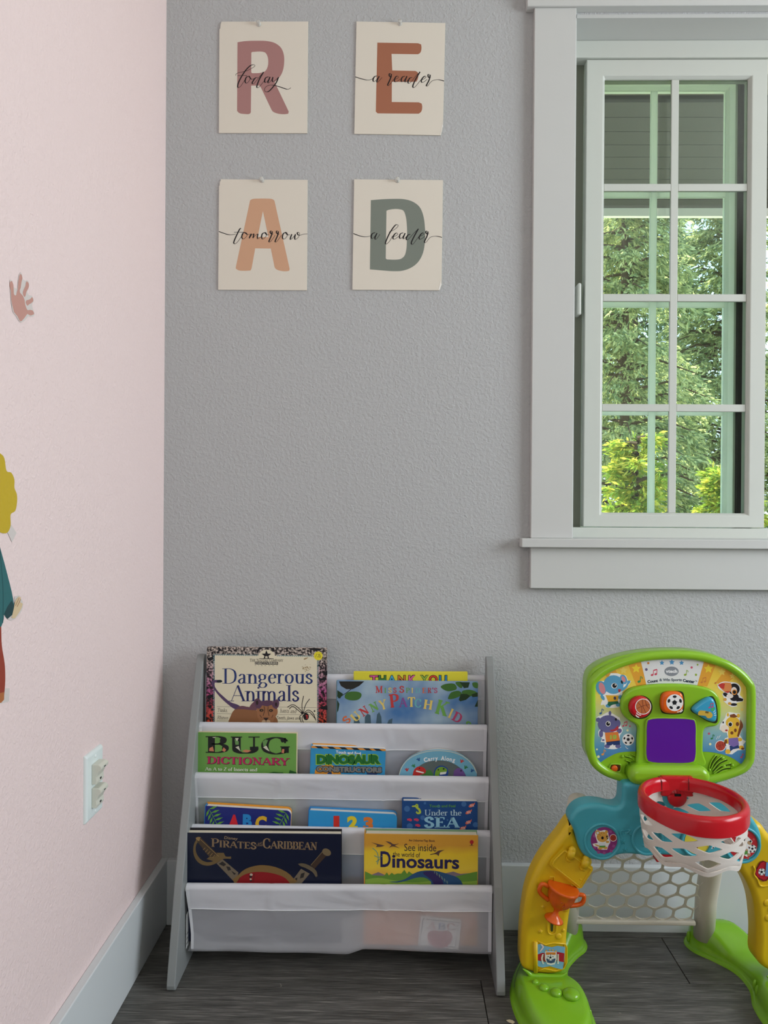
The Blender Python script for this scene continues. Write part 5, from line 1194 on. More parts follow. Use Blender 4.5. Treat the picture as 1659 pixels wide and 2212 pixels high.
A_(b, 'dinosaur_stripe', (54, 44, 96), [[(1080, 730), (1150, 718), (1210, 740), (1250, 800), (1250, 860), (1190, 860), (1160, 800), (1110, 760)]], .0014, C4, 2)
A_(b, 'dinosaur_scales', (160, 190, 150), [ell(1180 + i * 11 + (6 if i % 2 else 0), 722 + i * 9 + j * 11, 3.5, 3.5, 6) for i in range(11) for j in range(2)], .0016, C4)
TX(b, 'title_lettering', (56, 44, 56), sans('See inside', .0), (922, 484), (1194, 488), (922, 546), crop=C4)
TX(b, 'title_lettering', (46, 38, 56), sans('the world of', .0), (824, 550), (1058, 560), (824, 592), crop=C4)
TX(b, 'title_lettering', (40, 36, 84), sans('D', .02), *rect(718, 548, 806, 684), crop=C4)
TX(b, 'title_lettering', (40, 36, 84), sans('inosaurs', .025), (818, 580), (1390, 592), (818, 690), crop=C4)
TX(b, 'small_lettering', (90, 60, 50), sans('An Usborne Flap Book', .01), (960, 444), (1185, 450), (960, 470), crop=C4)
bd = (96, 70, 62)
A_(b, 'flying_reptile', bd, [[(640, 472), (690, 485), (720, 492), (755, 500), (725, 510), (680, 512), (690, 495)], [(760, 462), (800, 470), (830, 488), (880, 482), (840, 500), (885, 524), (820, 508), (790, 520), (812, 496)], [(1140, 575), (1190, 560), (1210, 545), (1265, 538), (1225, 560), (1215, 590), (1195, 575), (1145, 580)]], .0009, C4)
A_(b, 'publisher_balloon', (178, 40, 46), [ell(1497, 470, 17, 17)], .0009, C4)
A_(b, 'publisher_balloon', (110, 60, 50), [[(1490, 486), (1504, 486), (1502, 496), (1492, 496)], [(1478, 497), (1512, 497), (1512, 500), (1478, 500)]], .0009, C4)
A_(b, 'vine_drawing', (126, 160, 130), strokes([[(650, 520), (690, 560), (700, 620), (690, 660)], [(665, 585), (700, 600), (740, 590)], [(680, 640), (720, 610)]], 7), .0008, C4)
# ABC apple board book seen through the lowest sling
b = book('board_book', 'small white ABC board book with a red apple, showing through the lowest sling', (910, 1979), (997, 1988), .1805, .0, z4b + .004, .006, mat('white_board_cover', (236, 234, 228), .4, .35), pages=M_pagew, hard=False, corner=.004, inset=.0005)
A_(b, 'border_line', (70, 80, 90), ribbon([(914, 1985), (991, 1993), (983, 2046), (906, 2042), (914, 1985)], 1.8, 0), .0005)
glyphs(b, 'title_lettering', [('A', 933, 1999, 19, 15, 4, (190, 60, 60)), ('B', 954, 2001, 17, 15, 4, (50, 90, 150)), ('C', 974, 2002, 17, 15, 4, (190, 60, 50))], .0006, ID, lambda c: serif(c, .2, .08))
A_(b, 'apple_drawing', (176, 24, 32), [[(923, 2022), (927, 2013), (938, 2009), (950, 2012), (962, 2010), (973, 2014), (978, 2024), (972, 2038), (962, 2046), (940, 2046), (928, 2038)]], .0006, ID, 3)
A_(b, 'apple_stem', (70, 80, 40), ribbon([(956, 2012), (961, 2006)], 1.6, 0), .0008)
# ================================================================== toy sports centre
def plastic(name, rgb, rough=.19): return mat(name, rgb, rough, .5)
G = plastic('lime_green_plastic', (138, 190, 40)); GD = plastic('feet_green_plastic', (124, 180, 36))
Bl = plastic('aqua_blue_plastic', (70, 166, 180), .34); Ye = plastic('yellow_plastic', (226, 188, 24), .38); Re = plastic('red_plastic', (196, 22, 34), .22)
Or = plastic('orange_plastic', (226, 98, 20)); Cr = plastic('cream_plastic', (214, 208, 192), .4); Wh = plastic('net_white_plastic', (230, 222, 212), .42)
toy = empty('toy_sports_center', (0.531, -0.22, 0), label='toy sports station with green backboard, red hoop, blue arch and yellow legs', cat='toy')
DB = .264      # backboard front
bd_out = [(112, 600), (113, 400), (135, 300), (200, 240), (300, 190), (420, 152), (560, 124), (700, 108), (850, 102), (1010, 106), (1160, 126), (1290, 165), (1400, 225), (1500, 305), (1552, 370), (1569, 450), (1568, 700), (1562, 1000), (1548, 1090), (1490, 1150), (1370, 1205), (1220, 1250), (1050, 1275), (800, 1282), (560, 1272), (430, 1245), (300, 1192), (190, 1125), (125, 1040), (103, 950), (106, 800)]
board = plate('backboard', G, bd_out, DB - .006, .040, toy, r=.006, crop=T1, smooth=3, back_r=.004)
rim_mid = [(150, 700), (150, 430), (180, 350), (260, 280), (370, 225), (500, 182), (640, 155), (850, 140), (1060, 150), (1200, 180), (1330, 225), (1440, 295), (1515, 375), (1545, 450), (1545, 700), (1540, 1000), (1520, 1080), (1470, 1135), (1360, 1180), (1220, 1222), (1050, 1245), (800, 1252), (560, 1242), (420, 1210), (280, 1160), (190, 1090), (152, 1010), (140, 900)]
q = [T1(p) for p in rim_mid]; q = catmull(q, 4, True)
MB().tube([P(x, y, DB - .004) for x, y in q], .0085, n=12, closed=True).build('rim', G, board, smooth=True)
def stickermat():
    m = mat('board_sticker_print', (230, 200, 80), .4, .4); n = m.node_tree.nodes; l = m.node_tree.links; b = n['Principled BSDF']
    t = n.new('ShaderNodeTexCoord'); sp_ = n.new('ShaderNodeSeparateXYZ'); mr = n.new('ShaderNodeMapRange')
    z0 = P(1445, 1655, DB).z; z1 = P(1445, 1425, DB).z
    mr.inputs[1].default_value = z0; mr.inputs[2].default_value = z1
    cr = n.new('ShaderNodeValToRGB'); e = cr.color_ramp.elements; e[0].position = 0; e[0].color = (L(58), L(118), L(178), 1); e[1].position = 1; e[1].color = (L(232), L(190), L(72), 1)
    for p_, c in [(.15, (84, 146, 190)), (.32, (142, 186, 190)), (.48, (206, 214, 150)), (.64, (234, 216, 100)), (.85, (238, 202, 70))]:
        k = e.new(p_); k.color = (L(c[0]), L(c[1]), L(c[2]), 1)
    l.new(t.outputs['Object'], sp_.inputs[0]); l.new(sp_.outputs['Z'], mr.inputs[0]); l.new(mr.outputs[0], cr.inputs[0]); l.new(cr.outputs[0], b.inputs['Base Color']); return m
FB = wallframe(DB - .0055)
st_out = [(186, 700), (186, 440), (225, 355), (330, 268), (470, 212), (620, 185), (850, 172), (1100, 186), (1270, 222), (1390, 275), (1480, 345), (1524, 430), (1526, 700), (1518, 1000), (1482, 1112), (1375, 1037), (1250, 998), (1100, 984), (600, 984), (480, 985), (380, 998), (290, 1040), (205, 1100), (176, 1000), (178, 850)]
def S_(name, rgb, polys, lift=.0003, crop=T1, smooth=0, fr=None, par=None): return art(fr or FB, name, ink(rgb, .4), polys, par or board, lift, crop, smooth)
sm_ = stickermat(); o = art(FB, 'face_sticker', sm_, [st_out], board, .0002, T1)
# stickermat uses local z: board is parented to the toy base at z 0, so local z is height above the floor
S_('sunburst_stripe', (228, 164, 56), [[(468, 213), (583, 192), (637, 414), (548, 418)], [(272, 315), (358, 258), (400, 350), (330, 380)], [(1135, 192), (1243, 214), (1165, 416), (1078, 410)], [(1338, 248), (1430, 302), (1310, 420), (1240, 380)]], .0005)
S_('banner_print', (226, 228, 226), [[(583, 190), (700, 178), (850, 173), (1000, 178), (1137, 192), (1075, 412), (950, 399), (850, 396), (740, 400), (635, 414)]], .0006)
S_('star_print', (240, 214, 60), [star(543, 260, 42), star(1175, 262, 42)], .0008)
S_('star_print', (238, 212, 100), [star(432, 275, 38), star(1293, 290, 36), star(1385, 325, 28), star(1468, 618, 16)], .0008)
S_('star_print', (84, 152, 200), [star(768, 210, 23, .55), star(855, 205, 26, .55), star(940, 210, 23, .55)], .0009)
S_('dot_print', (206, 130, 60), [ell(649, 212, 10), ell(1237, 387, 8, n=10)], .0009)
S_('dot_print', (106, 96, 130), [ell(632, 268, 12)], .0009)
S_('dot_print', (200, 86, 110), [ell(1028, 250, 10), ell(488, 764, 7, n=10), ell(1180, 828, 10)], .0009)
S_('dot_print', (150, 178, 60), [ell(1080, 226, 8), ell(1066, 314, 10)], .0009)
S_('dot_print', (236, 232, 180), [ell(468, 800, 10), ell(200, 966, 8), ell(213, 1030, 12), ell(1190, 920, 11)], .0009)
def note(x, y, s, dbl=False):
    r = [ell(x, y, 13 * s, 10 * s, 12, rot=-.3)] + ribbon([(x + 11 * s, y), (x + 14 * s, y - 46 * s)], 6 * s, 0)
    if dbl: r += [ell(x + 36 * s, y - 8 * s, 13 * s, 10 * s, 12, rot=-.3)] + ribbon([(x + 46 * s, y - 8 * s), (x + 48 * s, y - 56 * s)], 6 * s, 0) + ribbon([(x + 14 * s, y - 44 * s), (x + 48 * s, y - 54 * s)], 11 * s, 0)
    else: r += ribbon([(x + 14 * s, y - 44 * s), (x + 28 * s, y - 36 * s), (x + 26 * s, y - 24 * s)], 6 * s, 3)
    return r
S_('note_print', (204, 72, 92), note(682, 316, .9, True) + note(430, 762, .7, True) + note(1462, 1035, .7), .0009)
S_('note_print', (146, 176, 60), note(972, 314, .9), .0009)
S_('note_print', (52, 140, 76), note(568, 374, 1.0) + note(1204, 872, .8), .0009)
S_('note_print', (206, 130, 60), note(1115, 380, .8, True), .0009)
S_('note_print', (224, 150, 80), note(250, 1010, .9), .0009)
S_('note_print', (52, 104, 160), note(232, 652, .9), .0009)
S_('logo_oval', (136, 142, 148), [ell(852, 284, 62, 42, 32)], .0010)
text(FB, 'logo_lettering', ink((236, 238, 238)), sans('vtech', .05), (800, 268), (903, 268), (800, 298), board, .0013, T1)
text(FB, 'banner_lettering', ink((40, 54, 72)), sans('Count', .05), (640, 362), (732, 352), (642, 388), board, .0010, T1, 0)
text(FB, 'banner_lettering', ink((104, 112, 122)), sans('& Win Sports', .05), (745, 346), (942, 345), (745, 378), board, .0010, T1, 0)
text(FB, 'banner_lettering', ink((40, 54, 72)), sans('Center', .05), (952, 348), (1056, 362), (950, 376), board, .0010, T1, 0)
text(FB, 'banner_lettering', ink((40, 54, 72)), sans('TM', .02), (1058, 362), (1075, 365), (1058, 372), board, .0010, T1, 0)
# --- printed cartoon animals (generic)
W_ = (240, 240, 236)
def animal_white(polys): S_('sticker_outline', W_, polys, .0009)
def el(lst): return [ell(*a) for a in lst]
# elephant
animal_white([[(192, 440), (205, 385), (245, 368), (285, 370), (320, 300), (380, 302), (420, 315), (450, 320), (475, 365), (500, 370), (480, 400), (440, 440), (420, 470), (432, 500), (425, 528), (408, 545), (405, 590), (370, 602), (280, 602), (262, 575), (232, 580), (240, 550), (250, 530), (232, 500), (212, 470)]])
S_('elephant_print', (92, 160, 196), [ell(345, 400, 88, 82), ell(238, 430, 46, 62, rot=-.25), ell(432, 355, 30, 44, rot=-.4), [(400, 430), (440, 420), (462, 390), (466, 366), (492, 364), (490, 382), (478, 396), (462, 425), (430, 452), (400, 462)], ell(405, 510, 20, 18), ell(250, 512, 14, 28, rot=-.5), ell(298, 585, 22, 16), ell(385, 575, 20, 18)], .0011)
S_('elephant_ear_print', (214, 138, 144), [ell(245, 432, 26, 52, rot=-.3), ell(432, 352, 15, 28, rot=-.4)], .0013)
S_('shirt_print', (230, 176, 52), [[(275, 492), (390, 495), (382, 545), (300, 552)]], .0013); S_('shorts_print', (40, 110, 74), [[(298, 550), (385, 545), (392, 565), (340, 575), (310, 590), (292, 575)]], .0013)
text(FB, 'number_print', ink((40, 50, 90)), sans('9', .06), (345, 504), (368, 504), (345, 534), board, .0015, T1)
S_('eye_white', W_, [ell(352, 410, 26, 24)], .0013); S_('eye_black', (20, 22, 26), [ell(354, 409, 20, 20), ell(418, 378, 8, 16, rot=-.3)], .0015); S_('mouth_print', (180, 54, 60), [[(384, 440), (412, 440), (402, 468), (390, 465)]], .0015)
S_('eye_glint', W_, [ell(361, 402, 6, 6, 8)], .0017)
# hippo
animal_white([[(190, 710), (205, 680), (240, 670), (300, 640), (330, 650), (400, 690), (410, 760), (425, 800), (400, 850), (410, 950), (350, 965), (265, 955), (268, 905), (232, 900), (245, 870), (215, 850), (212, 810), (225, 790), (205, 730)]])
S_('hippo_print', (104, 104, 152), [ell(300, 745, 92, 78), ell(212, 708, 20, 20), ell(314, 650, 12, 20), ell(375, 740, 32, 38), ell(395, 805, 24, 20, rot=-.6), ell(236, 830, 18, 32), ell(290, 938, 24, 18), ell(385, 938, 24, 18), ell(255, 885, 12, 8)], .0011)
S_('shirt_print', (224, 130, 60), [[(270, 820), (385, 812), (402, 890), (280, 905)]], .0013); S_('shorts_print', (40, 62, 110), [[(282, 902), (400, 888), (404, 925), (345, 930), (340, 920), (320, 932), (285, 928)]], .0013)
text(FB, 'number_print', ink((150, 196, 80)), sans('10', .05), (316, 842), (372, 838), (316, 880), board, .0015, T1)
S_('mouth_print', (186, 60, 70), [[(310, 798), (350, 790), (385, 755), (390, 790), (360, 808), (325, 810)]], .0013); S_('eye_white', W_, [ell(298, 742, 22, 24)], .0013); S_('eye_black', (20, 22, 26), [ell(298, 742, 17, 18), ell(366, 704, 10, 12)], .0015); S_('eye_glint', W_, [ell(304, 734, 6, 6, 8)], .0017)
def soccer(x, y, r, fr=FB, par=None, lift=.0011, crop=T1):
    S_('ball_print', W_, [ell(x, y, r, r, 28)], lift, crop, 0, fr, par)
    S_('ball_print', (28, 30, 34), [star(x - r * .02, y - r * .02, r * .34, .82)] + [ell(x + r * .80 * math.cos(a), y + r * .80 * math.sin(a), r * .27, r * .17, 8, rot=a + 1.57) for a in (-1.57, -.3, .95, 2.2, 3.45)], lift + .0003, crop, 0, fr, par)
    S_('ball_print', (150, 152, 156), strokes([[(x + r * .3 * math.cos(a), y + r * .3 * math.sin(a)), (x + r * .68 * math.cos(a), y + r * .68 * math.sin(a))] for a in (-1.57, -.3, .95, 2.2, 3.45)], r * .035, 0), lift + .0002, crop, 0, fr, par)
def bball(x, y, r, fr=FB, par=None, lift=.0011, crop=T1, c=(196, 96, 52)):
    S_('basketball_print', c, [ell(x, y, r, r, 28)], lift, crop, 0, fr, par)
    S_('basketball_print', (110, 50, 36), strokes([[(x - r * .9, y + r * .3), (x, y - r * .1), (x + r * .95, y - r * .3)], [(x - r * .1, y - r), (x + r * .0, y), (x + r * .4, y + r * .9)], [(x - r * .75, y - r * .6), (x - r * .2, y + r * .1), (x - r * .2, y + r * .95)], [(x + r * .3, y - r * .9), (x + r * .5, y - r * .1), (x + r * .95, y + r * .3)]], max(r * .06, 2), 4), lift + .0003, crop, 0, fr, par)
animal_white([ell(474, 880, 52, 52)]); soccer(474, 880, 44)
# toucan
animal_white([[(1252, 400), (1300, 375), (1370, 378), (1430, 390), (1458, 430), (1448, 490), (1482, 525), (1478, 545), (1420, 560), (1425, 590), (1380, 595), (1350, 580), (1308, 545), (1310, 520), (1295, 485), (1310, 465), (1262, 430)]])
S_('bird_print', (30, 28, 34), [ell(1398, 440, 50, 50), ell(1400, 510, 40, 34), [(1400, 500), (1480, 525), (1474, 545), (1420, 548)], ell(1326, 488, 26, 16, rot=.5), ell(1396, 574, 30, 12)], .0011)
S_('bird_face', (236, 224, 214), [ell(1398, 455, 26, 34), ell(1362, 500, 30, 20)], .0013); S_('beak_print', (222, 140, 80), [[(1260, 400), (1310, 382), (1370, 384), (1378, 420), (1370, 462), (1320, 462), (1290, 440)]], .0013); S_('beak_print', (196, 58, 52), [[(1258, 404), (1290, 386), (1320, 392), (1310, 440), (1282, 430)], [(1310, 462), (1360, 455), (1350, 475)]], .0015)
S_('eye_white', (230, 150, 60), [ell(1402, 466, 22, 24)], .0015); S_('eye_black', (20, 22, 26), [ell(1402, 466, 14, 16)], .0017); S_('bird_foot', (220, 160, 70), [ell(1320, 530, 14, 14), ell(1360, 565, 16, 12)], .0013)
# giraffe
animal_white([[(1270, 790), (1278, 745), (1320, 690), (1330, 650), (1360, 640), (1420, 650), (1450, 650), (1450, 700), (1480, 760), (1450, 840), (1475, 880), (1502, 895), (1480, 925), (1490, 970), (1430, 975), (1380, 1010), (1325, 1005), (1330, 950), (1310, 910), (1318, 870), (1345, 860), (1335, 820), (1300, 815)]])
S_('giraffe_print', (234, 188, 60), [ell(1388, 735, 62, 56), [(1340, 750), (1440, 740), (1440, 860), (1350, 870)], ell(1340, 895, 28, 22), ell(1345, 985, 24, 20), ell(1462, 950, 22, 18), ell(1448, 880, 22, 16), ell(1436, 672, 14, 18), ell(1345, 664, 10, 16)], .0011)
S_('giraffe_mane', (128, 72, 38), [[(1360, 665), (1400, 655), (1430, 680), (1400, 690), (1365, 685)], [(1452, 700), (1478, 760), (1462, 800), (1438, 860), (1425, 850), (1440, 790), (1450, 740)], ell(1428, 745, 14, 18), ell(1380, 822, 14, 14), ell(1410, 800, 12, 16), ell(1328, 898, 12, 18), ell(1474, 960, 14, 10)], .0013)
S_('muzzle_print', (240, 226, 206), [ell(1318, 785, 36, 34)], .0013); S_('mouth_print', (176, 50, 56), [ell(1332, 800, 12, 8)], .0015); S_('eye_white', W_, [ell(1366, 746, 20, 22)], .0014); S_('eye_black', (20, 22, 26), [ell(1366, 748, 15, 17), ell(1304, 730, 6, 9)], .0016)
S_('shirt_print', (130, 110, 176), [[(1350, 870), (1432, 862), (1442, 925), (1395, 945), (1352, 925)]], .0015); S_('shorts_print', (44, 66, 120), [[(1360, 935), (1436, 922), (1446, 955), (1390, 965), (1365, 985)]], .0014)
animal_white([ell(1280, 935, 48, 48)]); bball(1280, 935, 42, c=(186, 72, 54))
S_('motion_lines', W_, strokes([[(1246, 880), (1252, 860), (1262, 850)], [(1262, 872), (1270, 856), (1280, 842)], [(450, 940), (460, 955), (474, 962)]], 4, 3), .0010)
# --- lower green lobes, console, screen, buttons
con = [(410, 560), (428, 500), (490, 440), (600, 413), (740, 400), (900, 398), (1050, 408), (1180, 435), (1250, 478), (1285, 550), (1290, 650), (1280, 735), (1240, 772), (1145, 778), (1134, 860), (1130, 1000), (1130, 1130), (590, 1130), (556, 1000), (555, 860), (560, 760), (500, 730), (440, 680), (412, 620)]
console = plate('console', G, con, DB + .005, .010, toy, r=.005, crop=T1, smooth=3)
FC = wallframe(DB + .0052)
scr = [(640, 740), (650, 710), (690, 700), (850, 697), (1010, 704), (1048, 712), (1060, 745), (1062, 880), (1058, 1040), (1045, 1072), (1000, 1082), (850, 1084), (690, 1078), (650, 1068), (638, 1040), (636, 880)]
plate('screen_bezel', G, [(850 + (x - 850) * 1.075, 890 + (y - 890) * 1.075) for x, y in scr], DB + .0085, .005, console, r=.003, crop=T1, smooth=3)
art(wallframe(DB + .0088), 'screen', mat('purple_screen', (90, 22, 152), .28, .5), [scr], console, .0001, T1)
def button(nm, pts, m, h=.011, sm=4, lab=None):
    o = plate(nm, m, pts, DB + .005 + h, h, console, r=.0065, crop=T1, smooth=sm, seg=5)
    if lab: o['label'] = lab
    c = [(sum(p[0] for p in pts) / len(pts), sum(p[1] for p in pts) / len(pts))][0]
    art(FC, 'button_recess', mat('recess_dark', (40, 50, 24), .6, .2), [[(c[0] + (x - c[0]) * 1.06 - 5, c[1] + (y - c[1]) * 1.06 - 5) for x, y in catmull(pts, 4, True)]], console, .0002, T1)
    return o, wallframe(DB + .005 + h + .0001)
sq = [(772, 500), (790, 475), (850, 464), (930, 468), (955, 485), (964, 530), (964, 600), (955, 640), (930, 656), (860, 660), (795, 652), (770, 630), (762, 560)]
bt, f1 = button('button', ell(585, 602, 100, 98, 12), Re, lab='round red button')
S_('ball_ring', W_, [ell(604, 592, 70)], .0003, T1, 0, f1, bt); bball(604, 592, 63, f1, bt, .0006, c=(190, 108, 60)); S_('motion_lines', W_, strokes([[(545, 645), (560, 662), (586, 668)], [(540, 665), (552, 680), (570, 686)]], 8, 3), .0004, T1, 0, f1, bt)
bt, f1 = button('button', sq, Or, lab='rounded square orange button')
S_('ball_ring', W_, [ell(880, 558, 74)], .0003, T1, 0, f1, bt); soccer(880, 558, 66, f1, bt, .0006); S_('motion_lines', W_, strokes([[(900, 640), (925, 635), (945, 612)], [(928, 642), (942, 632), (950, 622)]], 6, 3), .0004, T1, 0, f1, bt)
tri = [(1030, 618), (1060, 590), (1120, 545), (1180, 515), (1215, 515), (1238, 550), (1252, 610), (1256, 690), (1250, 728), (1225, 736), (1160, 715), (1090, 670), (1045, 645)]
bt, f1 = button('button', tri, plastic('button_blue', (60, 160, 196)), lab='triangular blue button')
S_('whistle_print', (206, 172, 66), [[(1084, 652), (1104, 625), (1180, 636), (1205, 650), (1212, 672), (1195, 692), (1165, 692), (1148, 672), (1092, 668)]], .0003, T1, 2, f1, bt); S_('whistle_print', (110, 90, 40), [[(1150, 632), (1178, 636), (1174, 652), (1146, 648)]], .0006, T1, 0, f1, bt)
S_('note_print', (200, 80, 120), note(1184, 600, .7, True), .0003, T1, 0, f1, bt); S_('note_print', (80, 180, 110), [ell(1210, 618, 14), ell(1226, 605, 8)], .0003, T1, 0, f1, bt); S_('motion_lines', W_, strokes([[(1222, 655), (1240, 645)], [(1224, 668), (1244, 668)], [(1218, 642), (1232, 625)]], 4, 0), .0003, T1, 0, f1, bt)
# slide switch
MB_ = art(FB, 'switch_recess', mat('slot_brown', (92, 62, 30), .6, .2), [[(318, 1108), (335, 1098), (390, 1100), (405, 1115), (402, 1148), (385, 1158), (330, 1155), (316, 1142)]], board, .0003, T1)
ql = [T1(p) for p in [(314, 1110), (332, 1094), (395, 1096), (411, 1112), (408, 1150), (390, 1162), (328, 1160), (310, 1144)]]
MB().tube([P(x, y, DB - .005) for x, y in catmull(ql, 3, True)], .0016, n=8, closed=True).build('switch_rim', G, board, smooth=True)
c = T1((350, 1129)); MB().lathe([(.0062, 0), (.0062, .004), (.0052, .0055), (.001, .0056)], P(c[0], c[1], DB - .006), (0, -1, 0), 20).build('slide_switch', Or, board, smooth=True)
# moulded confetti streamers (speaker grilles)
gr = MB(); gdk = MB()
def streamer(pts, r=.0014, ball=None):
    q = [T1(p) for p in catmull(pts, 4)]
    gr.tube([P(x, y, DB - .0048) for x, y in q], r, n=6)
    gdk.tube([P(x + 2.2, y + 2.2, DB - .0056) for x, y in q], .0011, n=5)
    if ball: c_ = T1(ball); gr.ball(P(c_[0], c_[1], DB - .005), .003, .003, .003, 10, 6)
streamer([(442, 1022), (490, 1035), (535, 1070), (560, 1110)], ball=(425, 1028)); streamer([(480, 1022), (530, 1050), (568, 1100)]); streamer([(500, 1010), (545, 1030), (570, 1060)]); streamer([(450, 1060), (500, 1080), (525, 1118)]); streamer([(470, 1090), (495, 1100), (505, 1118)])
streamer([(1180, 1130), (1200, 1070), (1240, 1015)], ball=(1184, 1145)); streamer([(1195, 1140), (1230, 1075), (1290, 1025)]); streamer([(1205, 1150), (1260, 1085), (1330, 1050)]); streamer([(1215, 1170), (1280, 1110), (1370, 1085)], ball=(1384, 1105)); streamer([(1215, 1185), (1290, 1135), (1362, 1120)])
streamer([(1225, 1200), (1300, 1155), (1360, 1148)], ball=(1372, 1150)); streamer([(1240, 1205), (1300, 1178), (1355, 1178)], ball=(1366, 1180)); streamer([(1260, 1212), (1310, 1200), (1345, 1198)])
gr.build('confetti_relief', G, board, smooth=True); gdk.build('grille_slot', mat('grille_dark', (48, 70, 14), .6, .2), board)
srel = MB()
for (x, y) in [(470, 1098), (1300, 1042), (1310, 1112)]:
    c_ = T1((x, y)); srel.lathe([(.0038, 0), (.0030, .0018), (.0004, .0022)], P(c_[0], c_[1], DB - .006), (0, -1, 0), 10)
srel.build('star_relief', G, board, smooth=True)
# neck bulge
neck = plate('neck', G, [(486, 1190), (510, 1140), (570, 1118), (640, 1120), (1080, 1124), (1150, 1132), (1195, 1170), (1212, 1225), (1200, 1262), (1120, 1290), (850, 1310), (620, 1300), (520, 1280), (490, 1240)], DB + .030, .035, toy, r=.014, crop=T1, smooth=4, seg=6)
# ---- blue arch
DA_ = .290
def darch(py): return DA_
arch = plate('arch', Bl, [(80, 515), (80, 475), (112, 418), (165, 378), (240, 358), (330, 362), (420, 384), (475, 382), (495, 360), (501, 300), (505, 205), (530, 188), (700, 200), (1000, 215), (1280, 230), (1335, 260), (1345, 340), (1400, 378), (1470, 400), (1520, 445), (1580, 530), (1610, 600), (1618, 680), (1600, 750), (1550, 805), (1480, 832), (1400, 826), (1320, 802), (1200, 790), (1000, 782), (820, 774), (760, 777), (640, 772), (540, 764), (460, 774), (380, 806), (300, 815), (230, 800), (180, 762), (150, 700), (130, 620), (108, 560)], DA_, .045, toy, r=.009, crop=T2, smooth=3, seg=5, back_r=.004)
FA = wallframe(DA_ + .0002)
def ring3(cx_, cy_, r, par, m, d, tr=.0028, crop=T2):
    pts = [crop(p) for p in ell(cx_, cy_, r, r, 36)]
    MB().tube([P(x, y, d) for x, y in pts], tr, n=8, closed=True).build('raised_ring', m, par, smooth=True)
def disc(rgb, cx_, cy_, r): S_('round_sticker', rgb, [ell(cx_, cy_, r, r, 36)], .0004, T2, 0, FA, arch)
for cx_ in (335, 695, 1090, 1455):
    ring3(cx_, {335: 655, 695: 640, 1090: 655, 1455: 685}[cx_], 137 if cx_ in (335, 1455) else 118, arch, Bl, DA_ + .0005)
disc((140, 54, 120), 350, 648, 106); disc((226, 206, 70), 1098, 655, 104); disc((186, 44, 50), 1458, 678, 118)
S_('round_sticker_pattern', (160, 84, 142), [[(x, y), (x + 20, y + 6), (x + 14, y + 26), (x - 6, y + 20)] for x, y in [(265, 600), (300, 560), (395, 565), (430, 600), (270, 690), (345, 735), (400, 720), (420, 680), (300, 730)]], .0006, T2, 0, FA, arch)
S_('round_sticker_pattern', (206, 84, 84), [ell(x, y, 9, n=10) for x, y in [(1500, 590), (1545, 640), (1560, 700), (1500, 790), (1380, 640), (1370, 720), (1440, 790)]], .0006, T2, 0, FA, arch)
# leopard cub
S_('sticker_outline', W_, [[(278, 590), (290, 562), (320, 572), (358, 565), (382, 578), (392, 640), (400, 660), (385, 690), (376, 722), (335, 722), (300, 715), (298, 700), (268, 695), (258, 675), (300, 668), (290, 640)]], .0008, T2, 0, FA, arch)
S_('cub_print', (222, 168, 74), [ell(338, 620, 46, 42), ell(300, 585, 18, 18), ell(370, 580, 12, 13), ell(335, 692, 26, 22), ell(300, 690, 26, 5, rot=.4), ell(318, 712, 16, 10), ell(362, 708, 16, 10), ell(378, 660, 14, 9)], .0010, T2, 0, FA, arch)
S_('cub_print', (226, 234, 236), [[(314, 668), (356, 668), (358, 692), (312, 692)], ell(300, 588, 10)], .0012, T2, 0, FA, arch); S_('cub_print', (100, 170, 70), [[(314, 690), (360, 690), (362, 704), (312, 704)]], .0012, T2, 0, FA, arch)
S_('cub_eye', (24, 22, 24), [ell(338, 628, 10, 12), ell(374, 618, 6, 9), ell(378, 634, 5)], .0014, T2, 0, FA, arch); S_('cub_spots', (130, 84, 40), [ell(x, y, 3.5, n=6) for x, y in [(310, 600), (330, 592), (350, 590), (300, 620), (308, 638), (320, 606)]], .0013, T2, 0, FA, arch)
S_('ball_ring', W_, [ell(423, 628, 29)], .0008, T2, 0, FA, arch); bball(423, 628, 25, FA, arch, .0010, T2, (176, 60, 46))
# panda-like pup on the right disc
S_('sticker_outline', W_, [[(1400, 640), (1425, 600), (1470, 590), (1500, 620), (1535, 655), (1520, 690), (1500, 700), (1520, 760), (1490, 780), (1450, 750), (1430, 700), (1400, 690)]], .0008, T2, 0, FA, arch)
S_('pup_print', (188, 150, 112), [ell(1430, 650, 22, 26), ell(1510, 668, 20, 14, rot=.6), ell(1480, 735, 20, 26), ell(1505, 762, 14, 12)], .0010, T2, 0, FA, arch)
S_('pup_print', (240, 238, 232), [ell(1468, 640, 34, 36), ell(1470, 700, 22, 26)], .0011, T2, 0, FA, arch); S_('pup_eye', (28, 26, 28), [ell(1470, 634, 15, 17), ell(1446, 640, 8, 12), ell(1455, 660, 8, 6), ell(1520, 655, 8, 8)], .0014, T2, 0, FA, arch); S_('pup_shorts', (90, 150, 70), [[(1455, 738), (1495, 730), (1498, 758), (1460, 764)]], .0014, T2, 0, FA, arch)
soccer(1535, 715, 31, FA, arch, .0012, T2); soccer(1210, 690, 26, FA, arch, .0012, T2)
S_('yellow_disc_drawing', (150, 90, 50), [ell(1060, 690, 18, 16), ell(1140, 650, 20, 16), ell(1080, 706, 22, 8)], .0008, T2, 0, FA, arch)
rel = MB()
def bump(x, y, r, crop=T2, d=DA_, k=.35, tgt=None):
    c_ = crop(((x), (y))); R_ = r / crop.k / 1661 * (1.754 - d)
    (tgt or rel).ball(P(c_[0], c_[1], d - .0004), R_, R_ * k + .0008, R_, 14, 8)
bump(665, 687, 10, k=.6)
q = [T2(p) for p in [(478, 600), (482, 575), (510, 568), (530, 580), (525, 600), (505, 605), (500, 592)]]
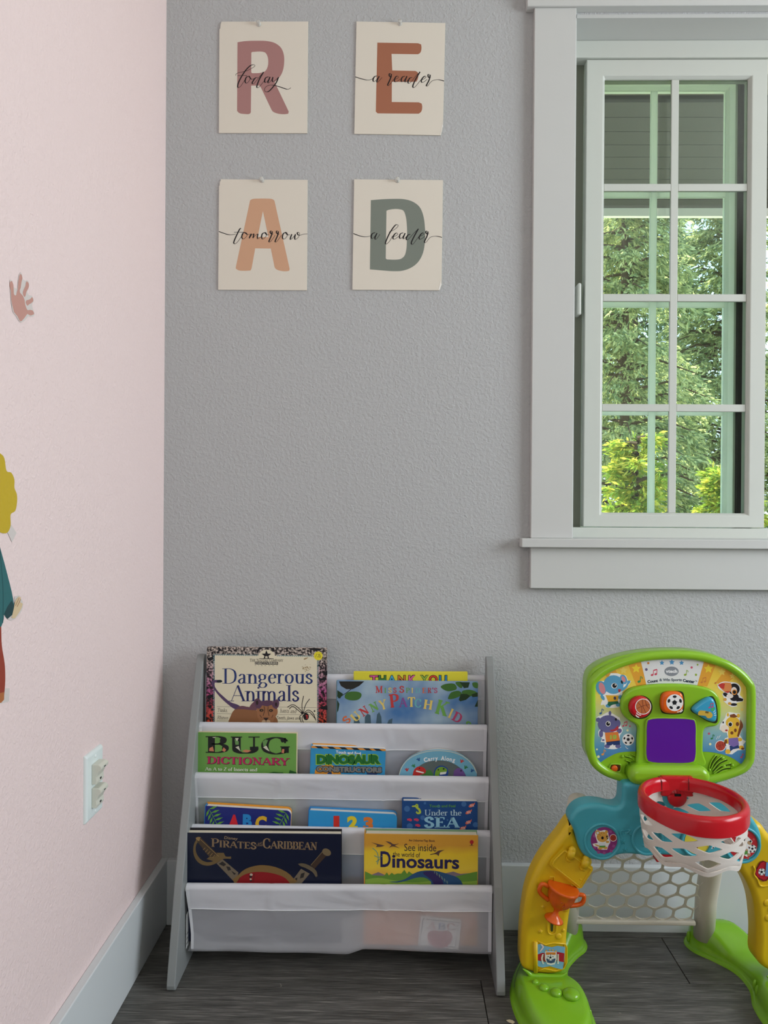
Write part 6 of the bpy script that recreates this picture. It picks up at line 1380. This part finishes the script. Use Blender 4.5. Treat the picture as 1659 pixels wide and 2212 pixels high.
rel.tube([P(x, y, DA_ + .0004) for x, y in catmull(q, 3)], .0016, n=6)
for pts in ([(520, 592), (545, 580), (560, 560)], [(535, 560), (560, 575)], [(545, 590), (568, 602)]):
    rel.tube([P(*T2(p), DA_ + .0004) for p in pts], .0018, n=6)
def star_rel(x, y, r, crop=T2, d=DA_, h=.003, tgt=None):
    pts = [crop(p) for p in star(x, y, r, .5)]; vs = [P(px_, py_, d) for px_, py_ in pts]; cc = P(*crop((x, y)), d + h); n = len(vs)
    (tgt or rel).add(vs + [cc], [[i, (i + 1) % n, n] for i in range(n)])
star_rel(505, 660, 26); star_rel(520, 722, 26); star_rel(795, 748, 16)
rel.build('moulded_relief', Bl, arch, smooth=False)
q = [T2(p) for p in [(832, 700), (845, 688), (872, 692), (880, 710)]]
MB().tube([P(x, y, DA_ + .0006) for x, y in q], .0018, n=6).build('moulded_relief', Bl, arch)
# ---- yellow legs
def dleg(py): return .262 + (.290 - .262) * max(0, min(1, (2105 - py) / 300.0)) - .012
legL = [(715, 60), (640, 150), (600, 215), (530, 300), (450, 402), (375, 515), (305, 650), (252, 800), (220, 950), (200, 1100), (185, 1250), (178, 1400), (175, 1560), (190, 1640), (320, 1690), (480, 1705), (600, 1690), (664, 1630), (667, 1500), (664, 1400), (667, 1290), (690, 1100), (720, 950), (760, 835), (800, 765), (870, 650), (918, 575), (943, 505), (860, 400), (760, 250), (740, 120)]
leg = plate('leg', Ye, legL, 0, .05, toy, r=.013, crop=T3, smooth=3, seg=6, dfun=dleg, back_r=.006)
legR = [(1590, 500), (1700, 560), (1790, 720), (1840, 900), (1850, 1100), (1860, 1330), (1850, 1520), (1780, 1600), (1700, 1600), (1650, 1560), (1640, 1500), (1636, 1400)]
legRp = [(1585, 1850), (1560, 1840), (1592, 1866), (1612, 1901), (1625, 1928.5), (1632.5, 1954), (1636, 1982), (1638.5, 2013), (1638.5, 2040), (1637.5, 2071), (1650, 2092), (1690, 2110), (1735, 2112), (1748, 2085), (1748, 2030), (1738, 1960), (1718, 1895), (1690, 1840), (1660, 1800), (1640, 1778), (1600, 1790)]
legRp = legRp[2:]
lr = plate('leg', Ye, legRp, 0, .05, toy, r=.013, smooth=3, seg=6, dfun=dleg, back_r=.006)
def FL_(py, lift=0): return dleg(py) + lift
yr = MB()
def onleg(p, crop=T3, l=0.0): x, y = crop(p); return P(x, y, dleg(y) + l)
def ytube(pts, r, closed=False, crop=T3, tgt=None): (tgt or yr).tube([onleg(p, crop, .0008) for p in pts], r, n=8, closed=closed)
plq = [(625, 345), (640, 375), (920, 555), (922, 585), (810, 765), (780, 768), (500, 545), (485, 520), (500, 480), (605, 370)]
v = [onleg(p, T3, .006) for p in plq] + [onleg(p, T3, -.004) for p in plq]; n = len(plq)
flap = obj('flap', v, [list(range(n)), list(range(2 * n - 1, n - 1, -1))] + [[i, (i + 1) % n, n + (i + 1) % n, n + i] for i in range(n)], Ye, leg, bevel=.002)
MB().tube([onleg(p, T3, .0065) for p in [(640, 380), (915, 575), (905, 600), (812, 745), (790, 755), (520, 545), (510, 520), (530, 480), (625, 390)]], .0018, n=8, closed=True).build('raised_edge', Ye, flap, smooth=True)
for (x, y) in [(703, 418), (848, 512)]:
    a = onleg((x + 14, y - 44), T3, .010); b_ = onleg((x - 14, y + 44), T3, .010)
    MB().ball(a, .0075, .006, .0075, 12, 8).ball(b_, .0075, .006, .0075, 12, 8).tube([a, b_], .0072, n=12).build('hinge_loop', Ye, flap, smooth=True)
c = onleg((803, 684), T3, .0062); MB().ball(c, .0022, .0012, .0016, 10, 6).build('moulded_dot', Ye, flap, smooth=True)
# slot for the sliding cup
sl = [(455, 1105), (468, 1080), (500, 1070), (535, 1080), (548, 1110), (546, 1220), (530, 1255), (498, 1265), (470, 1255), (456, 1225)]
ytube(catmull(sl, 3, True), .0016, True)
yr.build('raised_edge', Ye, leg, smooth=True)
v = [onleg(p, T3, .0007) for p in [(484, 1060), (520, 1060), (512, 1225), (500, 1240), (486, 1225)]]
obj('slot', v, [[0, 1, 2, 3, 4]], mat('slot_dark_green', (70, 78, 34), .6, .2), leg)
yr = MB()
for (x, y, r) in [(380, 1235, 34), (410, 975, 36)]: star_rel(x, y, r, T3, dleg(T3((x, y))[1]), .004, yr)
for (x, y, r) in [(570, 1285, 22), (620, 1222, 12), (650, 995, 22)]:
    c = onleg((x, y)); yr.ball(c, r / 3400, .002, r / 3400, 10, 6)
for pts in ([(480, 700), (483, 655), (522, 655), (520, 700)], [(705, 775), (706, 745), (735, 750)], [(610, 750), (640, 745)]): yr.tube([onleg(p, T3, .0006) for p in pts], .0016, n=6)
yr.tube([onleg(p, T3, .0004) for p in [(325, 1340), (328, 1660)]], .0046, n=10)
yr.tube([onleg(p, T3, .0) for p in [(350, 1335), (430, 1375), (520, 1355), (640, 1365), (655, 1400), (655, 1560), (630, 1620), (540, 1650), (420, 1625), (350, 1650)]], .0018, n=6)
yr.build('moulded_relief', Ye, leg, smooth=True)
# flag sticker
def FLG(nm, rgb, polys, l): 
    vs = []; fs = []
    for pl in polys:
        tri_ = tessellate_polygon([[Vector((p[0], p[1], 0)) for p in pl]]); n0 = len(vs); vs += [onleg(p, T3, l) for p in pl]
        for t in tri_:
            a, b, c = [vs[n0 + i] for i in t]
            fs.append([n0 + i for i in (t if (b - a).cross(c - a).y < 0 else (t[0], t[2], t[1]))])
    return obj(nm, vs, fs, ink(rgb), leg)
FLG('flag_sticker', (128, 184, 214), [[(333, 1375), (380, 1365), (430, 1388), (500, 1400), (560, 1385), (640, 1398), (632, 1520), (615, 1635), (560, 1625), (480, 1600), (400, 1615), (322, 1590), (332, 1500)]], .0016)
FLG('flag_stripe', (178, 34, 52), [[(340, 1480), (400, 1460), (480, 1475), (560, 1450), (632, 1465), (626, 1558), (550, 1545), (470, 1560), (400, 1550), (330, 1535)]], .0020)
FLG('flag_crest', (238, 236, 228), [[(425, 1445), (550, 1445), (552, 1530), (530, 1580), (490, 1590), (450, 1580), (428, 1530)]], .0024)
FLG('flag_crest', (222, 134, 52), [[(438, 1455), (540, 1455), (540, 1480), (438, 1480)]], .0028)
FLG('flag_crest', (64, 84, 118), [[(440, 1520), (540, 1520), (528, 1562), (490, 1572), (452, 1562)]], .0028)
FLG('flag_crest', (240, 240, 236), [ell(487, 1508, 33)], .0031)
FLG('flag_crest', (28, 28, 32), [star(485, 1508, 13, .8)] + [ell(487 + 26 * math.cos(a), 1508 + 26 * math.sin(a), 6, n=6) for a in (-1.57, -.3, .95, 2.2, 3.45)], .0034)
FLG('flag_crest', (236, 180, 70), [star(x, y, 13) for x, y in [(442, 1438), (478, 1430), (512, 1432), (543, 1442)]], .0030)
FLG('flag_crest', (238, 240, 224), [ell(405 + 10 * math.sin(i * .5) * -1, 1480 + i * 13, 10, 7, 8) for i in range(8)] + [ell(565, 1480 + i * 13, 10, 7, 8) for i in range(8)], .0026)
FLG('flag_crest', (60, 110, 60), [ell(412 + i, 1484 + i * 13, 5, 4, 6) for i in range(7)] + [ell(560 - i, 1484 + i * 13, 5, 4, 6) for i in range(7)], .0030)
FLG('curled_corner', (236, 214, 204), [[(378, 1362), (405, 1372), (418, 1400), (380, 1450), (372, 1440), (400, 1400)]], .0034)
# trophy (turned cup riding in the slot)
tro = empty('trophy', onleg((590, 900), T3, .01)); tro.parent = toy; tro.location = onleg((560, 900), T3, .012) - toy.location
ax_a = onleg((520, 1105), T3, .014); ax_b = onleg((628, 760), T3, .014); ax = (ax_b - ax_a)
h = ax.length; k = h / 1.0
prof = [(.29, 0), (.27, .03), (.20, .08), (.10, .16), (.07, .24), (.10, .32), (.22, .40), (.33, .52), (.41, .72), (.44, .90), (.475, .93), (.475, .985), (.44, 1.0), (.3, .99)]
m = MB().lathe([(r * h * .93, z * h) for r, z in prof], ax_a, ax, 28)
o = m.build('cup', Or, tro, smooth=True)
up = ax.normalized(); sidev = Vector((up.z, 0, -up.x)).normalized()
for s_ in (-1, 1):
    c0 = ax_a + up * h * .88 + sidev * s_ * h * .41; c1 = ax_a + up * h * .90 + sidev * s_ * h * .60; c2 = ax_a + up * h * .66 + sidev * s_ * h * .60; c3 = ax_a + up * h * .50 + sidev * s_ * h * .30
    MB().tube([Vector(p) for p in catmull([tuple(c0), tuple(c1), tuple(c2), tuple(c3)], 5)], .0042, n=8).build('handle', Or, tro, smooth=True)
fo = ax_a + up * h * .62 + Vector((0, -h * .37, 0))
MB().tube([fo + Vector((-.004, .0, .006)), fo + Vector((.002, -.0005, .007)), fo + Vector((.004, 0, .0)), fo + Vector((.0, .002, -.004))], .0016, n=6).ball(fo + Vector((-.002, .004, -.010)), .002, .002, .001, 8, 5).build('engraved_mark', plastic('orange_dark_plastic', (186, 72, 12)), tro)
# right leg ticket sticker
def FR(nm, rgb, polys, l):
    vs = []; fs = []
    for pl in polys:
        pl = [T4(p) for p in pl]; tri_ = tessellate_polygon([[Vector((p[0], p[1], 0)) for p in pl]]); n0 = len(vs); vs += [P(p[0], p[1], dleg(p[1]) + l) for p in pl]
        for t in tri_:
            a, b, c = [vs[n0 + i] for i in t]
            fs.append([n0 + i for i in (t if (b - a).cross(c - a).y < 0 else (t[0], t[2], t[1]))])
    return obj(nm, vs, fs, ink(rgb), lr)
FR('ticket_sticker', (120, 28, 36), [[(1490, 140), (1560, 10), (1600, -5), (1760, 60), (1740, 120), (1640, 240), (1600, 245), (1520, 200)]], .0014)
FR('ticket_sticker', (190, 34, 48), [[(1508, 140), (1570, 25), (1605, 10), (1740, 65), (1720, 110), (1635, 222), (1604, 226), (1535, 190)]], .0018)
FR('ticket_print', (240, 240, 236), [ell(1585, 130, 42)], .0022)
FR('ticket_print', (28, 28, 32), [star(1583, 130, 17, .8)] + [ell(1585 + 33 * math.cos(a), 130 + 33 * math.sin(a), 8, n=6) for a in (-1.57, -.3, .95, 2.2, 3.45)], .0026)
FR('ticket_sticker', (110, 160, 204), [[(1625, 180), (1640, 15), (1800, 40), (1790, 200)]], .0030)
v = MB(); v.tube([P(*T4(p), dleg(T4(p)[1]) + .0006) for p in catmull([(1480, 60), (1500, 100), (1490, 160), (1530, 215), (1560, 290), (1620, 300), (1700, 280)], 4)], .002, n=8)
for (x, y) in [(1645, 500), (1660, 680), (1700, 580)]: v.ball(P(*T4((x, y)), dleg(T4((x, y))[1])), .007, .0022, .007, 10, 6)
v.build('raised_edge', Ye, lr, smooth=True)
# ---- green feet: one long foot each side, running from the rear post out to the front
def foot_base(pts, sgn):
    pts = catmull(pts, 5, True); n = len(pts); vs = []; fs = []
    def hgt(x, d): return .036 * math.exp(-((d - .29) / .10) ** 2) + .050 * math.exp(-((d - .075) / .055) ** 2) + .004
    lev = [(0, -.004, 0), (.0, -.002, .004), (.0, .0015, .0065), (0, .004, .0068), (1, .0052, .35), (1, .0075, .68), (1, .012, .88), (1, .017, .97), (1, .022, 1.0)]
    for (rel_, ins, zz) in lev:
        for (x, d) in offset(pts, ins):
            z = zz if not rel_ else .0068 + hgt(x, d) * zz
            vs.append((x, -d, z))
    L_ = len(lev)
    for k in range(L_ - 1):
        for i in range(n): fs.append([k * n + i, k * n + (i + 1) % n, (k + 1) * n + (i + 1) % n, (k + 1) * n + i])
    top = offset(pts, .022)
    # fill top with a medial fan strip so that the height varies along the foot
    for t in tessellate_polygon([[Vector((x, d, 0)) for x, d in top]]): fs.append([(L_ - 1) * n + i for i in t])
    o = obj('foot', vs, fs, GD, toy, smooth=True)
    import bmesh
    bm = bmesh.new(); bm.from_mesh(o.data)
    bmesh.ops.recalc_face_normals(bm, faces=bm.faces)
    bm.to_mesh(o.data); bm.free(); o.data.polygons.foreach_set('use_smooth', [True] * len(o.data.polygons))
    return o
fl = [(.243, .20), (.231, .26), (.236, .33), (.258, .378), (.292, .400), (.335, .396), (.364, .365), (.372, .32), (.368, .27), (.352, .22), (.356, .165), (.385, .12), (.412, .09), (.420, .058), (.405, .030), (.372, .022), (.340, .035), (.305, .08), (.268, .14)]
ft = foot_base(fl, 1); ft2 = foot_base([(1.062 - x, d) for x, d in fl], -1)
b1 = MB()
for (x, y, rx, rz_) in [(325, 1768, .0065, .0045), (415, 1828, .0095, .006), (545, 1880, .0110, .007), (705, 1898, .0165, .009)]:
    c_ = T3((x, y)); z_ = .04
    for _i in range(8): d_ = -PZ(c_[0], c_[1], z_).y; z_ = .0108 + .036 * math.exp(-((d_ - .29) / .10) ** 2) + .050 * math.exp(-((d_ - .075) / .055) ** 2)
    b1.ball(PZ(c_[0], c_[1], z_ + .001), rx, rx * 1.05, rz_, 16, 8)
b1.build('moulded_bump', GD, ft, smooth=True)
# grass tufts moulded on the foot edges
b2 = MB()
for (x, y) in [(165, 1900), (155, 1850), (215, 2040), (240, 2060), (275, 2085), (320, 2140), (890, 2080), (905, 2120)]:
    c_ = T3((x, y)); a = PZ(c_[0], c_[1], .02); b2.ball(a, .0035, .004, .011, 8, 6)
b2.build('grass_relief', GD, ft, smooth=True)
b3 = MB(); c_ = T4((1240, 890)); b3.lathe([(.022, -.02), (.022, .006), (.018, .010), (.015, .008), (.001, .008)], PZ(c_[0], c_[1], .034), (0, 0, 1), 24)
for (x, y) in [(1280, 1075), (1345, 1105), (1500, 1490), (1530, 1560), (1565, 1630), (705, 905), (760, 910), (1000, 1010), (1060, 1020)]:
    c2_ = T4((x, y)); b3.ball(PZ(c2_[0], c2_[1], .02), .0045, .005, .012, 8, 6)
b3.build('moulded_bump', GD, ft2, smooth=True)
# collar round each leg
for (sx, f_) in ((.0, ft), (1, ft2)):
    pts = [(190, 1628), (250, 1668), (275, 1695), (330, 1706), (370, 1704), (480, 1714), (600, 1704), (655, 1668)]
    w_ = []
    for p in pts:
        px_, py_ = T3(p); q_ = P(px_, py_, dleg(py_) + .002); w_.append(q_)
    if sx: w_ = [Vector((1.062 - q_.x, q_.y, q_.z)) for q_ in w_]
    cq_ = [Vector(p) for p in catmull([tuple(q_) for q_ in w_], 3)]
    MB().tube(cq_, [.0055 * min(1, .15 + 1.2 * math.sin(math.pi * i / (len(cq_) - 1))) for i in range(len(cq_))], n=8).build('collar', GD, f_, smooth=True)
# ---- rear posts and honeycomb goal net
for (xb, xt) in ((.378, .375), (.671, .668)):
    MB().tube([(xb, -.082, .030), (xb + (xt - xb) * .3, -.095, .12), (xt, -.15, .28), (xt, -.19, .36)], [.0215, .0225, .0235, .023], n=20, flat=1.0).build('rear_post', Cr, toy, smooth=True)
net = empty('goal_net', (.51, -.11, .06)); net.parent = toy; net.location = Vector((.51, -.11, .06)) - toy.location
nx0, nx1 = P(1247, 1988, .095).x, P(1496, 1990, .095).x
zb_ = P(1370, 1994, .095).z
MB().box(nx0 - .012, nx1 + .004, -.105, -.089, zb_, zb_ + .010).build('bottom_bar', Cr, net, bevel=.003)
px_ = .0415; pz_ = .0315
zc0 = P(1380, 1968.5, .10).z; xc0 = P(*T4((395, 600)), .10).x
vs = []; fs = []
def npos(x, z): return Vector((x, -.097 - max(0, z - .07) * .42, z))
for r_ in range(9):
    for c__ in range(-8, 8):
        cx_ = xc0 + c__ * px_ + (px_ / 2 if r_ % 2 else 0); cz_ = zc0 + r_ * pz_
        if cx_ < nx0 - .022 or cx_ > nx1 + .002 or cz_ > .335: continue
        R1z = pz_ * 2 / 3; out_, inn = [], []
        for i in range(6):
            a = math.pi / 2 + i * math.pi / 3
            ox, oz = math.cos(a) / math.cos(math.pi / 6) * px_ / 2, math.sin(a) * R1z
            out_.append((cx_ + ox, cz_ + oz))
        def ins(k_, rr):
            res_ = []
            for i in range(6):
                a0, a1, a2 = out_[i - 1], out_[i], out_[(i + 1) % 6]
                for (A0, t) in ((a0, .16), (a2, .16)):
                    qx = a1[0] + (A0[0] - a1[0]) * t; qz = a1[1] + (A0[1] - a1[1]) * t
                    res_.append((cx_ + (qx - cx_) * k_, cz_ + (qz - cz_) * k_))
            return res_
        inn = ins(.875, 0)
        clampx = lambda x: min(max(x, nx0 - .012), nx1 + .003)
        n0 = len(vs)
        vs += [npos(clampx(x), z) for x, z in out_]; vs += [npos(clampx(x), z) for x, z in inn]
        for i in range(6):
            a = n0 + i; b = n0 + (i + 1) % 6; p1 = n0 + 6 + 2 * i; p2 = n0 + 6 + 2 * i + 1; p3 = n0 + 6 + (2 * i + 2) % 12
            fs.append([a, p1, p2]); fs.append([a, p2, p3, b])
o = obj('honeycomb_mesh', vs, fs, Cr, net)
import bmesh
bm = bmesh.new(); bm.from_mesh(o.data); bmesh.ops.remove_doubles(bm, verts=bm.verts, dist=.0004); bmesh.ops.dissolve_degenerate(bm, edges=bm.edges, dist=1e-5); bmesh.ops.recalc_face_normals(bm, faces=bm.faces); bm.to_mesh(o.data); bm.free()
md = o.modifiers.new('solid', 'SOLIDIFY'); md.thickness = .0022; md.offset = 0
c = P(*T2((825, 783)), .275)
MB().box(c.x - .017, c.x + .017, -.285, -.262, c.z - .006, c.z + .012).build('net_clip', Re, toy, bevel=.003)
MB().box(P(*T3((676, 60)), .27).x, P(*T3((716, 60)), .27).x, -.275, -.262, P(*T3((690, 104)), .27).z, P(*T3((690, 60)), .27).z).build('joint_gap', mat('joint_black', (18, 18, 20), .6, .2), toy)
# ---- hoop
RC = Vector((.5245, -.392, 0)); RZ = P(1465, 1678, .300).z
ra, rb = .0905, .103
hoop = empty('hoop', (RC.x, RC.y, RZ - .02)); hoop.parent = toy; hoop.location = Vector((RC.x, RC.y, RZ - .02)) - toy.location
def ring_pt(t, r, z): return Vector((RC.x + (ra + r) * math.cos(t), RC.y + (rb + r) * math.sin(t), z))
def band(t0, t1, name, m, par, hf, n=72, th=.013, closed=True):
    vs = []; fs = []; k = 0
    for i in range(n + (0 if closed else 1)):
        t = t0 + (t1 - t0) * i / n; h_ = hf(t)
        sec = [(-.0005, -h_), (-.001, -.006), (-.003, -.0015), (-.0065, 0), (-.010, -.0015), (-.0125, -.006), (-.0125, -h_ + .004), (-.0105, -h_ + .004), (-.010, -.012), (-.0035, -.012), (-.0025, -h_)]
        sec = [(-.0, -h_), (.0, -.009), (-.0015, -.004), (-.0045, -.001), (-.0075, 0), (-.0105, -.001), (-.0135, -.004), (-.015, -.009), (-.0155, -h_ + .003), (-.0135, -h_ + .003), (-.013, -.012), (-.003, -.012), (-.0025, -h_)]
        k = len(sec); vs += [ring_pt(t, r, RZ + z) for r, z in sec]
    N_ = n if closed else n
    cnt = n if closed else n + 1
    for i in range(n):
        i2 = (i + 1) % cnt
        for j in range(k): fs.append([i * k + j, i * k + (j + 1) % k, i2 * k + (j + 1) % k, i2 * k + j])
    o = obj(name, vs, fs, m, par, smooth=True)
    bm = bmesh.new(); bm.from_mesh(o.data); bmesh.ops.recalc_face_normals(bm, faces=bm.faces); bm.to_mesh(o.data); bm.free(); o.data.polygons.foreach_set('use_smooth', [True] * len(o.data.polygons))
    md = o.modifiers.new('e', 'EDGE_SPLIT'); md.split_angle = .9
    return o
def hfun(t):      # taller at the front (t=-90deg) and at the rear mount
    return .027 + .006 * math.exp(-((math.sin(t) + 1) / .35) ** 2)
rim_ = band(0, 2 * math.pi, 'rim', Re, hoop, hfun)
# rear hinge block and tab between rim and backboard
y_r = RC.y + rb
mt = MB(); mt.box(.531 - .030, .531 + .030, y_r - .016, y_r + .003, RZ - .036, RZ + .001)
mount = mt.build('mount', Re, hoop, bevel=.003)
MB().box(.531 - .045, .531 + .045, y_r - .002, -DB - .012, RZ - .020, RZ + .006).build('mount_plate', plastic('dark_red_plastic', (150, 30, 28)), hoop, bevel=.002)
tb = MB(); tb.lathe([(.018, 0), (.018, .004), (.016, .006)], (.531, y_r - .010, RZ - .038), (0, -1, 0), 24); tb.build('mount_tab', Re, mount, smooth=True)
MB().box(.531 - .006, .531 + .006, y_r - .0168, y_r - .0158, RZ - .035, RZ - .030).build('slot', mat('slot_black', (16, 14, 16), .6, .2), mount, bevel=.0004)
for s_ in (-1, 1):
    x_ = .531 + s_ * .027
    MB().box(x_ - .002, x_ + .002, y_r - .0175, y_r - .0155, RZ - .024, RZ - .010).build('clip', plastic('clip_red', (140, 14, 24)), mount, bevel=.0005)
    MB().tube([ring_pt(math.pi / 2 - s_ * .34, .0006, RZ - .022), ring_pt(math.pi / 2 - s_ * .34, .0006, RZ - .006), ring_pt(math.pi / 2 - s_ * .34, -.0075, RZ + .0006), ring_pt(math.pi / 2 - s_ * .34, -.0152, RZ - .006), ring_pt(math.pi / 2 - s_ * .34, -.0152, RZ - .022)], .0011, n=6).build('joint_line', plastic('joint_red', (110, 10, 18)), rim_)
# blue bracket seen inside the basket
plate('bracket', Bl, [(312, 305), (630, 305), (628, 400), (590, 455), (540, 470), (455, 470), (450, 540), (380, 520), (310, 430)], .299, .008, arch, r=.003, crop=TR, smooth=2)
# net: basket with diamond openings
NZ0 = RZ - .018; NH = .080
def netp(t, v):
    sh = (1 - .11 * v * v); wob = -.0045 * math.cos(7 * (t - .12 - math.pi / 7)) * max(0, (v - .7) / .3)
    return Vector((RC.x + (ra - .004) * sh * math.cos(t), RC.y + (rb - .004) * sh * math.sin(t) - 0.0, NZ0 - NH * v - wob))
vs = []; fs = []
NC = 7; rows = [(.30, .19), (.56, .19), (.80, .17)]
def quadgrid(t0, t1, v0, v1, nu=4):
    n0 = len(vs)
    for j in range(2):
        for i in range(nu + 1): vs.append(netp(t0 + (t1 - t0) * i / nu, (v0, v1)[j]))
    for i in range(nu): fs.append([n0 + i, n0 + i + 1, n0 + nu + 1 + i + 1, n0 + nu + 1 + i])
dt_ = 2 * math.pi / NC
VT, VB = .12, .92; hv = (VB - VT) / 5.0     # five interlocking half rows of diamonds
quadgrid(0, 2 * math.pi, 0, VT, 72)
for r_ in range(0, 6):
    vc = VT + hv * r_
    for c__ in range(NC):
        tc = (c__ + (.5 if r_ % 2 else 0)) * dt_ + .12
        top, bot = max(VT, vc - hv), min(VB, vc + hv)
        cell = [(tc - dt_ / 2, vc), (tc, top), (tc + dt_ / 2, vc), (tc, bot)]
        if r_ == 0: cell = [(tc - dt_ / 2, vc), (tc, vc), (tc + dt_ / 2, vc), (tc, bot)]
        if r_ == 5: cell = [(tc - dt_ / 2, vc), (tc, top), (tc + dt_ / 2, vc), (tc, vc)]
        cx__ = tc; cy__ = sum(p[1] for p in cell) / 4
        solid_ = r_ in (0, 5)
        den = 5
        edge = []
        for i in range(4):
            a, b = cell[i], cell[(i + 1) % 4]
            for q_ in range(den): edge.append((a[0] + (b[0] - a[0]) * q_ / den, a[1] + (b[1] - a[1]) * q_ / den))
        if solid_:
            n0 = len(vs); vs += [netp(*p) for p in edge] + [netp(cx__, cy__)]; m_ = len(edge)
            for i in range(m_): fs.append([n0 + i, n0 + (i + 1) % m_, n0 + m_])
        else:
            k1 = .62; inner = []
            for (a, b) in edge:
                dx, dy = (a - cx__), (b - cy__)
                f_ = k1 * (1 - .10 * max(abs(dx) / (dt_ / 2), abs(dy) / hv) ** 6)
                inner.append((cx__ + dx * f_, cy__ + dy * f_))
            n0 = len(vs); m_ = len(edge); vs += [netp(*p) for p in edge] + [netp(*p) for p in inner]
            for i in range(m_): fs.append([n0 + i, n0 + (i + 1) % m_, n0 + m_ + (i + 1) % m_, n0 + m_ + i])
quadgrid(.0, 2 * math.pi, VB, 1.0, 72)
o = obj('basket_net', vs, fs, Wh, hoop)
bm = bmesh.new(); bm.from_mesh(o.data); bmesh.ops.remove_doubles(bm, verts=bm.verts, dist=.0003); bmesh.ops.dissolve_degenerate(bm, edges=bm.edges, dist=1e-5); bmesh.ops.recalc_face_normals(bm, faces=bm.faces); bm.to_mesh(o.data); bm.free()
o.data.polygons.foreach_set('use_smooth', [True] * len(o.data.polygons))
md = o.modifiers.new('solid', 'SOLIDIFY'); md.thickness = .0026; md.offset = 0
md = o.modifiers.new('e', 'EDGE_SPLIT'); md.split_angle = .7
# small paint flake on the floor
c_ = C6((1588, 1430)); q_ = PZ(c_[0], c_[1], .0004)
v = [q_ + Vector((dx, dy, .0006)) for dx, dy in [(-.008, .004), (-.002, .006), (.004, .004), (.007, -.001), (.003, -.005), (-.004, -.001)]]; v += [Vector((p.x, p.y, .0001)) for p in v]
o = obj('paint_flake', v, [list(range(6))[::-1], list(range(6, 12))] + [[i, (i + 1) % 6, 6 + (i + 1) % 6, 6 + i] for i in range(6)], mat('flake_cream', (226, 214, 184), .7, .2))
tag(o, 'cream paper scrap on the floor by the green toy foot', 'scrap')
